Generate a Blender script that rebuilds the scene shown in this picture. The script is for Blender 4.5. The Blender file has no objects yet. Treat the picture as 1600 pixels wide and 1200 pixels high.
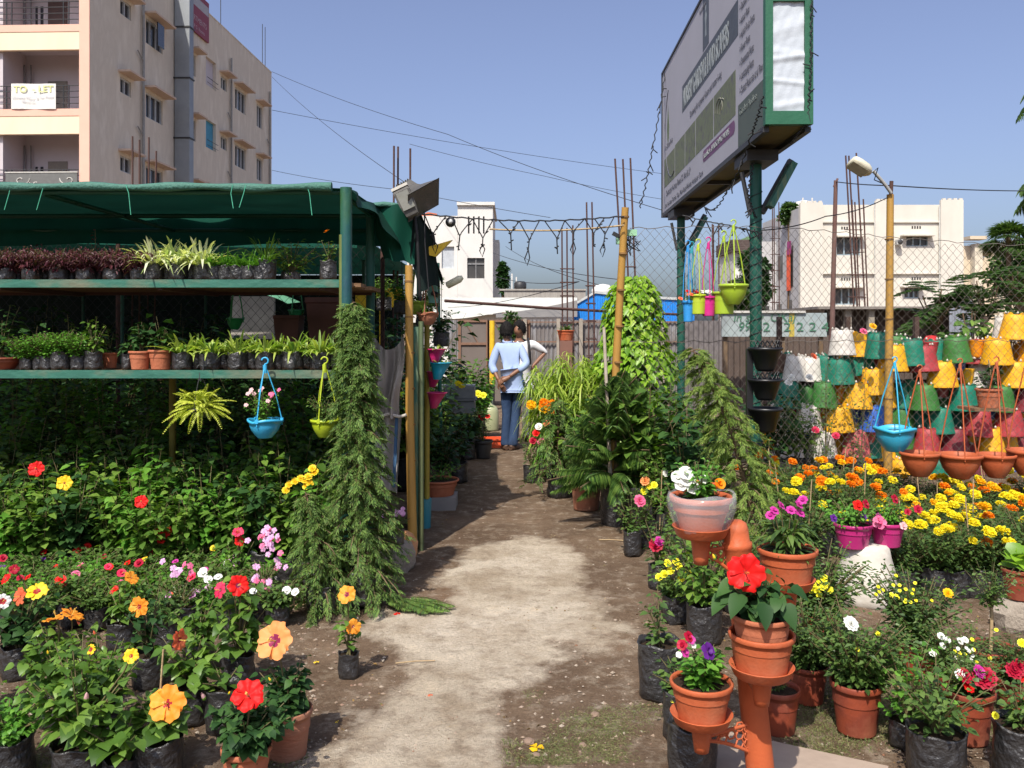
import bpy, math, random
import numpy as np
from mathutils import Vector, Matrix, Quaternion, noise

# ---------------------------------------------------------------- camera, sky, sun, exposure
R = math.radians
SC = bpy.context.scene
CAMH, FPX, HORY = 1.6, 1340.0, 515.0
cam_d = bpy.data.cameras.new("camera"); cam = bpy.data.objects.new("camera", cam_d)
SC.collection.objects.link(cam); SC.camera = cam
cam.location = (0, 0, CAMH); cam.rotation_euler = (R(90), 0, 0)
cam_d.sensor_width = 36; cam_d.lens = 36*FPX/1600; cam_d.shift_y = -85/1600
cam_d.clip_start = 0.05; cam_d.clip_end = 6000
SUN_EL, SUN_H = 52, Vector((-0.33, -0.944))
w = bpy.data.worlds.new("World"); SC.world = w; w.use_nodes = True
nt = w.node_tree; bg = nt.nodes["Background"]
sky = nt.nodes.new("ShaderNodeTexSky"); sky.sky_type = 'NISHITA'; sky.sun_disc = False
sky.sun_elevation = R(SUN_EL); sky.sun_rotation = math.atan2(SUN_H.x, SUN_H.y)
sky.air_density = 1.0; sky.dust_density = 4.5; sky.ozone_density = 6.5; sky.altitude = 300
hs = nt.nodes.new("ShaderNodeHueSaturation"); hs.inputs["Hue"].default_value = .512; hs.inputs["Saturation"].default_value = .84
nt.links.new(sky.outputs[0], hs.inputs["Color"]); nt.links.new(hs.outputs[0], bg.inputs[0]); bg.inputs[1].default_value = 0.14
sl = bpy.data.lights.new("sun", 'SUN'); sl.energy = 4.4; sl.angle = R(0.55); sl.color = (1, 0.94, 0.85)
so = bpy.data.objects.new("sun", sl); SC.collection.objects.link(so)
ce = math.cos(R(SUN_EL))
so.rotation_euler = Vector((-SUN_H.x*ce, -SUN_H.y*ce, -math.sin(R(SUN_EL)))).to_track_quat('-Z', 'Y').to_euler()
SC.view_settings.view_transform = 'Standard'; SC.view_settings.look = 'None'
SC.view_settings.gamma = 1; SC.view_settings.use_curve_mapping = False; SC.view_settings.exposure = 0.35
try:
    SC.cycles.max_bounces = 6; SC.cycles.transparent_max_bounces = 12; SC.cycles.diffuse_bounces = 3
except Exception: pass

# ---------------------------------------------------------------- pixel helpers (photo is 1600 wide)
def PX(px, Y): return (px-800)/FPX*Y
def PZ(py, Y): return CAMH-(py-HORY)/FPX*Y
def P(px, py, Y): return Vector((PX(px, Y), Y, PZ(py, Y)))
def GY(py): return CAMH*FPX/(py-HORY)
rnd = random.Random(7)

# ---------------------------------------------------------------- objects
LABELS = {}
def _setp(o, label, cat, group, kind):
    if label: o['label'] = label; LABELS.setdefault(label, []).append(o)
    if cat: o['category'] = cat
    if group: o['group'] = group
    if kind: o['kind'] = kind
def thing(name, label, cat, loc=(0, 0, 0), rz=0, group=None, s=1, kind=None):
    o = bpy.data.objects.new(name, None); SC.collection.objects.link(o)
    o.empty_display_size = .1; o.location = loc; o.rotation_euler = (0, 0, rz)
    o.scale = (s, s, s) if not hasattr(s, '__len__') else s
    _setp(o, label, cat, group, kind); return o
def part(name, me, parent=None, loc=(0, 0, 0), rot=None, s=1, label=None):
    o = bpy.data.objects.new(name, me); SC.collection.objects.link(o); o.parent = parent
    o.location = loc
    if rot is not None:
        o.rotation_mode = 'QUATERNION'; o.rotation_quaternion = rot if isinstance(rot, Quaternion) else Vector(rot).to_track_quat('Z', 'Y')
    o.scale = (s, s, s) if not hasattr(s, '__len__') else s
    if label: o['label'] = label
    return o
def solo(name, me, label, cat, loc=(0, 0, 0), group=None, kind=None, rz=0, s=1):
    o = part(name, me, None, loc, None, s); o.rotation_euler = (0, 0, rz); _setp(o, label, cat, group, kind); return o
ORD = "first second third fourth fifth sixth seventh eighth ninth tenth eleventh twelfth thirteenth fourteenth fifteenth sixteenth seventeenth eighteenth nineteenth twentieth".split()

_mc = {}
def cached(key, fn):
    if key not in _mc: _mc[key] = fn()
    return _mc[key]

# ---------------------------------------------------------------- mesh builder
class MB:
    def __init__(s): s.v = []; s.n = 0; s.f = []        # f: (faces array, mat, smooth)
    def add(s, V, F, m=0, sm=False):
        V = np.asarray(V, float).reshape(-1, 3)
        if isinstance(F, np.ndarray): s.f.append((F+s.n, m, sm))
        else:
            by = {}
            for f in F: by.setdefault(len(f), []).append(f)
            for k, ff in by.items(): s.f.append((np.array(ff)+s.n, m, sm))
        s.v.append(V); s.n += len(V)
    def box(s, c, d, m=0, M=None):
        c = np.array(c, float); h = np.array(d, float)/2
        V = np.array([(x, y, z) for x in (-1, 1) for y in (-1, 1) for z in (-1, 1)])*h
        if M is not None: V = V @ np.array(M.to_3x3() if hasattr(M, 'to_3x3') else M).T
        s.add(V+c, [(0, 1, 3, 2), (4, 6, 7, 5), (0, 4, 5, 1), (2, 3, 7, 6), (0, 2, 6, 4), (1, 5, 7, 3)], m)
    def b2(s, x0, x1, y0, y1, z0, z1, m=0): s.box(((x0+x1)/2, (y0+y1)/2, (z0+z1)/2), (abs(x1-x0), abs(y1-y0), abs(z1-z0)), m)
    def bar(s, p0, p1, wd, ht, m=0):
        p0 = Vector(p0); p1 = Vector(p1); d = p1-p0
        M = d.to_track_quat('Y', 'Z').to_matrix()
        s.box((p0+p1)/2, (wd, d.length, ht), m, M)
    def tube(s, pts, r, n=8, m=0, cap=True, sm=True):
        pts = [Vector(p) for p in pts]; k = len(pts); rr = r if hasattr(r, '__len__') else [r]*k
        V = []; up = None
        for i in range(k):
            d = (pts[min(i+1, k-1)]-pts[max(i-1, 0)])
            if d.length < 1e-9: d = Vector((0, 0, 1))
            d.normalize()
            if up is None: up = Vector((0, 0, 1)) if abs(d.z) < .9 else Vector((1, 0, 0))
            a = d.cross(up)
            if a.length < 1e-4: a = d.cross(Vector((0, 1, 0.1)))
            a.normalize(); b = a.cross(d); b.normalize(); up = b
            for j in range(n):
                t = 2*math.pi*j/n; V.append(pts[i]+(a*math.cos(t)+b*math.sin(t))*rr[i])
        F = [(i*n+j, i*n+(j+1) % n, (i+1)*n+(j+1) % n, (i+1)*n+j) for i in range(k-1) for j in range(n)]
        s.add([tuple(v) for v in V], F, m, sm)
        if cap and n > 2:
            s.add([tuple(v) for v in V[:n]], [tuple(range(n))[::-1]], m); s.add([tuple(v) for v in V[-n:]], [tuple(range(n))], m)
    def lathe(s, prof, c=(0, 0, 0), n=20, m=0, sm=True, M=None, wob=0, seed=0, sq=1.0):
        rg = random.Random(seed); V = []
        ph = [rg.uniform(0, 6.28) for _ in range(4)]
        for i, (r, z) in enumerate(prof):
            for j in range(n):
                t = 2*math.pi*j/n
                k = 1+wob*(math.sin(3*t+ph[0]+z*9)*.5+math.sin(5*t+ph[1]-z*23)*.35+math.sin(8*t+ph[2]+z*41)*.25+rg.uniform(-.4, .4)) if wob else 1
                V.append((r*k*math.cos(t), r*k*math.sin(t)*sq, z+(wob*.12*math.sin(4*t+ph[3]) if wob else 0)))
        V = np.array(V)
        if M is not None: V = V @ np.array(M.to_3x3()).T
        V = V+np.array(c)
        F = np.array([(i*n+j, i*n+(j+1) % n, (i+1)*n+(j+1) % n, (i+1)*n+j) for i in range(len(prof)-1) for j in range(n)])
        s.add(V, F, m, sm)
    def grid(s, fn, nu, nv, m=0, sm=True):
        V = [fn(i/nu, j/nv) for j in range(nv+1) for i in range(nu+1)]
        F = np.array([(j*(nu+1)+i, j*(nu+1)+i+1, (j+1)*(nu+1)+i+1, (j+1)*(nu+1)+i) for j in range(nv) for i in range(nu)])
        s.add([tuple(v) for v in V], F, m, sm)
    def poly_prism(s, pts, y0, y1, m=0):      # pts in xz, extruded along y
        n = len(pts); V = [(x, y0, z) for x, z in pts]+[(x, y1, z) for x, z in pts]
        s.add(V, [tuple(range(n)), tuple(range(2*n-1, n-1, -1))]+[(i, i+n, (i+1) % n+n, (i+1) % n) for i in range(n)], m)
    def leaves(s, Pp, D, N, L, W, t=(.45,), wd=(1.,), fold=.15, droop=0., m=0):
        """batch of leaves; each its own island"""
        Pp = np.asarray(Pp, float).reshape(-1, 3); n = len(Pp)
        if n == 0: return
        D = np.asarray(D, float).reshape(-1, 3); N = np.asarray(N, float).reshape(-1, 3)
        D = D/np.maximum(np.linalg.norm(D, axis=1), 1e-9)[:, None]
        S = np.cross(D, N); bad = np.linalg.norm(S, axis=1) < 1e-3; S[bad] = np.cross(D[bad], np.array([.3, .7, .6]))
        S /= np.linalg.norm(S, axis=1)[:, None]; N = np.cross(S, D)
        L = np.broadcast_to(np.asarray(L, float), (n,))[:, None]; W = np.broadcast_to(np.asarray(W, float), (n,))[:, None]
        dr = np.broadcast_to(np.asarray(droop, float), (n,))[:, None]
        Z = np.array([0, 0, 1.])
        def mid(tt): return Pp+D*L*(tt*(1-.25*dr*tt))-Z*dr*L*tt*tt
        if len(t) == 0:
            tt = .5; c = mid(tt)
            V = np.stack([Pp, c+S*W/2+N*fold*W, mid(1.), c-S*W/2+N*fold*W], 1)
            b = np.arange(n)[:, None]*4
            s.add(V.reshape(-1, 3), np.concatenate([b+np.array([0, 1, 2]), b+np.array([0, 2, 3])]), m, False); return
        cols = [Pp]
        for tt, ww in zip(t, wd):
            c = mid(tt); cols += [c-S*W/2*ww+N*fold*W*ww, c, c+S*W/2*ww+N*fold*W*ww]
        cols.append(mid(1.)); K = len(t); q = 3*K+2
        V = np.stack(cols, 1).reshape(-1, 3); b = np.arange(n)[:, None]*q
        tri = [(0, 2, 1), (0, 3, 2), (q-1, 3*K-2, 3*K-1), (q-1, 3*K-1, 3*K)]
        qd = []
        for k in range(K-1):
            a = 1+3*k; qd += [(a, a+1, a+4, a+3), (a+1, a+2, a+5, a+4)]
        off = s.n; s.v.append(V); s.n += len(V)
        s.f.append((np.concatenate([b+np.array(x) for x in tri])+off, m, True))
        if qd: s.f.append((np.concatenate([b+np.array(x) for x in qd])+off, m, True))
    def mesh(s, name, mats):
        me = bpy.data.meshes.new(name)
        if s.n == 0: return me
        V = np.concatenate(s.v); me.vertices.add(len(V)); me.vertices.foreach_set("co", V.ravel())
        li = []; st = []; mi = []; sm = []; c = 0
        for F, m, q in s.f:
            k = F.shape[1]; li.append(F.ravel()); st.append(c+np.arange(len(F))*k); c += F.size
            mi.append(np.full(len(F), m)); sm.append(np.full(len(F), q))
        li = np.concatenate(li); st = np.concatenate(st)
        me.loops.add(len(li)); me.loops.foreach_set("vertex_index", li.astype(np.int32))
        me.polygons.add(len(st)); me.polygons.foreach_set("loop_start", st.astype(np.int32))
        me.polygons.foreach_set("material_index", np.concatenate(mi).astype(np.int32))
        me.polygons.foreach_set("use_smooth", np.concatenate(sm).astype(bool))
        me.update(calc_edges=True)
        for x in (mats if isinstance(mats, (list, tuple)) else [mats]): me.materials.append(x)
        return me

# ---------------------------------------------------------------- materials
def newmat(name):
    m = bpy.data.materials.new(name); m.use_nodes = True; t = m.node_tree
    return m, t, t.nodes["Principled BSDF"]
def ramp(t, stops):
    r = t.nodes.new("ShaderNodeValToRGB"); e = r.color_ramp.elements
    while len(e) < len(stops): e.new(.5)
    for x, (p, c) in zip(e, stops): x.position = p; x.color = (*c, 1)
    return r
def mat(name, col, rough=.6, col2=None, scale=6., amt=.5, bump=0., bscale=40., spec=.5, metal=0., detail=6., stretch=None, col3=None, wave=None, clear=0.):
    """noise-mottled surface; col2/col3 = dirt, fade or wear colours of the thing itself"""
    m, t, b = newmat(name); L = t.links.new
    b.inputs["Roughness"].default_value = rough; b.inputs["Specular IOR Level"].default_value = spec; b.inputs["Metallic"].default_value = metal
    if clear: b.inputs["Coat Weight"].default_value = clear
    tc = t.nodes.new("ShaderNodeTexCoord"); mp = t.nodes.new("ShaderNodeMapping"); L(tc.outputs["Object"], mp.inputs[0])
    if stretch: mp.inputs["Scale"].default_value = stretch
    nz = t.nodes.new("ShaderNodeTexNoise"); nz.inputs["Scale"].default_value = scale; nz.inputs["Detail"].default_value = detail; nz.inputs["Roughness"].default_value = .62
    L(mp.outputs[0], nz.inputs["Vector"])
    c2 = col2 or tuple(c*.72 for c in col)
    st = [(.5-amt*.3, col), (.5+amt*.3, c2)] if not col3 else [(.32, col), (.5, c2), (.68, col3)]
    r = ramp(t, st); L(nz.outputs[0], r.inputs[0]); L(r.outputs[0], b.inputs["Base Color"])
    if bump:
        n2 = t.nodes.new("ShaderNodeTexNoise"); n2.inputs["Scale"].default_value = bscale; n2.inputs["Detail"].default_value = 5
        L(mp.outputs[0], n2.inputs["Vector"]); bp = t.nodes.new("ShaderNodeBump"); bp.inputs["Strength"].default_value = bump; bp.inputs["Distance"].default_value = .02
        L(n2.outputs[0], bp.inputs["Height"]); L(bp.outputs[0], b.inputs["Normal"])
    if wave:                                        # corrugation / weave: (axis, scale, strength)
        wv = t.nodes.new("ShaderNodeTexWave"); wv.bands_direction = wave[0]; wv.inputs["Scale"].default_value = wave[1]; wv.inputs["Distortion"].default_value = wave[3] if len(wave) > 3 else 0
        L(tc.outputs["Object"], wv.inputs["Vector"]); bp = t.nodes.new("ShaderNodeBump"); bp.inputs["Strength"].default_value = wave[2]; bp.inputs["Distance"].default_value = .03
        L(wv.outputs[0], bp.inputs["Height"]); L(bp.outputs[0], b.inputs["Normal"])
    return m
def leafmat(name, cols, rough=.42, trans=.3, spec=.4):
    """each leaf (island) picks its own tint; thin leaf lets light through"""
    m, t, b = newmat(name); L = t.links.new
    g = t.nodes.new("ShaderNodeNewGeometry")
    r = ramp(t, [(i/(len(cols)-1), c) for i, c in enumerate(cols)]); L(g.outputs["Random Per Island"], r.inputs[0])
    L(r.outputs[0], b.inputs["Base Color"]); b.inputs["Roughness"].default_value = rough; b.inputs["Specular IOR Level"].default_value = spec
    tr = t.nodes.new("ShaderNodeBsdfTranslucent"); mx = t.nodes.new("ShaderNodeMixRGB"); mx.blend_type = 'MULTIPLY'; mx.inputs[0].default_value = 1
    mx.inputs[2].default_value = (1.5, 1.6, .6, 1); L(r.outputs[0], mx.inputs[1]); L(mx.outputs[0], tr.inputs[0])
    ms = t.nodes.new("ShaderNodeMixShader"); ms.inputs[0].default_value = trans
    L(b.outputs[0], ms.inputs[1]); L(tr.outputs[0], ms.inputs[2]); L(ms.outputs[0], t.nodes["Material Output"].inputs[0])
    return m
def petal(name, cols, trans=.3): 
    m = leafmat(name, cols, .5, trans, .2)
    for n in m.node_tree.nodes:
        if n.type == 'MIX_RGB': n.inputs[2].default_value = (1.05, 1.0, .95, 1)
    return m
def net_mat(name, col, see=.12, trans=.25):
    m, t, b = newmat(name); L = t.links.new
    tc = t.nodes.new("ShaderNodeTexCoord"); nz = t.nodes.new("ShaderNodeTexNoise"); nz.inputs["Scale"].default_value = 3; nz.inputs["Detail"].default_value = 8
    L(tc.outputs["Object"], nz.inputs["Vector"]); r = ramp(t, [(.3, tuple(c*.75 for c in col)), (.7, tuple(min(1, c*1.2) for c in col))]); L(nz.outputs[0], r.inputs[0])
    L(r.outputs[0], b.inputs["Base Color"]); b.inputs["Roughness"].default_value = .7; b.inputs["Specular IOR Level"].default_value = .2
    tr = t.nodes.new("ShaderNodeBsdfTranslucent"); L(r.outputs[0], tr.inputs[0]); tp = t.nodes.new("ShaderNodeBsdfTransparent")
    a = t.nodes.new("ShaderNodeMixShader"); a.inputs[0].default_value = trans; c = t.nodes.new("ShaderNodeMixShader"); c.inputs[0].default_value = see
    L(b.outputs[0], a.inputs[1]); L(tr.outputs[0], a.inputs[2]); L(a.outputs[0], c.inputs[1]); L(tp.outputs[0], c.inputs[2]); L(c.outputs[0], t.nodes["Material Output"].inputs[0])
    return m
_pl = {}
def plastic(col, rough=.38, dusty=True):
    k = (tuple(col), rough)
    if k not in _pl: _pl[k] = mat("plastic", col, rough, tuple(min(1, c*.86+.03) for c in col), 9, .7, .08, 60)
    return _pl[k]
def paint(col, rough=.55): 
    k = ('p', tuple(col), rough)
    if k not in _pl: _pl[k] = mat("paint", col, rough, tuple(c*.7 for c in col), 8, .8, .15, 30)
    return _pl[k]

M = {}
M['bag'] = mat("black_polythene", (.018, .018, .021), .33, (.045, .042, .04), 14, .9, .9, 34, .6)
M['soil'] = mat("potting_soil", (.045, .03, .02), .95, (.09, .06, .04), 30, 1, .8, 60, .1)
M['terra'] = mat("terracotta_plastic", (.48, .115, .042), .5, (.40, .095, .038), 4, .8, .12, 60, .2, detail=9, col3=(.44, .15, .075))
M['clay'] = mat("red_clay_pot", (.36, .10, .045), .75, (.46, .17, .09), 7, .9, .25, 40, .25)
M['clayw'] = mat("weathered_clay_pot", (.38, .13, .07), .8, (.30, .17, .11), 5, 1, .3, 40, .2, stretch=(1, 1, 3))
M['brown_plastic'] = mat("brown_red_plastic", (.30, .058, .022), .55, (.20, .045, .025), 5, .9, .15, 40, .3, detail=9, col3=(.28, .09, .05))
M['bamboo'] = mat("bamboo", (.46, .27, .06), .5, (.34, .18, .04), 3, .9, .15, 30, .4, stretch=(1, 1, .3))
M['stick'] = mat("cane_stick", (.46, .34, .18), .7, (.3, .2, .1), 10, .9, .2, 40)
M['bark'] = mat("bark", (.12, .075, .04), .9, (.2, .14, .09), 12, .9, .6, 30, .2, stretch=(1, 1, .3))
M['stem'] = mat("green_stem", (.09, .11, .03), .7, (.16, .1, .05), 14, .9)
M['green_paint'] = mat("weathered_green_paint", (.008, .065, .042), .5, (.013, .10, .07), 4, .9, .2, 30, .4, stretch=(1, 1, .4))
M['green_worn'] = mat("worn_green_sheet", (.02, .10, .07), .6, (.045, .14, .10), 6, .9, .4, 30, .4, stretch=(3, 3, .5), col3=(.18, .20, .10))
M['edge_paint'] = mat("teal_edge_paint", (.024, .10, .075), .6, (.035, .14, .10), 5, .9, .3, 30, .3, stretch=(.5, 1, 1), col3=(.14, .15, .10))
M['plank'] = mat("old_plank", (.16, .09, .05), .9, (.26, .16, .09), 7, .9, .5, 30, .2, stretch=(.2, 2, 2))
M['net'] = net_mat("green_shade_net", (.008, .052, .036), .0, .16)
M['net2'] = net_mat("green_shade_net_bright", (.006, .082, .052), .0, .25)
M['netdark'] = net_mat("dark_shade_net", (.010, .02, .018), .0, .08)
M['net_edge'] = mat("rolled_net_edge", (.035, .12, .088), .7, (.05, .16, .12), 20, .9, .5, 60)
M['rust'] = mat("rusty_rebar", (.055, .026, .022), .85, (.10, .045, .032), 8, .9)
M['darkmetal'] = mat("dark_metal", (.03, .03, .032), .5)
M['wire'] = mat("fence_wire", (.10, .075, .055), .55, (.17, .15, .13), 2, .9)
M['cable'] = mat("black_cable", (.015, .015, .017), .6)
# leaf materials
M['hib'] = leafmat("hibiscus_leaf", [(.042, .092, .016), (.075, .155, .024), (.12, .22, .035), (.19, .30, .05)], .36)
M['hibd'] = leafmat("dark_glossy_leaf", [(.014, .045, .012), (.026, .07, .017), (.048, .11, .024)], .55, .15, .22)
M['rose'] = leafmat("rose_leaf", [(.046, .095, .024), (.085, .155, .034), (.14, .22, .05)], .45)
M['fresh'] = leafmat("fresh_green_leaf", [(.06, .17, .02), (.10, .26, .03), (.16, .34, .045)], .45)
M['yg'] = leafmat("yellow_green_leaf", [(.16, .26, .03), (.27, .38, .05), (.40, .48, .09)], .45, .35)
M['varieg'] = leafmat("striped_spider_leaf", [(.50, .55, .24), (.70, .72, .45), (.26, .38, .10), (.80, .80, .58)], .45, .3)
M['spider'] = leafmat("spider_leaf", [(.22, .36, .05), (.42, .50, .10), (.10, .22, .03), (.52, .56, .18)], .45, .35)
M['conif'] = leafmat("cypress_spray", [(.07, .14, .034), (.115, .20, .045), (.17, .265, .06), (.05, .095, .03), (.14, .16, .045)], .6, .28, .2)
M['conif2'] = leafmat("light_cypress_spray", [(.10, .17, .035), (.17, .25, .05), (.25, .33, .07), (.08, .13, .03)], .6, .3, .2)
M['arau'] = leafmat("araucaria_needle", [(.022, .06, .015), (.05, .11, .022), (.10, .19, .035), (.16, .25, .05)], .5, .2, .3)
M['purple'] = leafmat("purple_leaf", [(.05, .014, .024), (.095, .025, .04), (.16, .05, .065), (.08, .045, .03)], .5)
M['fern'] = leafmat("golden_fern_leaf", [(.44, .50, .06), (.58, .60, .10), (.30, .38, .04)], .5, .35)
M['creep'] = leafmat("lime_heart_leaf", [(.17, .33, .02), (.28, .46, .035), (.11, .25, .02), (.38, .52, .06)], .4, .35)
M['mari'] = leafmat("marigold_leaf", [(.042, .09, .022), (.07, .13, .03), (.11, .18, .04)], .55)
M['tree'] = leafmat("tree_leaf", [(.025, .065, .015), (.045, .10, .02), (.08, .15, .03)], .5)
M['shade'] = leafmat("shaded_leaf", [(.012, .04, .01), (.022, .065, .014), (.035, .09, .018)], .5, .2)  # darker leaf tones: shade of the background plants is put into the colour
M['palm'] = leafmat("palm_leaf", [(.03, .07, .02), (.06, .12, .03), (.10, .16, .05)], .5)
M['grass'] = leafmat("grass_blade", [(.10, .15, .035), (.18, .20, .07), (.28, .25, .12), (.07, .12, .03)], .7, .25)
M['straw'] = leafmat("dry_straw", [(.30, .22, .11), (.42, .33, .18), (.2, .14, .08)], .8, .1)
# petals
PET = {
 'red': petal("red_petal", [(.70, .012, .012), (.82, .02, .015)]),
 'crimson': petal("crimson_petal", [(.38, .008, .03), (.5, .012, .05)]),
 'orange': petal("orange_petal", [(.85, .30, .03), (.92, .40, .05)]),
 'peach': petal("peach_petal", [(.85, .30, .09), (.90, .38, .13)]),
 'salmon': petal("salmon_petal", [(.78, .14, .06), (.85, .22, .10)]),
 'yellow': petal("yellow_petal", [(.90, .60, .02), (.93, .68, .05)]),
 'lemon': petal("lemon_petal", [(.85, .78, .02), (.92, .86, .06)]),
 'mariy': petal("marigold_yellow_petal", [(.86, .74, .015), (.93, .84, .04), (.82, .62, .01)]),
 'mario': petal("marigold_orange_petal", [(.86, .25, .008), (.92, .34, .01), (.8, .17, .005)]),
 'marig': petal("marigold_gold_petal", [(.88, .48, .01), (.93, .58, .015)]),
 'pink': petal("pink_petal", [(.78, .10, .25), (.85, .22, .38)]),
 'rosep': petal("rose_pink_petal", [(.80, .06, .14), (.72, .03, .10)]),
 'lilac': petal("lilac_petal", [(.70, .32, .60), (.80, .48, .70)]),
 'pale': petal("pale_pink_petal", [(.78, .42, .42), (.82, .55, .55)]),
 'magenta': petal("magenta_petal", [(.50, .03, .26), (.62, .06, .36)]),
 'violet': petal("violet_petal", [(.10, .02, .22), (.16, .03, .30)]),
 'white': petal("white_petal", [(.82, .82, .76), (.88, .88, .84)]),
}
M['eye'] = petal("flower_eye", [(.45, .03, .04), (.50, .05, .05)])
M['eyed'] = petal("flower_eye_dark", [(.26, .02, .08), (.32, .04, .10)])
M['stamen'] = petal("stamen_yellow", [(.85, .6, .1), (.9, .7, .2)])
M['stamenr'] = petal("stamen_red", [(.7, .08, .04), (.8, .25, .06)])
# ---------------------------------------------------------------- flowers (facing +Z, unit radius 1 unless scaled)
def hib_flower(colkey, eye='eye', seed=0, open_=1.0, eye_r=.38):
    def f():
        rg = random.Random(seed); mb = MB()
        for k in range(5):
            a0 = k*2*math.pi/5+rg.uniform(-.1, .1); lift = rg.uniform(-.05, .08)
            ph = rg.uniform(0, 6)
            def pt(u, v, a0=a0, lift=lift, ph=ph):
                r = .06+.94*v; wd = .74+.30*math.sin(min(1, v*1.05)*math.pi*.62)
                x = (u-.5)*2; ang = a0+x*wd*.78
                ruf = .07*math.sin(x*7+ph)*v**2+.05*math.sin(x*15+ph*2)*v**3+.02*math.sin(v*14+ph)*v
                edge = -.25*(x*x)*v**2-.05*math.cos(x*9+ph)*v**5-.02*math.sin(x*23)*v**6
                z = .34*math.sin(min(1, v)*1.25)*open_-.20*v*v*open_+ruf+lift*v+.13*x*v*(1.2-v*.4)
                rr = r*(1+edge)
                return (rr*math.cos(ang), rr*math.sin(ang), z)
            nu, nv = 12, 10
            V = [pt(i/nu, j/nv) for j in range(nv+1) for i in range(nu+1)]
            F0 = []; F1 = []
            for j in range(nv):
                for i in range(nu):
                    q = (j*(nu+1)+i, j*(nu+1)+i+1, (j+1)*(nu+1)+i+1, (j+1)*(nu+1)+i)
                    jj = j+abs((i+.5)/nu-.5)*2*nv*.12
                    (F1 if jj/nv < eye_r else F0).append(q)
            n0 = len(V); mb.add(V, np.array(F0+F1), 0, True)
            mb.f.pop(); mb.f.append((np.array(F0)+mb.n-n0, 0, True)); mb.f.append((np.array(F1)+mb.n-n0, 1, True))
        return mb.mesh("hibiscus_flower", [PET[colkey], M[eye]])
    return cached(('hib', colkey, eye, seed % 3, open_, eye_r), f)
def stamen(key='stamen'):
    def f():
        mb = MB(); mb.tube([(0, 0, .02), (.02, .01, .35), (.07, .02, .72)], [.035, .028, .022], 6)
        rg = random.Random(3)
        for k in range(26):
            z = rg.uniform(.35, .74); a = rg.uniform(0, 6.28); c = (.02+.06*(z-.35)/.4+.06*math.cos(a), .06*math.sin(a), z+.02)
            mb.box(c, (.028, .028, .028))
        return mb.mesh("stamen", M[key])
    return cached(('stm', key), f)
def rosette(colkey, n=5, layers=1, wd=.9, L=1., cup=.25, center=None, seed=0, fill=.0):
    """simple flower of n broad petals in layers"""
    def f():
        rg = random.Random(seed); mb = MB()
        for l in range(layers):
            k = n; Ls = L*(1-l*.75/max(1, layers)); el = cup+l*(1.2/max(1, layers))
            a = np.array([2*math.pi*i/k+l*.6+rg.uniform(-.12, .12) for i in range(k)]); e = np.array([el+rg.uniform(-.1, .1) for _ in range(k)])
            D = np.stack([np.cos(a)*np.cos(e), np.sin(a)*np.cos(e), np.sin(e)], 1); N = np.stack([-np.cos(a)*np.sin(e), -np.sin(a)*np.sin(e), np.cos(e)], 1)
            mb.leaves(D*.04+np.array([0, 0, l*.03]), D, N, Ls, Ls*wd, (.4, .8), (.75, 1.), .12, .15, 0)
        if center: mb.lathe([(0, .1), (.14, .1), (.18, .03), (.1, -.03)], n=7, m=1)
        return mb.mesh("small_flower", [PET[colkey], M[center] if center else M['stem']])
    return cached(('ros', colkey, n, layers, wd, cup, center), f)
def pompom(colkey, n=70, flat=.55):
    def f():
        rg = random.Random(5); mb = MB(); Pp = []; D = []; N = []
        for i in range(n):
            z = 1-1.5*(i+.5)/n; a = i*2.399963; r = math.sqrt(max(0, 1-z*z)); d = np.array([r*math.cos(a), r*math.sin(a), z*.8+.1])
            d = d+np.array([rg.uniform(-.2, .2) for _ in range(3)]); Pp.append(d*[.45, .45, .32]*[1, 1, 1]); D.append(d*[1, 1, .6]+[0, 0, .15]); N.append([rg.uniform(-1, 1), rg.uniform(-1, 1), 1])
        mb.leaves(Pp, D, N, .62, .5, (.6,), (1.,), .2, .1, 0)
        mb.lathe([(0, .35), (.4, .25), (.55, 0), (.3, -.22), (.08, -.5), (0, -.55)], n=8, m=0)
        return mb.mesh("pompom_flower", [PET[colkey], M['stem']])
    return cached(('pom', colkey, n), f)
def bud(colkey):
    def f():
        mb = MB(); mb.lathe([(0, -.5), (.22, -.4), (.28, -.05), (.2, .4), (.05, .75), (0, .8)], n=8, m=0, wob=.1); mb.lathe([(0, -.55), (.26, -.45), (.31, -.2), (.29, 0)], n=8, m=1)
        return mb.mesh("bud", [PET[colkey], M['fresh']])
    return cached(('bud', colkey), f)

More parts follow.
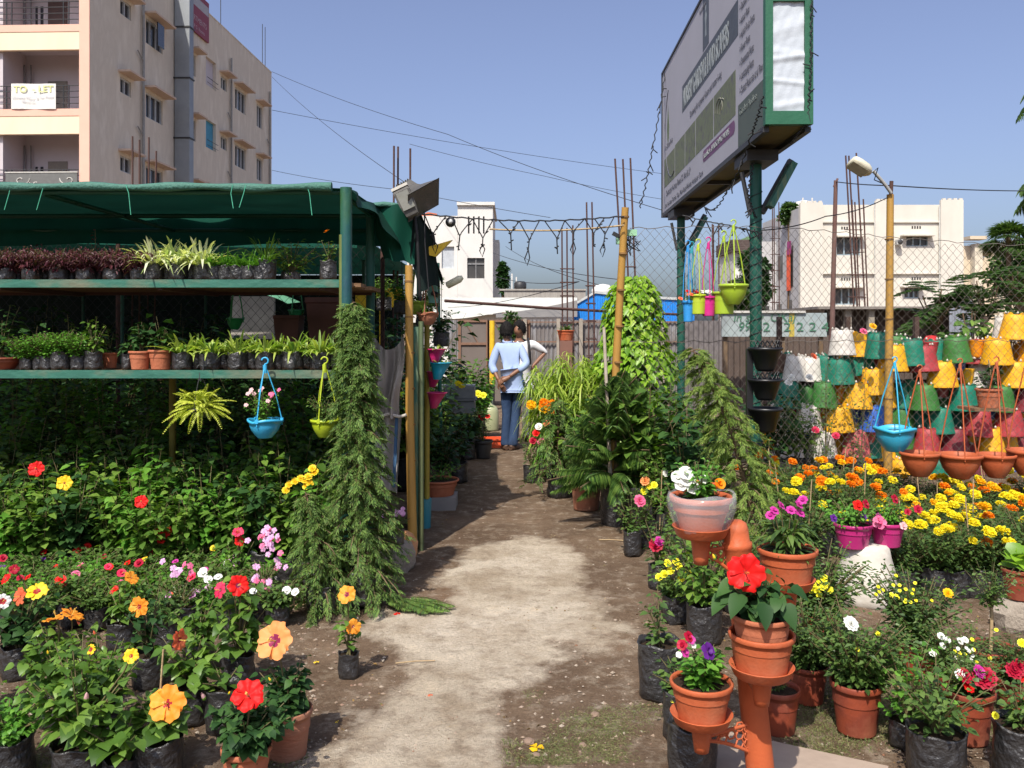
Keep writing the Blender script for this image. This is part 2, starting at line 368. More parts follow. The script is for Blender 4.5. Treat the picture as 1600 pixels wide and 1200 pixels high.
# ---------------------------------------------------------------- containers
def bag_mesh(seed, r, h):
    mb = MB(); rg = random.Random(seed)
    pr = [(0, .0), (r*.86, .0), (r*.97, h*.06), (r*rg.uniform(.95, 1.02), h*.2), (r*rg.uniform(.94, 1.04), h*.35), (r*rg.uniform(.95, 1.05), h*.5), (r*rg.uniform(.94, 1.04), h*.66), (r*rg.uniform(.95, 1.03), h*.82), (r*1.0, h*.95), (r*1.03, h), (r*.96, h*1.005), (r*.93, h*.86)]
    mb.lathe(pr, n=26, m=0, wob=.055, seed=seed)
    return mb.mesh("bag", M['bag'])
def soil_mesh(r):
    def f():
        mb = MB(); rg = random.Random(9)
        mb.lathe([(1.0, 0), (.75, .03), (.45, .06), (.2, .04), (0, .05)], n=14, wob=.05)
        return mb.mesh("soil", M['soil'])
    return cached('soil', f)
def pot_mesh(r, h, mkey='terra', rim=.12, taper=.74, n=28, ridges=False):
    def f():
        mb = MB(); t = r*.035+.002; rh = h*rim
        pr = [(0, .006), (r*taper*.9, .006), (r*taper, 0), (r*taper*1.01, h*.03)]
        for i in range(1, 7):
            z = h*(.03+(.97-rim)*i/6); rr = r*(taper+(.93-taper)*(i/6))
            pr.append((rr, z))
            if ridges and i in (4, 5): pr += [(rr*1.015, z+.001), (rr*1.015, z+.004), (rr, z+.005)]
        pr += [(r*1.0, h-rh), (r*1.015, h-rh*.8), (r*1.02, h-rh*.15), (r*1.0, h), (r*.94, h), (r*.92, h-rh*.6), (r*.90, h*.6)]
        mb.lathe(pr, n=n); return mb.mesh("pot", M[mkey] if isinstance(mkey, str) else mkey)
    return cached(('pot', round(r, 4), round(h, 4), str(mkey), rim, taper), f)
def bowl_mesh(r, h, m, wavy=0.0, seed=0):
    mb = MB(); n = 36; pr = [(0, 0), (r*.42, 0), (r*.45, h*.03), (r*.62, h*.2), (r*.8, h*.42), (r*.91, h*.66), (r*.95, h*.84), (r*1.05, h*.86), (r*1.06, h*.98), (r*1.0, h), (r*.93, h*.98), (r*.9, h*.8)]
    V = []
    for i, (rr, z) in enumerate(pr):
        for j in range(n):
            t = 2*math.pi*j/n; k = wavy*h*(abs(math.sin(t*1.5))**1.0-.5)*(1 if i > 5 else 0)
            V.append((rr*math.cos(t), rr*math.sin(t), z+k))
    F = np.array([(i*n+j, i*n+(j+1) % n, (i+1)*n+(j+1) % n, (i+1)*n+j) for i in range(len(pr)-1) for j in range(n)])
    mb.add(V, F, 0, True); return mb.mesh("bowl", m)
def hanger_mesh(r, h, H, m, n=3, tr=.004, a0=.3, hook=True):
    """cords from the rim (radius r, z h) up to a point H above, with a hook"""
    mb = MB()
    for k in range(n):
        a = a0+2*math.pi*k/n; p0 = Vector((r*math.cos(a), r*math.sin(a), h)); p1 = Vector((.012*math.cos(a), .012*math.sin(a), H))
        mb.tube([p0-Vector((0, 0, .03)), p0, p0.lerp(p1, .5)+Vector((math.cos(a), math.sin(a), 0))*.008, p1], tr, 5)
        mb.box(p0, (.018, .018, .024))
    if hook:
        mb.tube([(0, 0, H-.02), (0, 0, H+.03)], .013, 8)
        mb.tube([(0, 0, H+.02)]+[(.02*math.sin(a), 0, H+.055-.02*math.cos(a)) for a in [i*.5 for i in range(0, 10)]], .0055, 6)
    return mb.mesh("hanger", m)

# ---------------------------------------------------------------- foliage
def rv(rg): 
    a = rg.uniform(0, 6.283); z = rg.uniform(-1, 1); r = math.sqrt(1-z*z); return Vector((r*math.cos(a), r*math.sin(a), z))
def bush(rg, H, Rr, nst, nl, L, Wl, lm='hib', t=(.3, .7), wd=(1., .72), fold=.10, droop=.35, base=0., stem_m='stem', up=.2, low=.18, rb=.01, tr=.0035, clump=1.0, flat=0.):
    """stems fan from the pot, leaves set along twigs. returns (foliage mesh, stem mesh, list of stem tips)"""
    ml = MB(); ms = MB(); tips = []; Pp = []; D = []; N = []; LL = []
    for s_ in range(nst):
        az = rg.uniform(0, 6.283); ro = Rr*math.sqrt(rg.uniform(.02, 1)); hz = H*rg.uniform(.62, 1)*(1-.25*(ro/Rr)**2)
        p0 = Vector((rg.uniform(-rb, rb), rg.uniform(-rb, rb), 0)); p2 = Vector((ro*math.cos(az), ro*math.sin(az), hz)); p1 = Vector((p2.x*.35, p2.y*.35, hz*.55))
        def c(tt): return p0*(1-tt)**2+p1*2*tt*(1-tt)+p2*tt*tt
        ms.tube([c(i/4) for i in range(5)], [tr, tr*.9, tr*.75, tr*.6, tr*.4], 4, cap=False); tips.append(p2)
        for k in range(nl):
            tt = low+(1-low)*(k+rg.random())/nl; q = c(tt); a = rg.uniform(0, 6.283); off = Rr*.30*rg.random()**.7*clump*(1.1-.5*tt)
            q = q+Vector((math.cos(a), math.sin(a), rg.uniform(-.4, .6)))*off
            d = Vector((math.cos(a), math.sin(a), rg.uniform(-.35, .45)+up)); d += Vector((q.x, q.y, 0))*(.8/max(Rr, .01))*.5
            n_ = Vector((0, 0, 1))+rv(rg)*.55+Vector((math.cos(a), math.sin(a), 0))*.2
            Pp.append(tuple(q)); D.append(tuple(d)); N.append(tuple(n_)); LL.append(L*rg.uniform(.6, 1.15)*(1.1-.35*tt))
    LL = np.array(LL); ml.leaves(Pp, D, N, LL, LL*(Wl/L), t, wd, fold, droop, 0)
    return ml.mesh("foliage", M[lm]), ms.mesh("stem", M[stem_m]), tips
def strap(rg, n, L, W, lm='spider', spread=1., droop=.9, z0=0, r0=.02, up=1.0):
    ml = MB(); a = np.array([rg.uniform(0, 6.283) for _ in range(n)]); e = np.array([rg.uniform(.35, 1.35)*up for _ in range(n)])
    D = np.stack([np.cos(a)*np.cos(e)*spread, np.sin(a)*np.cos(e)*spread, np.sin(e)], 1); N = np.stack([-np.cos(a)*np.sin(e), -np.sin(a)*np.sin(e), np.cos(e)+.1], 1)
    Pp = np.stack([np.cos(a)*r0, np.sin(a)*r0, np.zeros(n)+z0], 1); Ls = np.array([L*rg.uniform(.55, 1.1) for _ in range(n)])
    ml.leaves(Pp, D, N, Ls, W, (.15, .4, .65, .85), (.8, 1., .85, .5), .25, np.array([droop*rg.uniform(.4, 1.2) for _ in range(n)]), 0)
    return ml.mesh("foliage", M[lm])
def tuft_cloud(rg, pts, n, L, W, lm, spread, t=(), wd=(), droop=.2, dirf=None):
    """n small leaves around each point"""
    Pp = []; D = []; N = []
    for p in pts:
        for _ in range(n):
            o = rv(rg)*spread*rg.random()**.5; Pp.append(tuple(Vector(p)+o)); d = o/spread+Vector((0, 0, .2))+rv(rg)*.4
            if dirf: d = dirf(Vector(p), o)
            D.append(tuple(d)); N.append(tuple(Vector((0, 0, 1))+rv(rg)*.7))
    ml = MB(); ml.leaves(Pp, D, N, np.array([L*rg.uniform(.6, 1.2) for _ in Pp]), W, t, wd, .15, droop, 0)
    return ml.mesh("foliage", M[lm])
def conifer(rg, H, Rb, nbr, lm='conif', lean=(0, 0), sprig=11, sl=.075, prof=None, low=.02, spr=7):
    """weeping cypress: branches arch out and hang in feathery sprays"""
    ml = MB(); ms = MB(); Pp = []; D = []; N = []; LL = []
    lx, ly = lean; ms.tube([(lx*t*t, ly*t*t, H*t) for t in (0, .3, .6, .85, 1)], [.022, .018, .012, .007, .003], 6)
    for b in range(nbr):
        t = low+(1-low)*(b+.5)/nbr; z = H*t; a = b*2.4+rg.uniform(-.4, .4); rr = (prof(t) if prof else Rb*(1-t)**.75+.03)*rg.uniform(.65, 1.15)
        c = Vector((lx*t*t, ly*t*t, z)); o = Vector((math.cos(a), math.sin(a), 0))
        pts = [c+o*rr*u+Vector((0, 0, rr*(.45*u-.75*u*u))) for u in (0, .3, .6, .85, 1)]
        ms.tube(pts, [.006, .005, .004, .003, .001], 3, cap=False)
        for k in range(spr):
            u = .25+.75*(k+rg.random())/spr; q = c+o*rr*u+Vector((0, 0, rr*(.45*u-.75*u*u)))
            sa = a+rg.uniform(-1.1, 1.1); sd = Vector((math.cos(sa)*.7, math.sin(sa)*.7, rg.uniform(-.9, .15))); sd.normalize()
            side = sd.cross(Vector((0, 0, 1))+rv(rg)*.5); side.normalize(); SL = sl*rg.uniform(1.2, 2.2)
            nn = sd.cross(side)
            for j in range(sprig):
                v = (j+.5)/sprig; sg = 1 if j % 2 else -1
                q2 = q+sd*SL*v-Vector((0, 0, SL*.35*v*v)); dd = sd*.75+side*sg*(.75-.3*v)+rv(rg)*.15-Vector((0, 0, .15))
                Pp.append(tuple(q2)); D.append(tuple(dd)); N.append(tuple(nn+rv(rg)*.3)); LL.append(sl*(1.05-.55*v)*rg.uniform(.7, 1.1))
    LL = np.array(LL); ml.leaves(Pp, D, N, LL, LL*.30, (), (), .05, .2, 0)
    return ml.mesh("foliage", M[lm]), ms.mesh("trunk", M['bark'])
def pinnate(ml, p0, d, L, n, ll, lw, m=0, droop=.6, curl=0., rg=rnd, ms=None, up=Vector((0, 0, 1)), fwd=.5):
    """a frond: midrib with leaflets on both sides"""
    d = Vector(d).normalized(); side = d.cross(up)
    if side.length < .01: side = Vector((1, 0, 0))
    side.normalize(); Pp = []; D = []; N = []; LL = []; rib = []
    for i in range(n+1):
        v = i/n; q = Vector(p0)+d*L*v*(1-.25*droop*v)-Vector((0, 0, L*droop*.5*v*v)); rib.append(q)
        if i == 0: continue
        dv = (q-rib[-2]).normalized()
        for sg in (-1, 1):
            Pp.append(tuple(q)); D.append(tuple(side*sg+dv*fwd+Vector((0, 0, -.25*curl))+rv(rg)*.08)); N.append(tuple(side.cross(dv)*-sg*0+Vector((0, 0, 1))+rv(rg)*.2)); LL.append(ll*(math.sin(math.pi*min(1, .12+v*.85))**.6)*rg.uniform(.85, 1.1))
    LL = np.array(LL); ml.leaves(Pp, D, N, LL, lw, (), (), .1, droop*.5+curl*.4, m)
    if ms is not None: ms.tube(rib[::max(1, n//5)]+[rib[-1]], [.006*L]*0 or .0035*max(1, L), 3, cap=False)

def flower_part(parent, me, loc, d, s, st=None, name='flower', roll=0., label=None):
    q = Vector(d).to_track_quat('Z', 'Y') @ Quaternion((0, 0, 1), roll)
    o = part(name, me, parent, loc, q, s, label)
    if st: part('stamen', stamen(st), o)
    return o
def potted(name, label, cat, loc, kind, r, h, fol, group=None, rz=None, s=1., soil=True, seed=0, potm=None):
    """kind: 'bag' or a pot material key. fol = (foliage, stem) meshes standing on the soil. returns the thing and the soil level"""
    t = thing(name, label, cat, loc, rnd.uniform(0, 6.28) if rz is None else rz, group, s)
    if kind == 'bag': part('bag', cached(('bag', round(r, 3), round(h, 3), seed % 5), lambda: bag_mesh(seed % 5+3, r, h)), t)
    elif potm is not None: part('pot', potm, t)
    else: part('pot', pot_mesh(r, h, kind), t)
    zz = h*.88
    if soil: part('soil', soil_mesh(1), t, (0, 0, zz), None, (r*.93, r*.93, r*.5))
    if fol:
        if fol[0] is not None: part('foliage', fol[0], t, (0, 0, zz))
        if len(fol) > 1 and fol[1] is not None: part('stem', fol[1], t, (0, 0, zz))
    return t, zz
def tf_local(t, world):   # world point into the thing's local frame (rotation about z, uniform scale)
    d = Vector(world)-t.location; a = -t.rotation_euler.z; s = t.scale[0]
    return Vector((d.x*math.cos(a)-d.y*math.sin(a), d.x*math.sin(a)+d.y*math.cos(a), d.z))/s
def dir_local(t, d):
    a = -t.rotation_euler.z; return Vector((d[0]*math.cos(a)-d[1]*math.sin(a), d[0]*math.sin(a)+d[1]*math.cos(a), d[2]))
def stake(t, x, y, z0, z1, lean=.02, r=.004):
    def f():
        mb = MB(); mb.tube([(0, 0, 0), (.01, .005, .5), (0, 0, 1)], 1, 5); return mb.mesh("stake", M['stick'])
    me = MB(); me.tube([(0, 0, z0), (lean, lean*.4, z1)], [r, r*.9], 5)
    part('stake', me.mesh("stake", M['stick']), t, (x, y, 0))
# ================================================================ GROUND
def smooth(a, b, x): t = max(0, min(1, (x-a)/(b-a))); return t*t*(3-2*t)
def nz(x, y, s, o=0): return noise.noise(Vector((x*s, y*s, o)))
PATCH = [(760, 848), (815, 842), (870, 850), (905, 872), (922, 915), (955, 950), (995, 985), (962, 1003), (880, 1010), (845, 1040), (805, 1080), (785, 1130), (745, 1200), (735, 1330), (430, 1330), (485, 1200), (570, 1140), (625, 1090), (640, 1045), (600, 1005), (560, 985), (600, 965), (655, 950), (690, 925), (705, 880)]
PATCHW = [(PX(x, GY(y)), GY(y)) for x, y in PATCH]
def sd_poly(x, y, pts):
    d = 1e9; ins = False; n = len(pts)
    for i in range(n):
        ax, ay = pts[i]; bx, by = pts[(i+1) % n]; ex, ey = bx-ax, by-ay; wx, wy = x-ax, y-ay
        t = max(0, min(1, (wx*ex+wy*ey)/(ex*ex+ey*ey))); d = min(d, (wx-ex*t)**2+(wy-ey*t)**2)
        if (ay > y) != (by > y) and x < (bx-ax)*(y-ay)/(by-ay)+ax: ins = not ins
    return math.sqrt(d)*(1 if ins else -1)
def build_ground():
    xs = sorted(set([round(-4.2+.055*i, 3) for i in range(160)]+[-3000, -800, -250, -90, -40, -22, -14, -9, -7, -5.5, -4.8, 5, 5.7, 7, 9, 14, 22, 40, 90, 250, 800, 3000]))
    ys = sorted(set([round(2.4+.055*i, 3) for i in range(150)]+[-60, -20, -8, -3, 0, 1.2, 2]+[10.8, 11.3, 12, 13, 14.5, 17, 20, 25, 33, 45, 70, 120, 250, 700, 1800, 5000]))
    V = []; A = []
    for y in ys:
        for x in xs:
            k = 0; z = 0
            if -6 < x < 6 and 2 < y < 13:
                k = smooth(-.07, .09, sd_poly(x, y, PATCHW)+.18*nz(x, y, 1.8)+.12*nz(x, y, 6, 3)+.07*nz(x, y, 17, 5)) if -2.2 < x < 1.6 and y < 8 else 0
                z = (.018*nz(x, y, 1.1)+.010*nz(x, y, 5, 2)+.006*nz(x, y, 14, 4))*(1-.75*k)+.006*k
            V.append((x, y, z)); A.append(k)
    nx, ny = len(xs), len(ys)
    F = np.array([(j*nx+i, j*nx+i+1, (j+1)*nx+i+1, (j+1)*nx+i) for j in range(ny-1) for i in range(nx-1)])
    m, t, b = newmat("earth"); L = t.links.new
    tc = t.nodes.new("ShaderNodeTexCoord")
    def N(s, d=8, r=.65): 
        q = t.nodes.new("ShaderNodeTexNoise"); q.inputs["Scale"].default_value = s; q.inputs["Detail"].default_value = d; q.inputs["Roughness"].default_value = r; L(tc.outputs["Object"], q.inputs["Vector"]); return q
    n1 = N(1.3); n2 = N(9, 8, .75); n3 = N(70, 6, .8); n4 = N(.8, 6)
    r1 = ramp(t, [(.35, (.13, .086, .056)), (.5, (.172, .118, .078)), (.62, (.22, .152, .10)), (.76, (.23, .12, .065))]); L(n1.outputs[0], r1.inputs[0])
    r2 = ramp(t, [(.34, (.42, .345, .25)), (.5, (.52, .44, .335)), (.60, (.60, .52, .41)), (.74, (.50, .32, .19))]); L(n4.outputs[0], r2.inputs[0])
    n5 = N(3.2, 8, .7); r5 = ramp(t, [(.36, (.78, .74, .70)), (.55, (1, 1, 1)), (.7, (1.1, 1.08, 1.02))]); L(n5.outputs[0], r5.inputs[0])
    at = t.nodes.new("ShaderNodeAttribute"); at.attribute_name = "slab"
    mx = t.nodes.new("ShaderNodeMixRGB"); 
    ad = t.nodes.new("ShaderNodeMath"); ad.operation = 'MULTIPLY_ADD'; ad.inputs[1].default_value = 3.0; sb = t.nodes.new("ShaderNodeMath"); sb.operation = 'SUBTRACT'; sb.inputs[1].default_value = .5
    L(n2.outputs[0], sb.inputs[0]); L(sb.outputs[0], ad.inputs[0]); L(at.outputs["Fac"], ad.inputs[2]); ad.use_clamp = True
    L(ad.outputs[0], mx.inputs[0]); L(r1.outputs[0], mx.inputs[1]); L(r2.outputs[0], mx.inputs[2])
    r3 = ramp(t, [(.3, (.52, .5, .48)), (.5, (1, 1, 1)), (.72, (1.35, 1.3, 1.25))]); L(n3.outputs[0], r3.inputs[0])
    m2 = t.nodes.new("ShaderNodeMixRGB"); m2.blend_type = 'MULTIPLY'; m2.inputs[0].default_value = .65; L(mx.outputs[0], m2.inputs[1]); L(r3.outputs[0], m2.inputs[2])
    m3 = t.nodes.new("ShaderNodeMixRGB"); m3.blend_type = 'MULTIPLY'; m3.inputs[0].default_value = .9; L(m2.outputs[0], m3.inputs[1]); L(r5.outputs[0], m3.inputs[2])
    L(m3.outputs[0], b.inputs["Base Color"]); b.inputs["Roughness"].default_value = .95; b.inputs["Specular IOR Level"].default_value = .15
    bp = t.nodes.new("ShaderNodeBump"); bp.inputs["Strength"].default_value = .9; bp.inputs["Distance"].default_value = .018
    sm = t.nodes.new("ShaderNodeMath"); sm.operation = 'MULTIPLY_ADD'; sm.inputs[1].default_value = 1.2; L(n2.outputs[0], sm.inputs[0]); L(n3.outputs[0], sm.inputs[2]); L(sm.outputs[0], bp.inputs["Height"]); L(bp.outputs[0], b.inputs["Normal"])
    mb = MB(); mb.add(V, F, 0, True); me = mb.mesh("ground", m)
    a = me.attributes.new("slab", 'FLOAT', 'POINT'); a.data.foreach_set("value", np.array(A, dtype=np.float32))
    o = part("ground", me); o['kind'] = 'structure'; o['label'] = "brown earth path with a pale worn concrete patch"
build_ground()

# ================================================================ LETTERING
def text(parent, s, loc, size, m, xdir, name='lettering', sx=1., align='LEFT', shear=0., up=(0, 0, 1), bold=0.):
    c = bpy.data.curves.new(name, 'FONT'); c.body = s; c.size = size; c.align_x = align; c.extrude = .001; c.shear = shear; c.offset = bold; c.materials.append(m)
    tmp = bpy.data.objects.new(name, c); me = bpy.data.meshes.new_from_object(tmp); bpy.data.objects.remove(tmp)
    o = bpy.data.objects.new(name, me); SC.collection.objects.link(o); o.parent = parent
    x = Vector(xdir).normalized(); z = x.cross(Vector(up)).normalized(); y = z.cross(x)
    mw = Matrix((x, y, z)).transposed().to_4x4(); mw.translation = Vector(loc); o.matrix_local = mw @ Matrix.Diagonal((sx, 1, 1, 1)); return o

# ================================================================ LEFT APARTMENT BUILDING
def apartment():
    T = thing("apartment_building", "tall cream and pink apartment block with balconies and grey duct", "building", (-15.5, 31.5, 0), R(-2.137))
    W = mat("cream_plaster", (.70, .62, .50), .9, (.62, .54, .43), 1.6, 1, .2, 8, .2, stretch=(1, 1, .35), detail=9, col3=(.74, .66, .54))
    band = mat("cream_band", (.82, .68, .49), .85, (.74, .60, .42), 1.2, .8, .1, 8, .2, stretch=(1, 1, .3)); pk = mat("pink_plaster", (.80, .47, .36), .85, (.72, .42, .32), 1.2, .8, .1, 8, .2)
    lil = mat("lilac_white_plaster", (.55, .50, .52), .9, (.48, .43, .44), 1, .9); glass = mat("dark_window", (.02, .022, .025), .15, (.05, .05, .06), 2, .9); fr = paint((.55, .56, .55)); dk = mat("dark_wood_door", (.09, .045, .035), .6)
    duct = mat("grey_duct", (.22, .235, .25), .5, (.28, .30, .31), 1.4, .8, .05, 10, .5, .3); rl = M['darkmetal']; ch = mat("chajja_plaster", (.62, .47, .36), .9, (.50, .37, .28), 3, .8)
    D, L, H = 12.5, 21.0, 17.3
    # side wall with real openings: strips between windows per floor
    ops = [(2.25, 3.14, -.62, 0), (4.42, 6.0, -1.05, 0), (8.9, 9.55, -1.0, 0), (10.8, 12.1, -.95, .45), (12.75, 13.6, -.6, .05), (14.8, 16.45, -1.1, .05), (18.3, 19.3, -1.25, .05)]
    tops = [2.27, 5.37, 8.47, 11.57, 14.67]
    mb = MB(); s0 = 0.; th = .22
    for (a, b, lo, hi) in ops:
        mb.b2(-th, 0, s0, a, 0, H)
        z = 0.
        for tz in tops: mb.b2(-th, 0, a, b, z, tz+lo); z = tz+hi
        mb.b2(-th, 0, a, b, z, H); s0 = b
    mb.b2(-th, 0, s0, L, 0, H)
    mb.b2(-D, -th, L-.2, L, 0, H); mb.b2(-D, -D+.2, 1.8, L-.2, 0, H); mb.b2(-D+.2, -th, 1.8, L-.2, H-.9, H-.7)
    mb.b2(-th, .02, 0, L, H, H+.06); part("wall", mb.mesh("wall", W), T)
    # windows: recess panes, mullions
    for tz in tops[1:]:
        for i, (a, b, lo, hi) in enumerate(ops):
            if i == 3:
                o = MB(); o.b2(-.9, -.3, a, b, tz+lo, tz+lo+.04)
                blue = abs(tz-11.57) < .1
                o.b2(-.2, -.16, a+.05, b, tz+lo+.04, tz+hi); part("opening_back", o.mesh("opening_back", paint((.05, .30, .45)) if blue else lil), T)
                g = MB(); g.tube([(0.08, a-.0, tz+lo+.35), (.08, b+.1, tz+lo+.35)], .015, 6); g.tube([(0.08, a, tz+lo+.1), (.08, b+.1, tz+lo+.1)], .012, 6); part("clothes_rail", g.mesh("clothes_rail", rl), T); continue
            p = MB(); p.b2(-.16, -.13, a, b, tz+lo, tz+hi); wn = part("window", p.mesh("window", glass), T)
            f = MB(); n = 2 if (b-a) < 1.1 else 3
            for k in range(n+1):
                y = a+(b-a)*k/n; f.b2(-.13, -.06, y-.035 if k else y, y+.035 if k < n else y, tz+lo, tz+hi)
            f.b2(-.128, -.062, a, b, tz+lo, tz+lo+.05); f.b2(-.128, -.062, a, b, tz+hi-.05, tz+hi)
            part("window_frame", f.mesh("window_frame", fr), wn)
            if i < 2 or i in (2, 4, 5, 6):
                e = .25; c = MB(); c.b2(0.002, .5, a-e*.7, b+e, tz+.14+hi, tz+.22+hi); part("window_canopy", c.mesh("window_canopy", ch), T)
    q = MB(); q.b2(.0, .05, 4.9, 5.5, tops[4]-1.0, tops[4]-.02); part("open_shutter", q.mesh("open_shutter", glass), T, (.25, 0, 0))
    dm = MB(); dm.b2(.05, .73, 7.1, 7.55, 0, 17.9); dd = part("duct", dm.mesh("duct", duct), T)
    for z in (10.2, 12.9, 15.2): k = MB(); k.b2(.01, .77, 7.06, 7.59, z, z+.06); part("duct_strap", k.mesh("duct_strap", rl), dd)
    for s_ in (4.0, 14.0, 20.4):
        k = MB(); k.tube([(.1, s_, 0), (.1, s_, 16)], .055, 8); k.tube([(.1, s_, 9.6), (.1, s_-.5, 9.9)], .03, 6); k.tube([(.1, s_, 12.7), (.1, s_-.5, 13)], .03, 6); part("drain_pipe", k.mesh("drain_pipe", paint((.30, .29, .27))), T)
    # red board at the parapet
    bd = MB(); bd.b2(.03, .12, 8.2, 10.9, 15.75, 17.7); rb = part("parapet_board", bd.mesh("parapet_board", paint((.28, .03, .05))), T)
    w1 = MB(); w1.b2(.12, .125, 8.25, 10.85, 17.0, 17.45); part("white_band", w1.mesh("white_band", paint((.45, .42, .42))), rb)
    for k, (s_, sz) in enumerate((("Sri Sai Residency", .22), ("APARTMENTS", .36), ("Gents P G  Rooms", .26))): text(rb, s_ if k else "P.G.", (.13, 8.35, 16.65-k*.37), sz, paint((.6, .4, .42)), (0, 1, 0)) if k else None
    # balconies on the front
    for zb in (2.6, 5.7, 8.8, 11.9, 15.0):
        a = MB(); a.b2(-D, -.38, 0, .16, zb, zb+.66, 0); a.b2(-D, -.38, -.02, .18, zb+.66, zb+.92, 1); part("balcony_parapet", a.mesh("balcony_parapet", [band, pk]), T)
        a = MB(); a.b2(-D, -.38, .16, 1.6, zb+.3, zb+.45); part("balcony_slab", a.mesh("balcony_slab", lil), T)
        r_ = MB()
        for z in (.25, .5, .75, .98): r_.tube([(-D, .1, zb+.92+z*.9), (-.38, .1, zb+.92+z*.9)], .018, 5)
        for x in (-.85, -1.05, -3.0, -3.2, -4.8, -5.1, -7, -9): r_.tube([(x, .1, zb+.9), (x, .1, zb+1.82)], .025, 5)
        part("railing", r_.mesh("railing", rl), T)
        d = MB(); d.b2(-2.5 if zb != 11.9 else -2.5, -1.75, 1.56, 1.6, zb+.45, zb+2.4); part("door", d.mesh("door", dk if zb > 8 and zb != 8.8 or zb == 11.9 else paint((.23, .2, .16)), ), T)
        d = MB(); d.b2(-.95, -.4, 1.55, 1.598, zb+1.35, zb+2.35); wn = part("window", d.mesh("window", paint((.36, .33, .27))), T)
        d = MB(); d.b2(-.8, -.4, 1.53, 1.549, zb+1.5, zb+2.2); part("pane", d.mesh("pane", glass), wn)
        d = MB(); 
        for x in (-3.35, -3.1, -3.75, -3.95): d.tube([(x, 1.45, zb+.4), (x, 1.45, zb+3)], .03, 6)
        part("drain_pipe", d.mesh("drain_pipe", paint((.25, .24, .24))), T)
        d = MB(); d.b2(-3.0, -2.92, 1.57, 1.6, zb+1.5, zb+2.2); d.b2(-2.8, -2.7, 1.57, 1.6, zb+1.5, zb+2.2); part("ventilator", d.mesh("ventilator", glass), T)
    a = MB(); a.b2(-.38, .003, -.05, -.003, 0, H); a.b2(-.38, -.225, -.002, 1.8, 0, H); part("corner_pillar", a.mesh("corner_pillar", [pk]), T)
    a = MB(); a.b2(-D, -.38, 1.6, 1.8, 0, H); part("back_wall", a.mesh("back_wall", lil), T)
    a = MB(); a.b2(-3.75, -3.4, .2, 1.6, 0, H); part("partition", a.mesh("partition", lil), T)
    # roof clutter
    a = MB(); a.tube([(.0, 9.4, H), (.0, 9.4, H+.7)], .06, 8); part("roof_pipe", a.mesh("roof_pipe", paint((.7, .7, .7))), T)
    for s_, h in ((13, 2.6), (19.6, 2.5), (20.1, 2.5)): a = MB(); a.tube([(-.1, s_, H), (-.1, s_, H+h)], .02, 4); part("rod", a.mesh("rod", rl), T)
    # banners hung on the railings
    b_ = thing("banner", "white to-let banner on the balcony railing of the tall block", "banner", (-15.5, 31.5, 0), R(-2.137))
    w_ = MB(); w_.grid(lambda u, v: (-2.93+1.68*u, -.05-.02*math.sin(u*9), 9.72+.93*v-.02*u), 12, 4); part("cloth", w_.mesh("cloth", paint((.80, .78, .72))), b_)
    text(b_, "TO  - LET", (-2.82, -.09, 10.32), .34, paint((.74, .76, .34)), (1, 0, 0), sx=1.05, bold=.006)
    text(b_, "Ground Floor & 1st Floor", (-2.88, -.09, 10.08), .15, paint((.58, .58, .62)), (1, 0, 0))
    text(b_, "9885 022022", (-2.5, -.09, 9.95), .09, paint((.45, .45, .5)), (1, 0, 0))
    b_ = thing("signboard", "grey signboard with white curly script on the lowest visible balcony", "sign", (-15.5, 31.5, 0), R(-2.137))
    w_ = MB(); w_.b2(-3.1, -.42, -.12, -.07, 6.45, 7.35); part("panel", w_.mesh("panel", paint((.15, .15, .14))), b_)
    w_ = MB(); w_.b2(-3.12, -.40, -.14, -.06, 7.351, 7.39); part("frame", w_.mesh("frame", paint((.6, .58, .52))), b_)
    text(b_, "usi S", (-2.6, -.14, 6.82), .30, paint((.62, .6, .54)), (1, 0, 0), shear=.25, sx=1.2)
    sw = MB()
    for x0, s_ in ((-2.5, 1), (-.75, -1)): sw.tube([(x0+s_*(.05*a*math.cos(a)), -.13, 7.1+.035*a*math.sin(a)) for a in [i*.5 for i in range(1, 14)]], .018, 5)
    part("scroll", sw.mesh("scroll", paint((.62, .6, .54))), b_)
apartment()

# ================================================================ FAR BUILDINGS
WHITE = mat("white_render", (.68, .665, .63), .9, (.57, .55, .51), 1.5, .9, .15, 6, .2, stretch=(1, 1, .4), detail=9); DARKW = mat("dark_opening", (.035, .035, .035), .3, (.07, .065, .06), 2, 1); GREYW = mat("grey_concrete", (.33, .31, .29), .9, (.22, .2, .19), 2, .9, .3, 8)
def openwall(mb, x0, x1, y, z0, z1, ops, th=.25, m=0):
    """wall in the xz plane with rectangular openings (xa,xb,za,zb), non overlapping in x order or stacked in equal columns"""
    cols = {}
    for a, b, c, d in ops: cols.setdefault((a, b), []).append((c, d))
    x = x0
    for (a, b) in sorted(cols):
        mb.b2(x, a, y, y+th, z0, z1, m); z = z0
        for c, d in sorted(cols[(a, b)]): mb.b2(a, b, y, y+th, z, c, m); z = d
        mb.b2(a, b, y, y+th, z, z1, m); x = b
    mb.b2(x, x1, y, y+th, z0, z1, m)
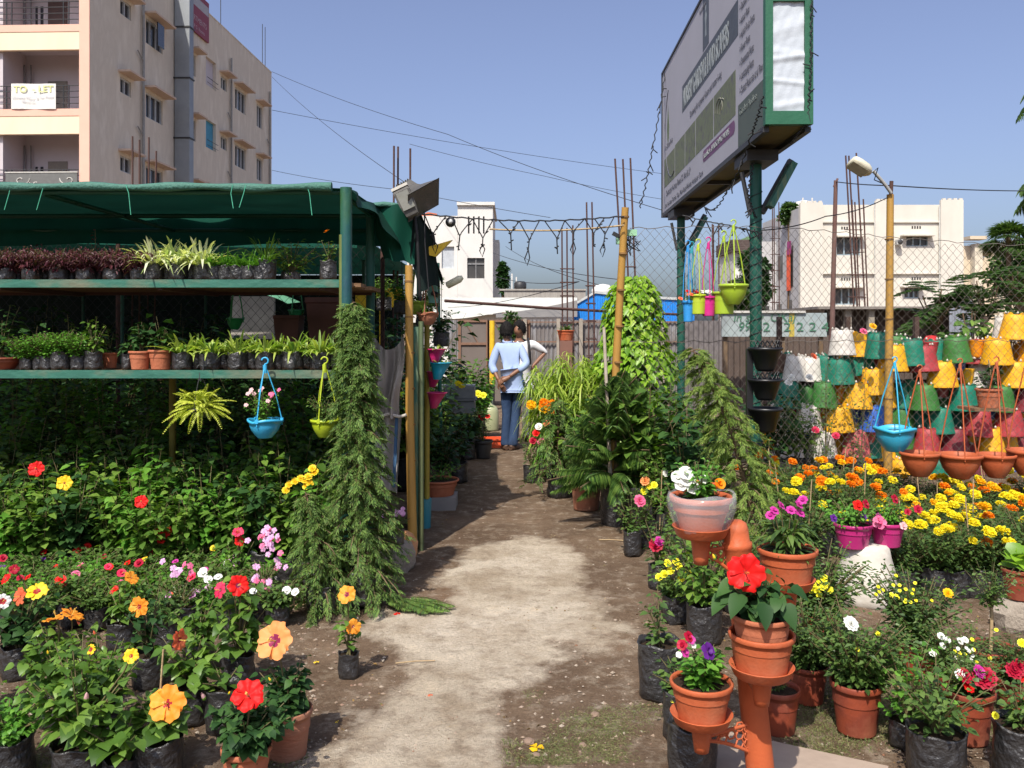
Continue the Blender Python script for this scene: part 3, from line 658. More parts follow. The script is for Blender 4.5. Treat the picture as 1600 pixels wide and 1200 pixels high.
def center_house():
    Y = 45; T = thing("white_house", "white plastered house with stair tower and four vertical slits", "building", (0, Y, 0))
    X = lambda px: PX(px, Y); Z = lambda py: PZ(py, Y)
    ops = [(X(730), X(757), Z(435), Z(403))]; sl_ = [731, 739, 747, 754.5]
    mb = MB(); openwall(mb, X(715), X(770), 0, 0, Z(372), ops)
    ops = [(X(a), X(a+2.6), Z(365), Z(338)) for a in sl_]; openwall(mb, X(715), X(770), 0, Z(372), Z(321), ops)
    mb.b2(X(770)-.25, X(770), .25, 6.5, 0, Z(321)); mb.b2(X(715), X(770)-.25, 6.3, 6.5, 0, Z(321)); mb.b2(X(715), X(715)+.2, .25, 6.3, 5, Z(321))
    part("tower_wall", mb.mesh("tower_wall", WHITE), T)
    mb = MB(); mb.b2(X(714), X(773), -.15, 6.8, Z(321), Z(316)); part("roof_slab", mb.mesh("roof_slab", WHITE), T)
    mb = MB(); openwall(mb, X(636), X(715)-.01, .05, 0, Z(337), [(X(690), X(717)-.25, Z(419), Z(385)), (X(699), X(716)-.2, Z(464), Z(454))][:1]); mb.b2(X(636), X(715)-.25, 1, 6, Z(342), Z(339)); mb.b2(X(636), X(636)+.2, .3, 6, 0, Z(338)); part("wall", mb.mesh("wall", WHITE), T)
    mb = MB(); mb.b2(X(729), X(758), .14, .2, Z(436), Z(402)); w_ = part("window", mb.mesh("window", DARKW), T)
    mb = MB(); mb.b2(X(730), X(757), .08, .13, Z(413), Z(411.5)); mb.b2(X(743), X(744), .075, .125, Z(435), Z(403)); part("window_frame", mb.mesh("window_frame", paint((.3, .3, .3))), w_)
    mb = MB(); mb.b2(X(689), X(711), .2, .26, Z(420), Z(384)); part("window", mb.mesh("window", paint((.50, .53, .56))), T)
    mb = MB(); 
    for a in sl_: mb.b2(X(a)-.02, X(a+2.6)+.02, .2, .26, Z(366), Z(337))
    part("slit_glass", mb.mesh("slit_glass", DARKW), T)
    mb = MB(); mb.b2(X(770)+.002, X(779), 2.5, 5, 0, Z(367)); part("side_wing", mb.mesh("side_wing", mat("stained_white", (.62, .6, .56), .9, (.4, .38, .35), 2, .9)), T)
    mb = MB(); mb.poly_prism([(X(655), Z(337)), (X(682), Z(337)), (X(682), Z(333)), (X(668), Z(330.5))], .2, 3); part("roof_tiles", mb.mesh("roof_tiles", mat("orange_tiles", (.6, .16, .07), .8)), T)
center_house()
def right_house():
    Y = 50; T = thing("white_house", "large white two-storey house with three parapet pillars and dark windows", "building", (0, Y, 0))
    X = lambda px: PX(px, Y); Z = lambda py: PZ(py, Y)
    cr = mat("cream_white_render", (.66, .62, .54), .9, (.55, .51, .44), 1.2, .9, .15, 6, .2, stretch=(1, 1, .4), detail=9)
    wins = [(1307, 1344, 371, 399), (1304.5, 1338, 451, 476), (1416, 1450, 370, 385), (1413, 1436, 450, 466), (1377, 1386, 371, 381)]
    mb = MB(); openwall(mb, X(1250), X(1502), 0, 0, Z(413), [(X(a), X(b), Z(d), Z(c)) for a, b, c, d in wins if c > 413]); openwall(mb, X(1250), X(1502), 0, Z(413), Z(320), [(X(a), X(b), Z(d), Z(c)) for a, b, c, d in wins if c < 413])
    mb.b2(X(1502)-.25, X(1502), .25, 11, 0, Z(322)); mb.b2(X(1250)+.25, X(1502)-.25, .3, 11, Z(335), Z(332))
    part("front_wall", mb.mesh("front_wall", cr), T)
    mb = MB()
    for a, b, t_ in ((1249, 1284, 317), (1366, 1393, 314), (1468, 1503, 313)):
        mb.b2(X(a), X(b), -.18, .001, 0, Z(t_))
        for k in range(4): xx = X(a)+(X(b)-X(a))*(k+.3)/4; mb.b2(xx, xx+.18, -.18, .0, Z(t_), Z(t_-2.5))
    part("pillar", mb.mesh("pillar", cr), T)
    mb = MB()
    for a, b in ((1284, 1366), (1393, 1468)):
        mb.b2(X(a), X(b), -.12, -.002, Z(348), Z(346)); mb.b2(X(a), X(b), -.16, -.002, Z(428.5), Z(426.5))
    mb.b2(X(1304), X(1348), -.5, -.002, Z(371), Z(369)); mb.b2(X(1406), X(1456), -.5, -.002, Z(369.5), Z(367.5)); mb.b2(X(1302), X(1348), -.5, -.002, Z(450), Z(448)); mb.b2(X(1406), X(1440), -.5, -.002, Z(449.5), Z(447.5))
    part("ledge", mb.mesh("ledge", cr), T)
    for a, b, c, d in wins:
        mb = MB(); mb.b2(X(a), X(b), .14, .2, Z(d), Z(c)); w_ = part("window", mb.mesh("window", DARKW), T); f = MB(); n = 3 if b-a > 20 else 2
        for k in range(n+1): xx = X(a)+(X(b)-X(a))*k/n; f.b2(xx-.04, xx+.04, .06, .13, Z(d), Z(c))
        f.b2(X(a)+.04, X(b)-.04, .062, .128, Z(d), Z(d)+.06); part("window_frame", f.mesh("window_frame", paint((.30, .38, .42))), w_)
    for a, py in ((1321, 355), (1431, 354), (1321, 435), (1431, 434)):
        mb = MB()
        for k in range(4): mb.b2(X(a)-.25+k*.15, X(a)-.16+k*.15, -.012, 0.001, Z(py)-.13, Z(py)+.03)
        part("vent_holes", mb.mesh("vent_holes", DARKW), T)
    side = mat("shaded_side_render", (.52, .51, .50), .9, (.40, .39, .39), 1.2, .9)  # greyer than the front render: the side's shade is put into the colour
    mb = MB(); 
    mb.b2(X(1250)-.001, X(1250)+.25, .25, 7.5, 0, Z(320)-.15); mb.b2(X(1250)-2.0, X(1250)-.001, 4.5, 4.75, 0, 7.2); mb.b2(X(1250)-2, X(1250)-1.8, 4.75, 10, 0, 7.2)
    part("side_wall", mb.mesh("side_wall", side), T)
    for i, (y_, z0, z1) in enumerate([(1.4, 2.1, 3.4), (1.2, 4.2, 6.6), (3.4, 1.9, 3.2), (3.2, 4.8, 6.2)]):
        mb = MB(); mb.b2(X(1250)-.03, X(1250)-.002, y_, y_+.9, z0, z1); part("window", mb.mesh("window", DARKW), T)
    for i, (x_, z0) in enumerate([(-1.6, 1.9), (-.9, 1.9), (-1.6, 4.6), (-.9, 4.6)]):
        mb = MB(); mb.b2(X(1250)+x_, X(1250)+x_+.45, 4.46, 4.498, z0, z0+1.2); part("window", mb.mesh("window", DARKW), T)
    mb = MB(); mb.lathe([(.55, 0), (.6, .2), (.6, .9), (.5, 1.05), (.12, 1.15), (0, 1.15)], (X(1283), 3, Z(332)), 16); part("water_tank", mb.mesh("water_tank", WHITE), T)
    mb = MB(); 
    for x_ in (1268, 1283): mb.tube([(X(x_), 1.5, Z(322)), (X(x_), 1.5, Z(303))], .05, 6)
    part("roof_pipe", mb.mesh("roof_pipe", WHITE), T)
    for px in (1366, 1467): mb = MB(); mb.tube([(X(px), -.09, .5), (X(px), -.09, Z(322))], .05, 8); part("drain_pipe", mb.mesh("drain_pipe", paint((.55, .54, .5))), T)
    mb = MB(); mb.b2(X(1397), X(1405), -.45, -.13, Z(383), Z(375)); a_ = part("air_conditioner", mb.mesh("air_conditioner", paint((.62, .62, .6))), T); mb = MB(); mb.lathe([(0, 0), (.14, 0), (.15, .02), (.14, .03), (0, .03)], (X(1401), -.452, Z(379)), 14, M=Matrix.Rotation(R(90), 3, 'X')); part("fan_grille", mb.mesh("fan_grille", DARKW), a_)
    c = MB(); c.grid(lambda u, v: (-.04-.05*math.sin(u*12), -.42+.84*u+.0*v, -2.55+2.5*v), 10, 8); solo("hanging_cloth", c.mesh("hanging_cloth", paint((.75, .12, .05))), "orange cloth hanging down the side wall of the large white house", "cloth", (X(1250)-.1, Y+1.7, 6.5))
    c = MB(); c.grid(lambda u, v: (-.06-.05*math.sin(u*9), -.4+.7*u, -.8*v), 8, 4); solo("hanging_cloth", c.mesh("hanging_cloth", paint((.30, .05, .16))), "maroon cloth in the side window of the large white house", "cloth", (X(1250)-.1, Y+1.5, 6.9))
right_house()
def small_houses():
    Y = 60; X = lambda px: PX(px, Y); Z = lambda py: PZ(py, Y)
    T = thing("cream_house", "low cream house with columns beyond the palms", "building", (0, Y, 0)); cr = mat("pale_cream", (.62, .52, .38), .9, (.55, .45, .32), 1, .9)
    mb = MB(); openwall(mb, X(1504), X(1660), 0, 0, Z(384), [(X(1532), X(1552), Z(402), Z(385))]); mb.b2(X(1504), X(1530), -1, -.002, Z(376), Z(371)); mb.b2(X(1504), X(1660), .3, 8, Z(386), Z(384.5)); part("wall", mb.mesh("wall", cr), T)
    mb = MB(); 
    for a in (1516, 1553): mb.b2(X(a), X(a+12 if a < 1520 else a+7), -.6, -.01, 0, Z(382))
    part("column", mb.mesh("column", mat("cream_col", (.70, .62, .48), .9)), T)
    mb = MB(); mb.b2(X(1508), X(1518), -.06, -.002, Z(478), Z(446)); mb.b2(X(1560), X(1600), -.05, -.002, Z(428), Z(406)); part("window", mb.mesh("window", DARKW), T)
    Y2 = 70; X = lambda px: PX(px, Y2); Z = lambda py: PZ(py, Y2)
    T = thing("green_house", "pale green house peeping out left of the large white house", "building", (0, Y2, 0)); mb = MB(); mb.b2(X(1170), X(1201), 0, 6, 0, Z(369)); part("wall", mb.mesh("wall", paint((.30, .58, .22))), T); mb = MB(); mb.b2(X(1170), X(1202), -.5, -.002, Z(371), Z(367)); mb.b2(X(1190), X(1198), -.04, -.001, Z(405), Z(388)); part("trim", mb.mesh("trim", DARKW), T)
    Y3 = 40; X = lambda px: PX(px, Y3); Z = lambda py: PZ(py, Y3)
    T = thing("tiled_shed", "small building with dark tiled roof behind the hanging baskets", "building", (0, Y3, 0)); mb = MB(); mb.b2(X(1146), X(1178), 0, 3, 0, Z(394)); mb.b2(X(1155), X(1166), -.5, -.01, 2, Z(402)); part("wall", mb.mesh("wall", WHITE), T)
    mb = MB(); 
    for k in range(5): mb.b2(X(1146)-.1, X(1182)+.1, -.55+.12*k, 3, Z(394)+k*.12, Z(394)+k*.12+.1)
    part("roof", mb.mesh("roof", mat("dark_tiles", (.10, .07, .06), .9)), T)
    # far low parapet wall with tanks
    Y4 = 38; X = lambda px: PX(px, Y4); Z = lambda py: PZ(py, Y4)
    mb = MB(); mb.b2(X(788), X(915), 0, .3, 0, Z(454)); mb.b2(X(780), X(916), -.06, .36, Z(454), Z(451.5)); st = mat("stained_concrete", (.42, .39, .34), .9, (.22, .20, .18), 4, 1, .3, 10, .2, stretch=(3, 1, .5)); solo("parapet_wall", mb.mesh("parapet_wall", st), "long stained concrete parapet wall right of the white stair tower", "wall", (0, Y4, 0))
    mb = MB(); mb.lathe([(.0, 0), (.25, 0), (.28, .1), (.28, .3), (.2, .38), (0, .4)], n=12); solo("water_tank", mb.mesh("water_tank", M['darkmetal']), "black water tank on the stained parapet wall", "water tank", (X(813), Y4+.6, Z(452)))
    mb = MB(); mb.lathe([(.0, 0), (.5, 0), (.5, .3), (.3, .5), (0, .55)], n=14); solo("water_tank", mb.mesh("water_tank", WHITE), "white dome tank near the blue shed roof", "water tank", (X(944), Y4+.6, Z(462)))
    for i, px in enumerate((800, 807)): mb = MB(); mb.tube([(0, 0, 0), (0, 0, .75)], .035, 6); solo("vent_pipe", mb.mesh("vent_pipe", WHITE), ("taller left" if i == 0 else "shorter right")+" white vent pipe on the stained parapet wall", "pipe", (X(px), Y4+.5, Z(452)-.1), "vent pipes", s=(1, 1, 1.1-i*.2))
small_houses()

def tarp_roofs():
    tp = mat("white_tarpaulin", (.68, .66, .60), .7, (.50, .48, .42), 2.5, .9, .5, 9, .3, col3=(.60, .64, .56)); Y0 = 26
    def f(u, v):
        px = 668+(902-668)*u; py = (496-31*v)+(-22*u*(1-v))+3*math.sin(u*9)*(1-v)+6*(1-v)*math.sin(u*3.1)-5*math.sin(v*3.1)*0; Y = Y0+8*v
        return tuple(P(px, py, Y))
    mb = MB(); mb.grid(f, 24, 8); T = solo("tarpaulin_roof", mb.mesh("tarpaulin_roof", tp), "patched white tarpaulin roof over the low shed behind the tin fence", "tarpaulin")
    g = mat("grey_tarpaulin", (.20, .185, .165), .8, (.13, .12, .11), 3, .9, .5, 8)
    def f2(u, v):
        px = 775+(902-775)*u; Y = 24.5+5*v; top = 491-14*u-8*u*u; bot = 496-1*u
        return tuple(P(px, bot+(top-bot)*v, 23.5+1.8*v))
    mb = MB(); mb.grid(f2, 16, 4); solo("tarpaulin_roof", mb.mesh("tarpaulin_roof", g), "sagging grey tarpaulin left of the blue shed", "tarpaulin")
    mb = MB(); Y = 25; X = lambda px: PX(px, Y); Z = lambda py: PZ(py, Y)
    mb.b2(X(668), X(900), 1.5, 1.7, 0, Z(490)); mb.b2(X(668), X(668)+.2, 1.7, 8, 0, Z(490)); solo("shed_wall", mb.mesh("shed_wall", WHITE), "whitewashed shed wall under the white tarpaulin", "wall", (0, Y, 0))
    # blue shed
    T = thing("blue_shed", "bright blue corrugated shed behind the lime creeper", "shed", (0, 28, 0)); Y = 28; X = lambda px: PX(px, Y); Z = lambda py: PZ(py, Y)
    bl = mat("blue_corrugated", (.02, .22, .72), .5, (.03, .28, .80), 2, .8, 0, 10, .4, wave=('X', 5.5, .8)); mb = MB()
    mb.poly_prism([(X(896), 0), (X(1085), 0), (X(1085), Z(471)), (X(1000), Z(466)), (X(930), Z(459)), (X(905), Z(473)), (X(896), Z(478))], 0, .1); part("wall", mb.mesh("wall", bl), T)
    mb = MB(); pts = [(X(893), Z(480)), (X(905), Z(473)), (X(930), Z(458.5)), (X(1000), Z(465.5)), (X(1088), Z(470.5))]
    for a, b in zip(pts, pts[1:]): mb.add([(a[0], -.06, a[1]), (b[0], -.06, b[1]), (b[0], 5, b[1]-.1), (a[0], 5, a[1]-.1), (a[0], -.06, a[1]+.08), (b[0], -.06, b[1]+.08), (b[0], 5, b[1]-.02), (a[0], 5, a[1]-.02)], [(0, 1, 5, 4), (4, 5, 6, 7), (0, 3, 2, 1)])
    part("roof", mb.mesh("roof", mat("pale_tin", (.5, .52, .5), .6)), T)
    mb = MB(); mb.b2(X(908), X(916), -.02, -.001, Z(530), Z(512)); part("window", mb.mesh("window", DARKW), T)
tarp_roofs()

def corrugated(mb, x0, x1, y, z0, z1, pitch=.09, amp=.016, m=0, seed=0):
    n = int((x1-x0)/pitch*6); rg = random.Random(seed)
    V = []; 
    for i in range(n+1):
        x = x0+(x1-x0)*i/n; yy = y+amp*math.sin(2*math.pi*(x-x0)/pitch); V += [(x, yy, z0), (x, yy, z1)]
    mb.add(V, np.array([(2*i, 2*i+2, 2*i+3, 2*i+1) for i in range(n)]), m, True)
def tin_fences():
    tin = mat("old_tin_sheet", (.27, .27, .28), .6, (.19, .165, .15), 2.2, 1, .1, 10, .4, .3, stretch=(3, 1, .5), col3=(.34, .34, .35)); br = mat("brown_panel", (.17, .14, .12), .85, (.13, .105, .09), 2, .9); rus = mat("rusty_tin", (.16, .08, .05), .8, (.24, .14, .09), 3, 1, stretch=(4, 1, .5))
    Y = 19; X = lambda px: PX(px, Y); Z = lambda py: PZ(py, Y)
    T = thing("tin_fence", "grey corrugated tin fence with wooden posts closing the path", "fence", (0, Y, 0)); rg = random.Random(4)
    xs = [792, 826, 872, 908, 945, 985, 1030, 1075, 1110]
    for i in range(len(xs)-1):
        mb = MB(); corrugated(mb, X(xs[i]), X(xs[i+1])+.03, (i % 2)*.04, 0, Z(500+rg.uniform(-1, 2)), seed=i); part("tin_sheet", mb.mesh("tin_sheet", tin if i not in (0,) else rus), T)
    for px in (820, 872, 907, 948, 1034): mb = MB(); mb.b2(X(px)-.04, X(px)+.04, -.14, -.06, 0, Z(498)); part("post", mb.mesh("post", mat("pale_post", (.36, .31, .25), .9)), T)
    mb = MB(); mb.b2(X(792), X(1110), -.055, -.025, Z(535), Z(533)); mb.b2(X(792), X(1110), -.055, -.025, Z(504), Z(502.5)); part("rail", mb.mesh("rail", rus), T)
    # sheet metal gate, left of it
    T = thing("metal_gate", "brown sheet metal gate at the end of the path", "gate", (0, 18, 0)); Y = 18; X = lambda px: PX(px, Y); Z = lambda py: PZ(py, Y)
    for a, b in ((718, 762), (764, 790)):
        mb = MB(); mb.b2(X(a), X(b), 0, .03, .1, Z(501)); lf = part("leaf", mb.mesh("leaf", br), T); mb = MB()
        for q in (a, b): mb.b2(X(q)-.03, X(q)+.03, -.04, -.003, .1, Z(500))
        for z in (537, 501.5): mb.b2(X(a)+.03, X(b)-.03, -.035, -.003, Z(z)-.025, Z(z)+.025)
        mb.bar((X(a)+.1, -.02, Z(501)), (X(a)+.4, -.02, Z(537)), .015, .015); part("leaf_frame", mb.mesh("leaf_frame", rus), lf)
    mb = MB(); corrugated(mb, X(700), X(718), .02, 0, Z(500)); part("side_sheet", mb.mesh("side_sheet", tin), T)
    # yellow post with black foot
    Y = 17; mb = MB(); mb.tube([(0, 0, .52), (0, 0, PZ(501, Y))], .055, 10); T = thing("yellow_post", "yellow painted post with black foot by the brown gate", "post", (PX(769, Y), Y, 0)); part("shaft", mb.mesh("shaft", paint((.80, .50, .02))), T); mb = MB(); mb.tube([(0, 0, 0), (0, 0, .52)], .055, 10); part("foot", mb.mesh("foot", M['darkmetal']), T)
    # rusty overhead pipe across
    mb = MB(); mb.tube([P(695, 470, 15), P(850, 481, 16), P(960, 487, 17), P(1075, 492, 18)], .03, 6); solo("rusty_pipe", mb.mesh("rusty_pipe", M['rust']), "long rusty pipe spanning above the tin fence", "pipe")
    # right side: dark corrugated shed, painted wall with phone number, blue-grey tin
    Y = 15; X = lambda px: PX(px, Y); Z = lambda py: PZ(py, Y)
    T = thing("tin_shed", "dark brown corrugated shed with flat roof behind the stacked pots", "shed", (0, Y, 0)); mb = MB(); corrugated(mb, X(1288), X(1490), 0, 0, Z(484), .1, .02); part("wall", mb.mesh("wall", mat("dark_brown_tin", (.06, .04, .032), .8, (.10, .07, .055), 3, 1, stretch=(3, 1, .4))), T)
    mb = MB(); mb.b2(X(1262), X(1505), -.5, 4, Z(484), Z(480)); part("roof", mb.mesh("roof", mat("grey_roof_sheet", (.25, .22, .19), .8)), T)
    for px in (1312, 1347): mb = MB(); mb.b2(X(px)-.05, X(px)+.05, -.4, -.3, 0, Z(484)); part("post", mb.mesh("post", mat("pale_post2", (.33, .29, .23), .9)), T)
    Y = 14.5; mb = MB(); corrugated(mb, PX(1483, Y), PX(1522, Y), 0, 0, PZ(470, Y), .1, .02); solo("tin_sheet", mb.mesh("tin_sheet", mat("bluegrey_tin", (.20, .22, .27), .5, (.27, .29, .33), 2, .9)), "blue-grey tin sheet beside the dark shed", "tin sheet", (0, Y, 0))
    Y = 13.5; X = lambda px: PX(px, Y); Z = lambda py: PZ(py, Y)
    T = thing("phone_number_board", "pale blue sheet panel with a hand painted phone number", "sign", (0, Y, 0)); mb = MB(); mb.b2(X(1128), X(1292), 0, .05, Z(526), Z(489)); part("panel", mb.mesh("panel", mat("pale_blue_wall", (.27, .32, .33), .85, (.33, .38, .37), 2, .9, .1, 8, col3=(.23, .25, .25))), T)
    mb = MB(); mb.b2(X(1126), X(1258), -.04, .09, Z(489), Z(485.5)); part("top_trim", mb.mesh("top_trim", mat("coping", (.62, .60, .54), .9, (.4, .38, .34), 9, 1)), T)
    mb = MB(); mb.b2(X(1233), X(1241), -.008, -.001, Z(526), Z(489)); part("yellow_stripe", mb.mesh("yellow_stripe", paint((.52, .40, .06))), T)
    for px in (1135, 1180, 1225, 1285): mb = MB(); mb.b2(X(px)-.03, X(px)+.03, .051, .11, 0, Z(490)); part("post", mb.mesh("post", M["bark"]), T)
    gp = paint((.07, .20, .12)); text(T, "99", (X(1152), -.012, Z(517)), .20, gp, (1, 0, 0), shear=.2); text(T, "2 12 2 2 4", (X(1191), -.012, Z(517.5)), .20, gp, (1, 0, 0), sx=1.28); text(T, "in sKy  OKaj", (X(1145), -.012, Z(502)), .19, gp, (1, 0, 0), shear=.2)
    mb = MB(); corrugated(mb, PX(1128, 14.4), PX(1300, 14.4), 0, 0, PZ(524, 14.4), .1, .02); solo("tin_sheet", mb.mesh("tin_sheet", mat("added_dark_tin", (.07, .05, .042), .8, (.12, .085, .065), 3, 1, stretch=(3, 1, .4))), "added dark sheet standing in for darkness below the painted phone number panel", "tin sheet", (0, 14.4, 0))  # added dark sheet; gives the gap under the panel its darkness
    mb = MB(); corrugated(mb, PX(1068, 17), PX(1150, 17), 0, 0, PZ(501, 17), .1, .02); solo("tin_sheet", mb.mesh("tin_sheet", mat("purple_brown_tin", (.17, .15, .145), .8)), "dull brown tin sheet left of the pale blue wall", "tin sheet", (0, 17, 0))
tin_fences()

# ================================================================ REBAR COLUMNS
def rebar(pxs, ptop, pbot, Y, label, zb=None, leanx=0, ties=True, dz=.35, tie_from=None, rb=.016, pbx=None):
    T = thing("rebar_column", label, "rebar", (0, Y, 0), 0, "bare rebar columns of unfinished pillars")
    zt = [PZ(p, Y) for p in ptop]; z0 = 0 if zb is None else zb
    for i, px in enumerate(pxs):
        mb = MB(); xb = PX((pbx[i] if pbx else px), Y); yo = (i % 2)*.14; xt = PX(px, Y)
        mb.tube([(xb, yo, z0), ((xb+xt)/2+.01, yo, (z0+zt[i])/2), (xt, yo, zt[i])], rb, 5); part("bar", mb.mesh("bar", M['rust']), T)
    if ties:
        top = PZ(tie_from, Y) if tie_from else min(zt)*.8; mb = MB(); z = z0+.1
        while z < top:
            f = (z-z0)/(max(zt)-z0); xs = [PX((pbx[i] if pbx else pxs[i]), Y)*(1-f)+PX(pxs[i], Y)*f for i in range(len(pxs))]
            a, b = min(xs)-.03, max(xs)+.03
            mb.tube([(a, -.02, z), (b, -.02, z), (b, .16, z+.02), (a, .16, z+.02), (a, -.02, z)], .008, 4, cap=False); z += dz
        part("ties", mb.mesh("ties", M['rust']), T)
    if zb is None:
        mb = MB(); a = min(PX(p, Y) for p in pxs); b = max(PX(p, Y) for p in pxs); mb.b2(a-.03, b+.03, -.03, .17, 0, .5); part("concrete_stub", mb.mesh("concrete_stub", GREYW), T)
rebar([878, 886.5, 895], [355, 355, 352], None, 17, "squat rebar cage with many ties above the tin fence", tie_from=410, dz=.27)
rebar([916.5, 926], [316, 314], None, 16, "pair of tall bare rebars left of the yellow bamboo pole", tie_from=420, dz=.33, pbx=[921, 931])
rebar([961, 975, 985], [248, 246, 247], None, 14, "tall rebar trio rising behind the yellow bamboo pole", tie_from=400, dz=.42, pbx=[984, 992, 1000])
rebar([615.5, 620, 641], [228, 226, 232], None, 13, "thin rebars standing above the green awning by the floodlight", ties=False, pbx=[612, 616, 638])
rebar([1321.5, 1331, 1338], [243, 241, 239], None, 16, "tall rebar cage left of the yellow lamp pole", tie_from=345, dz=.42, pbx=[1342, 1352, 1360])
rebar([1207, 1212, 1217], [316, 314, 316], None, 24, "far rebar cluster in front of the grey side wall", tie_from=370, dz=.45)
rebar([1331, 1340, 1349], [312, 314, 311], None, 17.5, "shorter rebar bundle inside the tall cage near the lamp pole", tie_from=470, dz=.6, pbx=[1347, 1353, 1361])
rebar([1113, 1117, 1123], [350, 350, 352], None, 20, "slim rebar bunch behind the magenta hanging pot", ties=False)
rebar([207, 211, 218, 226, 244], [213, 215, 235, 211, 236], None, 12, "rebars sticking up behind the awning before the apartment block", ties=False, pbx=[205, 209, 216, 221, 238], rb=.013)
rebar([403, 408, 414], [60, 58, 57], None, 50, "hair-thin rods above the far end of the apartment roof", ties=False, zb=16.5, rb=.02) if False else None

# ================================================================ TALL RUSTY POLE, LAMP POLE, WIRES
def pole_lamp():
    Y = 8.6; T = thing("lamp_pole", "yellow bamboo pole carrying a cream street light", "street lamp", (0, Y, 0))
    mb = MB(); mb.tube([(PX(1387, Y), 0, 0), (PX(1389.5, Y), 0, 1.6), (PX(1391, Y), 0, PZ(304, Y))], [.042, .038, .034], 10)
    for z in (.5, .9, 1.3, 1.7, 2.1, 2.5): mb.tube([(PX(1388, Y)+(z*.004), 0, z), (PX(1388, Y)+(z*.004), 0, z+.012)], .043, 10, 1)
    part("pole", mb.mesh("pole", [M['bamboo'], mat("bamboo_node", (.22, .12, .04), .8)]), T)
    mb = MB(); mb.tube([(PX(1392, Y), .0, PZ(304, Y)), (PX(1393, Y), 0, PZ(283, Y))], .02, 8); part("pole_tip", mb.mesh("pole_tip", M['rust']), T)
    mb = MB(); mb.tube([(PX(1389, Y), -.05, PZ(303, Y)), (PX(1378, Y), -.07, PZ(290, Y)), (PX(1358, Y), -.1, PZ(270, Y))], .017, 8); part("arm", mb.mesh("arm", paint((.42, .42, .40))), T)
    a = P(1360, 272, Y-.1); b = P(1329, 252, Y-.1); d = (b-a).normalized(); up = Vector((-d.z, -.35, d.x)).normalized(); up = (up-d*up.dot(d)).normalized(); sd = d.cross(up)
    if up.z < 0: up = -up
    prof = [(0, .3), (.12, .75), (.3, 1), (.7, 1.05), (.95, .95), (1, .8)]; L = (b-a).length; mb = MB(); V = []; n = 10
    for t_, wv in prof:
        for k in range(n):
            an = 2*math.pi*k/n; ca, sa = math.cos(an), math.sin(an); ca = math.copysign(abs(ca)**.6, ca); sa = math.copysign(abs(sa)**.7, sa); V.append(tuple(a+d*L*t_+sd*ca*.085*wv+up*sa*(.05 if sa > 0 else .035)*wv))
    F = [(i*n+j, i*n+(j+1) % n, (i+1)*n+(j+1) % n, (i+1)*n+j) for i in range(len(prof)-1) for j in range(n)]+[tuple(range(n))[::-1], tuple(range(len(V)-n, len(V)))]
    V = [(x, y-Y, z) for x, y, z in V]; mb.add(V, F, 0, True); part("lamp_head", mb.mesh("lamp_head", paint((.72, .68, .52))), T)
    V = []; 
    for t_ in (.2, .95):
        for s_ in (-1, 1): V.append(tuple(a+d*L*t_+sd*s_*.07-up*.041-Vector((0, Y, 0))))
    mb = MB(); mb.add(V, [(0, 1, 3, 2)]); part("lens", mb.mesh("lens", paint((.55, .52, .42), .2)), T)
    mb = MB(); mb.tube([P(1363, 270, Y-.15)-Vector((0, Y, 0)), P(1372, 262, Y-.2)-Vector((0, Y, 0)), P(1366, 281, Y-.14)-Vector((0, Y, 0)), P(1378, 286, Y-.13)-Vector((0, Y, 0))], .006, 4); part("loose_wire", mb.mesh("loose_wire", M['cable']), T)
    Y = 11; mb = MB(); mb.tube([(PX(1296, Y), 0, 0), (PX(1301, Y), 0, 1.9), (PX(1306, Y), 0, PZ(282, Y))], [.04, .034, .026], 8); mb.tube([(PX(1303, Y), 0, PZ(292, Y)), (PX(1309, Y), 0, PZ(279, Y))], .015, 5); solo("rusty_pole", mb.mesh("rusty_pole", mat("red_rust_pole", (.11, .045, .035), .85, (.17, .10, .085), 4, 1)), "slim rusty pole with forked tip left of the lamp pole", "pole", (0, Y, 0))
pole_lamp()
def wire(pts, label, r=.006, sag=0, n=14, name="overhead_wire", cat="wire", m='cable'):
    q = []
    for (a, b) in zip(pts, pts[1:]):
        for i in range(n):
            t = i/n; v = a.lerp(b, t); v.z -= sag*4*t*(1-t)*(b-a).length; q.append(v)
    q.append(pts[-1]); mb = MB(); mb.tube(q, r, 4); return solo(name, mb.mesh(name, M[m]), label, cat)
wire([P(425, 112, 52), P(700, 210, 40), P(1040, 330, 30)], "thin wire from the apartment roof down toward the billboard", .012, .01)
wire([P(425, 120, 52), P(640, 290, 30)], "thin wire falling from the apartment corner to the green awning", .012, .01)
wire([P(425, 172, 52), P(1040, 272, 60)], "thin wire from the apartment's drain pipe across the sky", .014, .008)
wire([P(425, 266, 52), P(620, 296, 40), P(860, 340, 40)], "lowest thin wire between the apartment and the white stair tower", .012, .006)
wire([P(640, 225, 40), P(850, 275, 40), P(1040, 312, 40)], "faint wire crossing the sky above the white stair tower", .01, .01)
wire([P(1306, 284, 11), P(1393, 290, 8.6), P(1640, 298, 12)], "wire from the rusty pole past the lamp pole to the palms", .006, .004)
wire([P(1180, 360, 7.4), P(1290, 338, 8), P(1388, 308, 8.6)], "sagging wire from the billboard post up to the lamp pole", .005, .03)
wire([P(765, 358, 7), P(870, 360, 6.9), P(975, 352, 6.85)], "pale rope strung under the hanging light string", .007, .01, m='stick', name="rope", cat="rope")
for i, (a, b) in enumerate((((790, 385), (935, 445)), ((770, 395), (1000, 440)), ((770, 430), (905, 440)), ((700, 480), (905, 440)))):
    wire([P(a[0], a[1], 30), P(b[0], b[1], 17)], ["steepest of the thin wires", "longest of the thin wires", "nearly level thin wire", "lowest thin wire"][i]+" between the stair tower and the rebar cages", .008, .01)
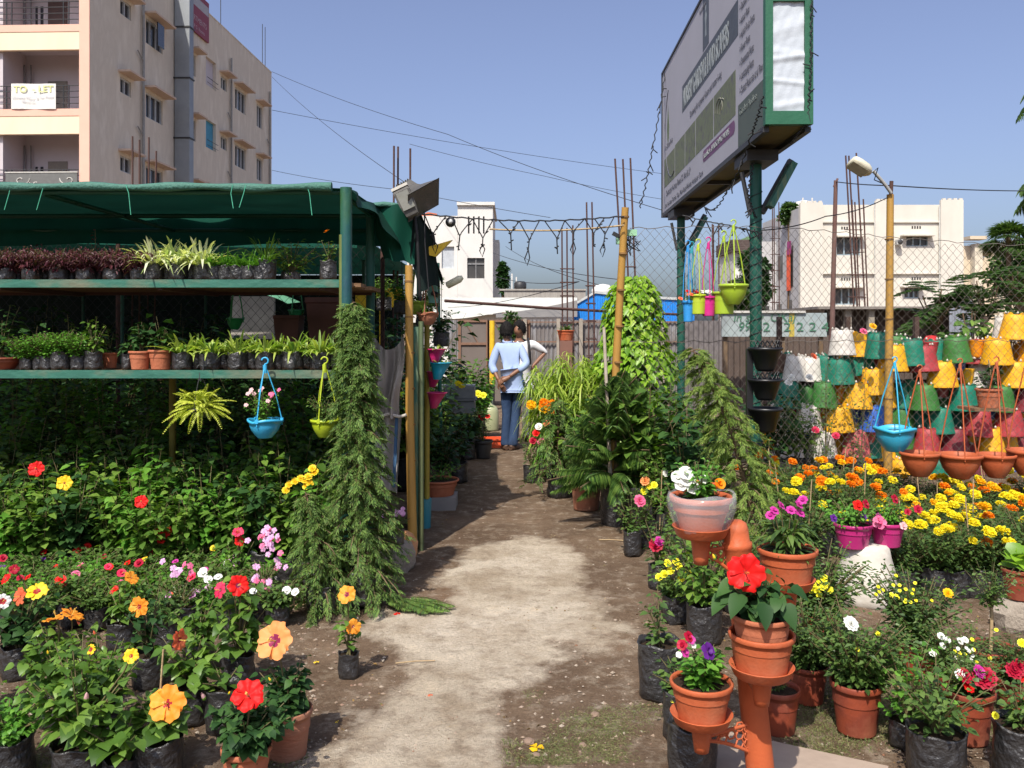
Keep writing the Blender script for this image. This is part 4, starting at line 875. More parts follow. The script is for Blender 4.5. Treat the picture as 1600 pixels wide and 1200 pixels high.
# ================================================================ BILLBOARD
def billboard():
    YN, YF = 6.5, 11.5; XN, XF = 1.925, 2.02; zb, zt = 3.15, 5.02; TH = .335
    T = thing("billboard", "large double-sided nursery billboard on green posts, white lightbox end", "billboard", (XN, YN, 0), math.atan2(-(XF-XN), YF-YN))
    L = YF-YN; fc = mat("banner_print", (.40, .385, .43), .7, (.36, .35, .385), 1.5, .8, .06, 5, .2); gp = M['green_paint']
    mb = MB(); mb.b2(0, .02, .04, L, zb, zt); fac = part("banner", mb.mesh("banner", fc), T)
    mb = MB(); mb.b2(TH-.02, TH, .04, L, zb, zt); part("back_banner", mb.mesh("back_banner", fc), T)
    mb = MB(); gr = mat("end_frame_green", (.010, .085, .04), .5, (.015, .11, .055), 5, .8, .1)
    mb.b2(-.012, .045, -.03, .035, zb, zt); mb.b2(TH-.05, TH+.012, -.03, .035, zb, zt); mb.b2(.045, TH-.05, -.03, .035, zb, zb+.1); mb.b2(.045, TH-.05, -.03, .035, 4.32+.48, 4.32+.62); mb.b2(.045, TH-.05, -.03, .035, 4.08, 4.2); part("end_frame", mb.mesh("end_frame", gr), T)
    mb = MB(); fo = mat("crinkled_white_sheet", (.50, .535, .57), .45, (.42, .46, .50), 3, .9, .5, 6, .4)
    def sh(u, v):
        z = zb+.1+(4.08-zb-.1)*v; cr = sum(a_*max(0, 1-abs(v-c_-k_*(u-.5))/w_) for c_, k_, a_, w_ in ((.06, .05, .010, .05), (.27, -.03, .011, .03), (.49, .04, .012, .04), (.53, -.05, .008, .06), (.76, .09, .009, .10))); return (.046+(TH-.097)*u, -.006-cr+.0035*math.sin(u*7+v*9)+.002*math.sin(u*19-v*31), z)
    mb.grid(sh, 10, 60); sh0 = zb; part("end_sheet", mb.mesh("end_sheet", fo), T)
    mb = MB(); mb.b2(.046, TH-.051, -.01, .01, 4.2, 4.8); part("end_sheet", mb.mesh("end_sheet", fo), T)
    mb = MB(); 
    for x in (-.012, TH-.03): mb.b2(x, x+.045, 0.036, L+.02, zb-.045, zb-.002); mb.b2(x, x+.045, .036, L+.02, zt, zt+.03)
    for y in (1.2, 2.4, 3.6, 4.9): mb.b2(.033, TH-.03, y, y+.04, zb-.04, zb-.004)
    mb.b2(-.012, TH+.01, L, L+.05, zb-.045, zt+.03); part("frame", mb.mesh("frame", M['darkmetal']), T)
    mb = MB(); mb.b2(.034, TH-.031, .04, L-.002, zb-.001, zb+.02); part("underside", mb.mesh("underside", mat("plywood_under", (.17, .13, .05), .8, (.09, .07, .04), 3, .9)), T)
    for y, x in ((.86, .15), (4.35, .13)):
        mb = MB(); mb.tube([(x, y, 0), (x, y, zb-.13)], .05, 14); p_ = part("post", mb.mesh("post", M['green_paint']), T)
        mb = MB(); rg = random.Random(int(y*10)); pts = []
        for k in range(260):
            z = .3+k*.0098; a = k*.52; pts.append((x+.054*math.cos(a), y+.054*math.sin(a), z))
        mb.tube(pts, .004, 3, cap=False); part("wound_light_cable", mb.mesh("wound_light_cable", M['cable']), p_)
        mb = MB(); mb.b2(x-.13, x+.13, y-.22, y+.22, zb-.14, zb-.05); mb.bar((x+.05, y, zb-.55), (x+.3, y, zb-.1), .06, .05); mb.bar((x-.05, y, zb-.55), (x-.12, y, zb-.2), .03, .03); part("bracket", mb.mesh("bracket", M['darkmetal']), T)
        mb = MB(); mb.box((x+.19, y-.1, zb-.33), (.05, .12, .42), 0, Matrix.Rotation(R(28), 3, 'Y')); part("tube_light", mb.mesh("tube_light", M['green_worn']), T)
    # print on the left face: local y runs away from the camera
    def rect(y0, y1, z0, z1, m, name, x=-.0015): mb = MB(); mb.b2(x, -.0003, y0-YN, y1-YN, z0, z1); return part(name, mb.mesh(name, m), fac)
    dk = paint((.075, .085, .10)); lt = paint((.34, .37, .37)); gy = paint((.12, .12, .15)); D = (0, -1, 0)
    rect(7.36, 10.03, 4.13, 4.44, dk, "title_band"); text(fac, "NURSERY GARDEN & LAND SCAPERS", (-.004, 9.97-YN, 4.175), .285, lt, D, sx=.48, bold=.008)
    rect(8.55, 8.85, 4.46, 5.0, dk, "emblem_panel"); mb = MB(); mb.lathe([(.0, -.16), (.05, -.16), (.035, -.05), (.06, .04), (.03, .09), (.04, .14), (0, .19)], (-.002, 8.7-YN, 4.74), 10, sq=1); e = part("emblem", mb.mesh("emblem", lt), fac); e.scale = (.05, 1, 1)
    text(fac, "Nursery.in", (-.004, 9.0-YN, 4.9), .07, gy, D)
    text(fac, "Gardening for a greener future and better living", (-.004, 9.55-YN, 3.96), .095, gy, D, sx=.85)
    ph = [paint((.12, .12, .09)), paint((.14, .15, .10)), paint((.10, .13, .06)), paint((.10, .10, .12)), paint((.13, .12, .09))]
    ys = [11.35, 10.52, 9.84, 9.22, 8.32, 7.42]
    for i in range(5):
        pm = mat("printed_photo", (.085, .085, .07), .6, (.14, .16, .08), 5+i, 1, col3=(.09, .08, .10)); rect(ys[i+1]+.03, ys[i], 3.47, 3.86+(.0 if i else -.02), pm, "printed_photo")
    pm = mat("printed_lines", (.22, .22, .18), .6)
    for i in range(3):
        mb = MB(); mb.tube([(-.003, 7.9+.15*math.cos(a)-YN+i*.1, 3.62+.1*math.sin(a)+i*.03) for a in [k*.4 for k in range(4+i*3)]], .006, 4); part("printed_swirl", mb.mesh("printed_swirl", pm), fac)
    pu = paint((.17, .06, .15)); mb = MB(); pts = []
    y0, y1, z0, z1, r_ = 7.47-YN, 8.85-YN, 3.315, 3.435, .06
    for cx, cz, a0 in ((y1-r_, z1-r_, 0), (y0+r_, z1-r_, 90), (y0+r_, z0+r_, 180), (y1-r_, z0+r_, 270)):
        for k in range(5): a = R(a0+k*22.5); pts.append((cx+r_*math.cos(a), cz+r_*math.sin(a)))
    V = [(-.0015, y, z) for y, z in pts]; mb.add(V, [tuple(range(len(V)))]); mb.f[-1] = (mb.f[-1][0][:, ::-1], 0, False); part("purple_pill", mb.mesh("purple_pill", pu), fac)
    text(fac, "Specialist in : LANDSCAPING WORKS", (-.004, 8.80-YN, 3.35), .085, lt, D, sx=.82)
    text(fac, "Contractor Nursery Plants S.S. Plot & L.P", (-.004, 11.2-YN, 3.34), .105, gy, D, sx=.95)
    text(fac, "Govt. Nursery Garden, Opp. Main Road Market, Hadapsar Gaon", (-.004, 11.3-YN, 3.20), .075, gy, D, sx=1.25)
    gg = mat("printed_green_block", (.065, .085, .075), .7, (.085, .105, .09), 2, .8); rect(6.56, 7.36, 3.16, 3.52, gg, "green_block"); text(fac, "Garden Pipeline", (-.004, 7.30-YN, 3.42), .085, paint((.2, .23, .21)), D)
    mb = MB(); mb.lathe([(0, -.22), (.06, -.14), (.09, 0), (.05, .13), (0, .3)], (-.002, 11.05-YN, 4.2), 10); lf = part("printed_leaf", mb.mesh("printed_leaf", paint((.13, .17, .06))), fac); lf.scale = (.03, 1, 1)
    text(fac, "The Green Point", (-.004, 11.3-YN, 3.95), .09, gy, D)
    mb = MB(); mb.tube([(-.003, 10.75+.5*math.cos(a)-YN, 4.15+.62*math.sin(a)) for a in [R(x) for x in range(-110, 60, 8)]], .006, 4); part("printed_arc", mb.mesh("printed_arc", gy), fac)
    for i, s_ in enumerate(["Contact Plants also at all Time", "Landscaping Plants", "Ornamental Plants", "Flower Plants", "Hybrid Fruits Plants", "Indoor Plant", "Seasonal Plants", "Garden Tools", "Fertilizers", "Bonsai Plants", "Outdoor Plants"]):
        text(fac, "> "+s_, (-.004, 7.30-YN, 3.60+i*.118), .088, gy, D, sx=.62)
billboard()
def hang_string(pts, label, spikes=10, r=.006, sag=.05, seed=0):
    rg = random.Random(seed); mb = MB(); n = 30; q = []
    for a, b in zip(pts, pts[1:]):
        for i in range(n+1):
            t = i/n; v = a.lerp(b, t); v.z -= sag*4*t*(1-t)*(b-a).length; v.x += .01*math.sin(i*1.7); q.append(v)
    mb.tube(q, r, 4)
    for k in range(spikes): 
        v = q[int(rg.uniform(1, len(q)-2))]; e = v+Vector((rg.uniform(-.06, .06), 0, rg.uniform(-.09, .03))); mb.tube([v, e], r*.9, 4)
    return solo("light_string", mb.mesh("light_string", M['cable']), label, "light string")
hang_string([P(1041, 102, 11.4), P(1020, 230, 10.5), P(1000, 325, 9.5)], "string of unlit lights falling from the billboard's far top corner", 16, .007, .03, 1)
hang_string([P(1192, 150, 6.42), P(1176, 205, 6.6), P(1135, 300, 7.5), P(1100, 322, 9)], "string of unlit lights slung beneath the billboard", 16, .006, .06, 2)
hang_string([P(1268, 0, 6.45), P(1267, 110, 6.45), P(1262, 190, 6.47), P(1235, 225, 6.6)], "string of unlit lights down the billboard's white end panel", 12, .005, .0, 3)
hang_string([P(1181, 340, 7.3), P(1168, 300, 7.2), P(1180, 235, 7.2)], "tangled light string beside the near billboard post", 8, .006, .08, 4)
hang_string([P(1183, 362, 7.2), P(1140, 352, 7.3), P(1066, 336, 7.4)], "light string tangled along the top of the wire fence", 22, .006, .02, 5)

# icicle light string over the path
def icicles():
    Y = 6.9; a = P(655, 334, 6.5); b = P(975, 338, 6.85); mb = MB(); q = []
    for i in range(41): t = i/40; v = a.lerp(b, t); v.z -= .045*math.sin(math.pi*t)+.004*math.sin(i*2.1); q.append(v)
    mb.tube(q, .006, 5); T = thing("light_string", "black icicle light string with hanging Y shaped drops across the path", "light string"); part("main_cable", mb.mesh("main_cable", M['cable']), T)
    rg = random.Random(2)
    for k in range(9):
        t = .04+k*.112; i = min(34, int(t*40)); p0 = q[i]; p1 = q[min(40, i+4)]; m_ = (p0+p1)/2-Vector((rg.uniform(-.02, .02), 0, rg.uniform(.10, .15))); e = m_-Vector((rg.uniform(-.02, .02), 0, rg.uniform(.09, .15)))
        mb = MB(); mb.tube([p0, m_+Vector((-.01, 0, .02)), m_], .0045, 4); mb.tube([p1, m_+Vector((.015, 0, .03)), m_], .0045, 4)
        if k % 2: mb.tube([m_, (m_+e)/2, e], .005, 4)
        else: mb.tube([m_, (m_+e)/2, e+Vector((.02, 0, .01)), e-Vector((0, 0, .05)), e+Vector((-.02, 0, .0)), (m_+e)/2], .0045, 4)
        for _ in range(7): v = m_.lerp(e, rg.random()) if rg.random() < .6 else p1.lerp(m_, rg.random()); mb.tube([v, v+Vector((rg.uniform(-.025, .025), rg.uniform(-.02, .02), rg.uniform(-.01, .02)))], .005, 4)
        part("light_drop", mb.mesh("light_drop", M['cable']), T)
    mb = MB(); mb.lathe([(0, -.028), (.034, -.026), (.04, 0), (.034, .026), (0, .028)], n=14, M=Matrix.Rotation(R(90), 3, 'X')); c = P(704, 347, 6.5); c_ = solo("hanging_charm", mb.mesh("hanging_charm", M['darkmetal']), "round black charm with a white mask face on the light string", "ornament", c)
    mb = MB(); mb.lathe([(0, 0), (.016, 0), (.02, .004), (0, .006)], (0, -.028, 0), 10, M=Matrix.Rotation(R(90), 3, 'X')); part("white_face", mb.mesh("white_face", paint((.7, .7, .68))), c_)
icicles()

# ================================================================ BAMBOO POLES
mb = MB(); mb.tube([P(955, 812, 7.06), P(963, 565, 7.0), P(970, 440, 6.96), P(977, 324, 6.9)], [.034, .033, .031, .029], 12)
T = thing("bamboo_pole", "leaning yellow bamboo pole in front of the lime creeper", "pole")
for k in range(9): t_ = .05+k*.115; v = P(955, 812, 7.06).lerp(P(977, 324, 6.9), t_); mb.tube([v-Vector((0, 0, .007)), v+Vector((0, 0, .007))], .0345, 12, 1)
part("pole", mb.mesh("pole", [M['bamboo'], mat("node2", (.25, .13, .04), .8)]), T)
c = P(982, 364, 6.99); mb = MB(); mb.box((0, 0, 0), (.13, .06, .05)); mb.b2(-.1, -.06, -.03, .03, -.09, -.02); T = thing("junction_box", "pale green junction box with tangled cables at the bamboo pole top", "electrical box", c); part("box", mb.mesh("box", paint((.32, .60, .36))), T)
mb = MB(); rg = random.Random(8)
for k in range(9): mb.tube([(rg.uniform(-.1, .08), rg.uniform(-.04, .03), -.02), (rg.uniform(-.06, .1), -.04, rg.uniform(-.12, -.05)), (rg.uniform(-.04, .1), -.03, rg.uniform(-.2, -.1)), (rg.uniform(-.1, .1), 0, rg.uniform(-.08, 0))], .004, 4)
mb.box((-.1, -.02, -.02), (.07, .03, .03), 0, Matrix.Rotation(.5, 3, 'Y')); part("cables", mb.mesh("cables", M['cable']), T)
mb = MB(); mb.tube([P(645, 864, 6.14), P(640, 640, 6.16), P(639, 415, 6.2)], [.034, .031, .028], 12); T = thing("bamboo_pole", "upright orange bamboo pole beside the green gate leaf", "pole")
for k in range(8): t_ = .07+k*.125; v = P(644, 864, 6.14).lerp(P(639, 415, 6.2), t_); mb.tube([v-Vector((0, 0, .006)), v+Vector((0, 0, .006))], .034, 12, 1)
part("pole", mb.mesh("pole", [M['bamboo'], mat("node3", (.25, .13, .04), .8)]), T)

# ================================================================ GATE LEAF seen nearly edge-on
def gate():
    x1, y1 = PX(658, 6.2), 6.2; x0, y0 = PX(646.5, 7.3)-.0, 7.3
    T = thing("green_gate", "weathered green gate leaf standing open at the path's left edge", "gate"); a = Vector((x1, y1, 0)); b = Vector((x0, y0, 0)); d = (b-a).normalized(); n_ = Vector((-d.y, d.x, 0))
    mb = MB(); n = 40
    V = []; F = []
    for i in range(n+1):
        q = a+d*.04+(b-a-d*.04)*i/n+n_*(.006*math.sin(i*1.9)); V += [(q.x, q.y, .03), (q.x, q.y, 1.62+.01*math.sin(i))]
    mb.add(V, np.array([(2*i, 2*i+2, 2*i+3, 2*i+1) for i in range(n)]), 0, True); part("sheet", mb.mesh("sheet", M['green_worn']), T)
    fr = mat("olive_tube", (.17, .17, .06), .6, (.06, .12, .07), 6, .9, .2, stretch=(1, 1, .3)); mb = MB(); mb.tube([a, a+Vector((0, 0, 1.66))], .02, 4); mb.tube([b, b+Vector((0, 0, 1.66))], .02, 4); part("tube_post", mb.mesh("tube_post", fr), T)
    mb = MB()
    for z in (.05, .8, 1.6): mb.bar(a+Vector((0, 0, z)), b+Vector((0, 0, z)), .03, .03)
    part("rail", mb.mesh("rail", fr), T)
    mb = MB(); mb.box((PX(652, 6.22), 6.22, .82), (.062, .02, 1.6)); part("front_plate", mb.mesh("front_plate", M['green_worn']), T)
gate()
# ================================================================ SHADE NETS / RACK
def rack():
    Yf, Yb = 5.3, 6.35; xl, xr = -4.6, -1.02; T = thing("plant_rack", "green steel rack with two long plank shelves under the shade net", "rack")
    for z, nm in ((1.905, "upper"), (1.345, "lower")):
        mb = MB(); sl = .012
        for k in range(5):
            y0 = Yf+.03+(Yb-Yf)*k/5; rg = random.Random(k+int(z*10)); mb.b2(xl, xr+(.0 if k == 0 else rg.uniform(-.02, .05)), y0, y0+(Yb-Yf)/5-.012, z-.03, z-.005)
        s_ = part("shelf", mb.mesh("shelf", M['plank']), T)
        mb = MB(); mb.b2(xl, xr-.02, Yf-.012, Yf+.02, z-.045, z+.004); part("edge_strip", mb.mesh("edge_strip", M['edge_paint']), s_)
        mb = MB(); mb.b2(xl, xr-.02, Yb, Yb+.03, z-.05, z-.004); 
        for x in (-4.2, -3.2, -2.2, -1.2): mb.b2(x, x+.03, Yf+.022, Yb-.002, z-.06, z-.031)
        part("support_bar", mb.mesh("support_bar", M['rust']), s_)
    rg = random.Random(1)
    yp = mat("mottled_post", (.035, .11, .035), .5, (.012, .08, .07), 3, 1, .2, 30, .4, stretch=(1, 1, .5), col3=(.015, .05, .09))
    mb = MB(); mb.tube([(PX(543, Yf), Yf-.045, 0), (PX(543, Yf), Yf-.045, 2.47)], .036, 14); part("post", mb.mesh("post", yp), T)
    mb = MB(); mb.tube([(PX(537, Yf), Yf-.055, .5), (PX(537, Yf), Yf-.055, 2.18)], .018, 8); part("splice", mb.mesh("splice", mat("olive_pipe", (.14, .18, .04), .6)), T)
    for x, y in ((PX(578, 6.4), 6.42), (-4.55, Yf), (-4.55, 6.42)):
        mb = MB(); mb.tube([(x, y, 0), (x, y, 2.5)], .033, 10); part("post", mb.mesh("post", M['green_paint']), T)
    mb = MB(); mb.tube([(PX(244, 6.2), 6.5, 0), (PX(244, 6.2), 6.5, 1.3)], .028, 8); part("post", mb.mesh("post", mat("mossy_yellow", (.22, .18, .02), .7)), T)
    return T
rack()
def nets():
    T = thing("shade_net", "dark green shade net roof sagging over the plant rack", "shade net"); Y0, Y1 = 5.25, 7.35; xl = -5.6
    def xr(y): return -1.0-.0*(y-Y0)
    def f(u, v):
        y = Y0+(Y1-Y0)*v; x = xl+(xr(y)-xl)*u; s = .045*abs(math.sin(u*math.pi*4))*math.sin(math.pi*v)+.012*math.sin(u*31+v*7)*math.sin(math.pi*v)
        return (x, y, 2.465+.105*v-s+.004*math.sin(x*9)+.012*(x-(-1.0))/4*-1)
    mb = MB(); mb.grid(f, 90, 16); part("roof_cloth", mb.mesh("roof_cloth", M['net']), T)
    mb = MB(); mb.tube([(x, Y0-.01+.008*math.sin(x*7), 2.468+.004*math.sin(x*9)-.012*(x+1)/4) for x in [xl+.1*i for i in range(int((-1.0-xl)/.1)+1)]], [.024+.006*math.sin(i*1.3) for i in range(int((-1.0-xl)/.1)+1)], 8); part("rolled_edge", mb.mesh("rolled_edge", M['net_edge']), T)
    # back curtain
    mb = MB(); mb.grid(lambda u, v: (xl+(-1.05-xl)*u, Y1+.02*math.sin(u*40)+.03*math.sin(u*13), 2.57-.245*v+.012*math.sin(u*17)*v), 120, 4); part("back_curtain", mb.mesh("back_curtain", M['net2']), T)
    # right edge: the cloth falls away to the back right
    def g(u, v):
        a = Vector(f(1, u)); drop = .10+.50*u**1.5; b = a+Vector((.06+.20*u, .1, -drop)); return tuple(a.lerp(b, v)+Vector((.02*math.sin(u*20+v*5), 0, .02*math.sin(u*9)*v)))
    mb = MB(); mb.grid(g, 24, 8); part("side_flap", mb.mesh("side_flap", M['net']), T)
    rg = random.Random(4)
    for x in (-3.05, -2.85, -2.35, -1.7, -1.62, -1.25):
        mb = MB(); mb.tube([(x, Y0-.03, 2.48), (x+rg.uniform(-.02, .02), Y0-.03, 2.43), (x+rg.uniform(-.05, .05), Y0-.03, 2.36-rg.uniform(0, .08))], .0028, 4)
        part("tie_string", mb.mesh("tie_string", paint((.08, .45, .28))), T)
    mb = MB(); 
    for y in (5.3, 6.42, 7.35): mb.tube([(xl, y, 2.45), (-1.04, y, 2.45)], .018, 6)
    for x in (-1.05, -2.9, -4.6): mb.tube([(x, 5.3, 2.44), (x, 7.35, 2.45)], .016, 6)
    part("roof_pipe", mb.mesh("roof_pipe", M['green_paint']), T)
    # second shelter behind
    T = thing("shade_net", "second shade net roof further back over the dark plants", "shade net")
    mb = MB(); mb.grid(lambda u, v: (-12+10.5*u, 8.3+6*v, 2.52-.06*abs(math.sin(u*math.pi*5))*math.sin(v*math.pi*3)**2), 60, 20); part("roof_cloth", mb.mesh("roof_cloth", M['net']), T)
    mb = MB(); mb.grid(lambda u, v: (-12+10.5*u, 8.3+.02*math.sin(u*50), 2.52-.10*v-.03*math.sin(u*8)*v), 60, 3); part("front_strip", mb.mesh("front_strip", M['net2']), T)
    mb = MB(); mb.grid(lambda u, v: (-12+10.2*u, 14.2+.03*math.sin(u*50), 2.5-2.4*v), 60, 3); part("back_curtain", mb.mesh("back_curtain", M['netdark']), T)
    mb = MB(); 
    for x in (-7, -5, -1.9):
        for y in (11, 14): mb = MB(); mb.tube([(x, y, 0), (x, y, 2.5)], .025, 8); part("post", mb.mesh("post", M['green_paint']), T)
    # canopy by the gate
    T = thing("shade_net", "bright green net canopy hanging beside the floodlights", "shade net"); Y = 6.45
    c = [P(572, 321, Y), P(648, 322, Y), P(648, 412, Y+.05), P(600, 405, Y+.05)]
    def q(u, v):
        a = c[0].lerp(c[1], u); b = c[3].lerp(c[2], u); p_ = a.lerp(b, v); return (p_.x, p_.y+.03*math.sin(u*7+v*3)-.04*v*math.sin(u*3.14), p_.z+.01*math.sin(u*12))
    mb = MB(); mb.grid(q, 20, 12); part("front_cloth", mb.mesh("front_cloth", M['net2']), T)
    mb = MB(); mb.tube([P(570, 322, Y), P(600, 319, Y), P(625, 322, Y), P(650, 326, Y)], .02, 8); part("rolled_edge", mb.mesh("rolled_edge", M['net_edge']), T)
    mb = MB(); mb.grid(lambda u, v: tuple(P(570, 322, Y).lerp(P(648, 322, Y), u)+Vector((-.12*v, 2.6*v, .05*v-.1*math.sin(v*3.1)))), 12, 12); part("roof_cloth", mb.mesh("roof_cloth", M['net']), T)
    def sd(u, v):    # dark side drop: runs back and outwards
        a = P(648, 330, Y).lerp(P(676, 362, Y+.15), min(1, v*2)) if v < .5 else P(676, 362, Y+.15).lerp(P(690, 440, Y+.25), (v-.5)*2)
        return tuple(a+Vector((-.05*u, .5*u, .02*math.sin(u*9+v*8)))+Vector((.012*math.sin(v*14), 0, 0)))
    mb = MB(); mb.grid(sd, 14, 22)
    part("side_cloth", mb.mesh("side_cloth", M['netdark']), T)
    def sd2(u, v):
        L_ = [(646, 330, 6.44), (640, 400, 6.46), (655, 452, 6.5)]; R_ = [(652, 330, 6.47), (677, 365, 6.6), (688, 448, 6.7)]
        def pl(S, t): i = 0 if t < .5 else 1; k = (t-.5*i)*2; return P(*S[i]).lerp(P(*S[i+1]), k)
        p_ = pl(L_, v).lerp(pl(R_, v), u); return (p_.x, p_.y+.03*math.sin(u*8+v*2), p_.z-.02*math.sin(u*7)*v)
    mb = MB(); mb.grid(sd2, 14, 16); part("folded_cloth", mb.mesh("folded_cloth", M['netdark']), T)
    mb = MB(); mb.tube([(PX(655, 8.3), 8.3, 0), (PX(655, 8.3), 8.3, 2.5)], .025, 8); mb.tube([(PX(690, 9), 9.0, 0), (PX(684, 9), 9.0, 2.3)], .02, 8); part("post", mb.mesh("post", M['green_paint']), T)
nets()
# burlap sack cloth hung beside the cypress
def sack():
    gy = mat("grey_sackcloth", (.34, .31, .28), .9, (.25, .225, .2), 5, .9, .4, 60, .1, wave=('Z', 90, .25, 1.))
    def f(u, v):
        xl = PX(583, 6.2); xr = PX(634-8*v+3*math.sin(v*6), 6.2); z = PZ(524+22*math.sin(u*3.14)*(1-v)+128*v, 6.2)
        return (xl+(xr-xl)*u, 6.15+.05*math.sin(u*11+v*3)+.02*math.sin(u*23), z)
    T = thing("sackcloth", "grey sackcloth tied between the cypress and the bamboo pole", "cloth"); mb = MB(); mb.grid(f, 26, 26); part("upper_cloth", mb.mesh("upper_cloth", gy), T)
    def g(u, v): return (PX(588+(628-588)*u-6*v, 6.22), 6.2+.04*math.sin(u*9+v*2), PZ(648+120*v, 6.22))
    mb = MB(); mb.grid(g, 20, 20); part("lower_cloth", mb.mesh("lower_cloth", mat("stained_sack", (.40, .37, .34), .9, (.28, .26, .25), 3, .9, .4, 60)), T)
    mb = MB(); mb.grid(lambda u, v: (PX(619+5*u-5*v, 6.18), 6.13+.02*math.sin(u*3), PZ(648+112*v, 6.18)), 3, 12); part("blue_stripe", mb.mesh("blue_stripe", paint((.06, .14, .26))), T)
    mb = MB(); mb.tube([P(583+i*5.2, 649+2*math.sin(i), 6.12) for i in range(11)], .012, 6); part("hem", mb.mesh("hem", mat("hem", (.5, .46, .4), .9)), T)
    mb = MB()
    for k in range(12): a = k*.5; mb.tube([P(630, 512, 6.2), P(636+4*math.sin(a), 505+5*math.cos(a*1.3), 6.22), P(645, 512+k*.5, 6.3)], .006, 4)
    part("twine", mb.mesh("twine", M['straw'] if False else mat("twine", (.4, .36, .3), .9)), T)
sack()
def floods():
    Y = 6.3; al = mat("dusty_aluminium", (.11, .105, .095), .6, (.08, .075, .068), 8, .9, .2, 40, .4, .3)
    T = thing("floodlight", "big dusty square floodlight tilted on the green canopy corner", "floodlight", P(652, 306, Y)); Mx = Vector((.72, -.42, -.5)).to_track_quat('Y', 'Z').to_matrix() @ Matrix.Rotation(R(35), 3, 'Y')
    mb = MB(); n = 4; pr = [(.055, -.10), (.07, -.04), (.155, .07), (.165, .075)]; V = []
    for r_, y_ in pr:
        for sx_, sz_ in ((-1, -1), (1, -1), (1, 1), (-1, 1)): V.append(Mx @ Vector((sx_*r_*.95, y_*.9, sz_*r_*.75)))
    F = [(i*4+j, i*4+(j+1) % 4, (i+1)*4+(j+1) % 4, (i+1)*4+j) for i in range(3) for j in range(4)]+[(3, 2, 1, 0)]; mb.add([tuple(v) for v in V], F); part("reflector_housing", mb.mesh("reflector_housing", al), T)
    mb = MB(); V = [tuple(Mx @ Vector((sx_*.150, .066, sz_*.115))) for sx_, sz_ in ((-1, -1), (1, -1), (1, 1), (-1, 1))]; mb.add(V, [(0, 3, 2, 1)]); part("glass", mb.mesh("glass", paint((.12, .11, .10), .15)), T)
    mb = MB(); mb.box(Mx @ Vector((0, -.11, -.02)), (.13, .07, .12), 0, Mx)
    for k in range(6): mb.box(Mx @ Vector((-.055+k*.022, -.15, -.02)), (.005, .03, .12), 0, Mx)
    part("ballast_box", mb.mesh("ballast_box", al), T)
    a = P(626, 296, Y-.1); b = P(646, 338, Y-.1); T = thing("floodlight", "long grey street light head pointing down, left of the square floodlight", "floodlight", a); d = (b-a); mb = MB()
    Mz = Matrix.Rotation(math.atan2(-d.x, -d.z)+math.pi*0, 3, 'Y'); L = d.length; V = []
    for t_, w_, h_ in ((0, .052, .035), (.1, .062, .05), (.6, .058, .045), (.95, .045, .03), (1, .03, .02)):
        for sx_, sy_ in ((-1, -1), (1, -1), (1, 1), (-1, 1)): V.append(Mz @ Vector((sx_*w_, sy_*h_, -L*t_)))
    F = [(i*4+j, i*4+(j+1) % 4, (i+1)*4+(j+1) % 4, (i+1)*4+j) for i in range(4) for j in range(4)]+[(3, 2, 1, 0), (16, 17, 18, 19)]; mb.add([tuple(v) for v in V], F); part("head", mb.mesh("head", al), T)
    mb = MB(); V = [tuple(Mz @ Vector((sx_*.045, -.052, -L*t_))) for sx_, t_ in ((-1, .12), (1, .12), (1, .75), (-1, .75))]; mb.add(V, [(0, 1, 2, 3)]); part("lens", mb.mesh("lens", paint((.22, .215, .18), .12)), T)
    mb = MB(); mb.box(Mz @ Vector((0, 0, .012)), (.125, .09, .02), 0, Mz); part("cap", mb.mesh("cap", paint((.62, .58, .50))), T)
    mb = MB(); mb.tube([P(648, 338, Y), P(652, 370, Y), P(656, 470, Y+.1)], .012, 6); mb.tube([P(663, 330, Y), P(664, 380, Y), P(670, 455, Y)], .005, 4); solo("cable_bundle", mb.mesh("cable_bundle", M['cable']), "black cables dropping from the floodlights over the dark net", "cable")
    mb = MB(); V = [P(668, 386, 6.6), P(706, 375, 6.6), P(680, 401, 6.6), P(671, 399, 6.6)]; W_ = [v+Vector((.0, .12, .01)) for v in V]; mb.add([tuple(v) for v in V+W_], [(0, 1, 2, 3), (7, 6, 5, 4), (0, 4, 5, 1), (1, 5, 6, 2), (2, 6, 7, 3), (3, 7, 4, 0)]); solo("yellow_lamp_shade", mb.mesh("yellow_lamp_shade", paint((.80, .52, .02))), "wedge shaped yellow lamp shade sticking out of the dark net", "lamp shade")
    mb = MB(); mb.lathe([(.0, 0), (.028, .01), (.03, .12), (.015, .15), (0, .15)], P(697, 447, 6.8), 10, M=Matrix.Rotation(R(62), 3, 'Y')); T = solo("cream_lamp_head", mb.mesh("cream_lamp_head", paint((.62, .60, .42))), "small cream lamp head below the yellow lamp shade", "lamp")
    mb = MB(); mb.box((0, 0, 0), (.075, .05, .22)); T = thing("green_box", "pale green meter box hung in the leaves below the dark net", "electrical box", P(676, 452, 6.9)); part("box", mb.mesh("box", paint((.18, .42, .33))), T)
    mb = MB(); mb.tube([(.0, -.03, -.03), (.05, -.05, -.05)], .02, 8); part("camera_head", mb.mesh("camera_head", M['darkmetal']), T)
floods()

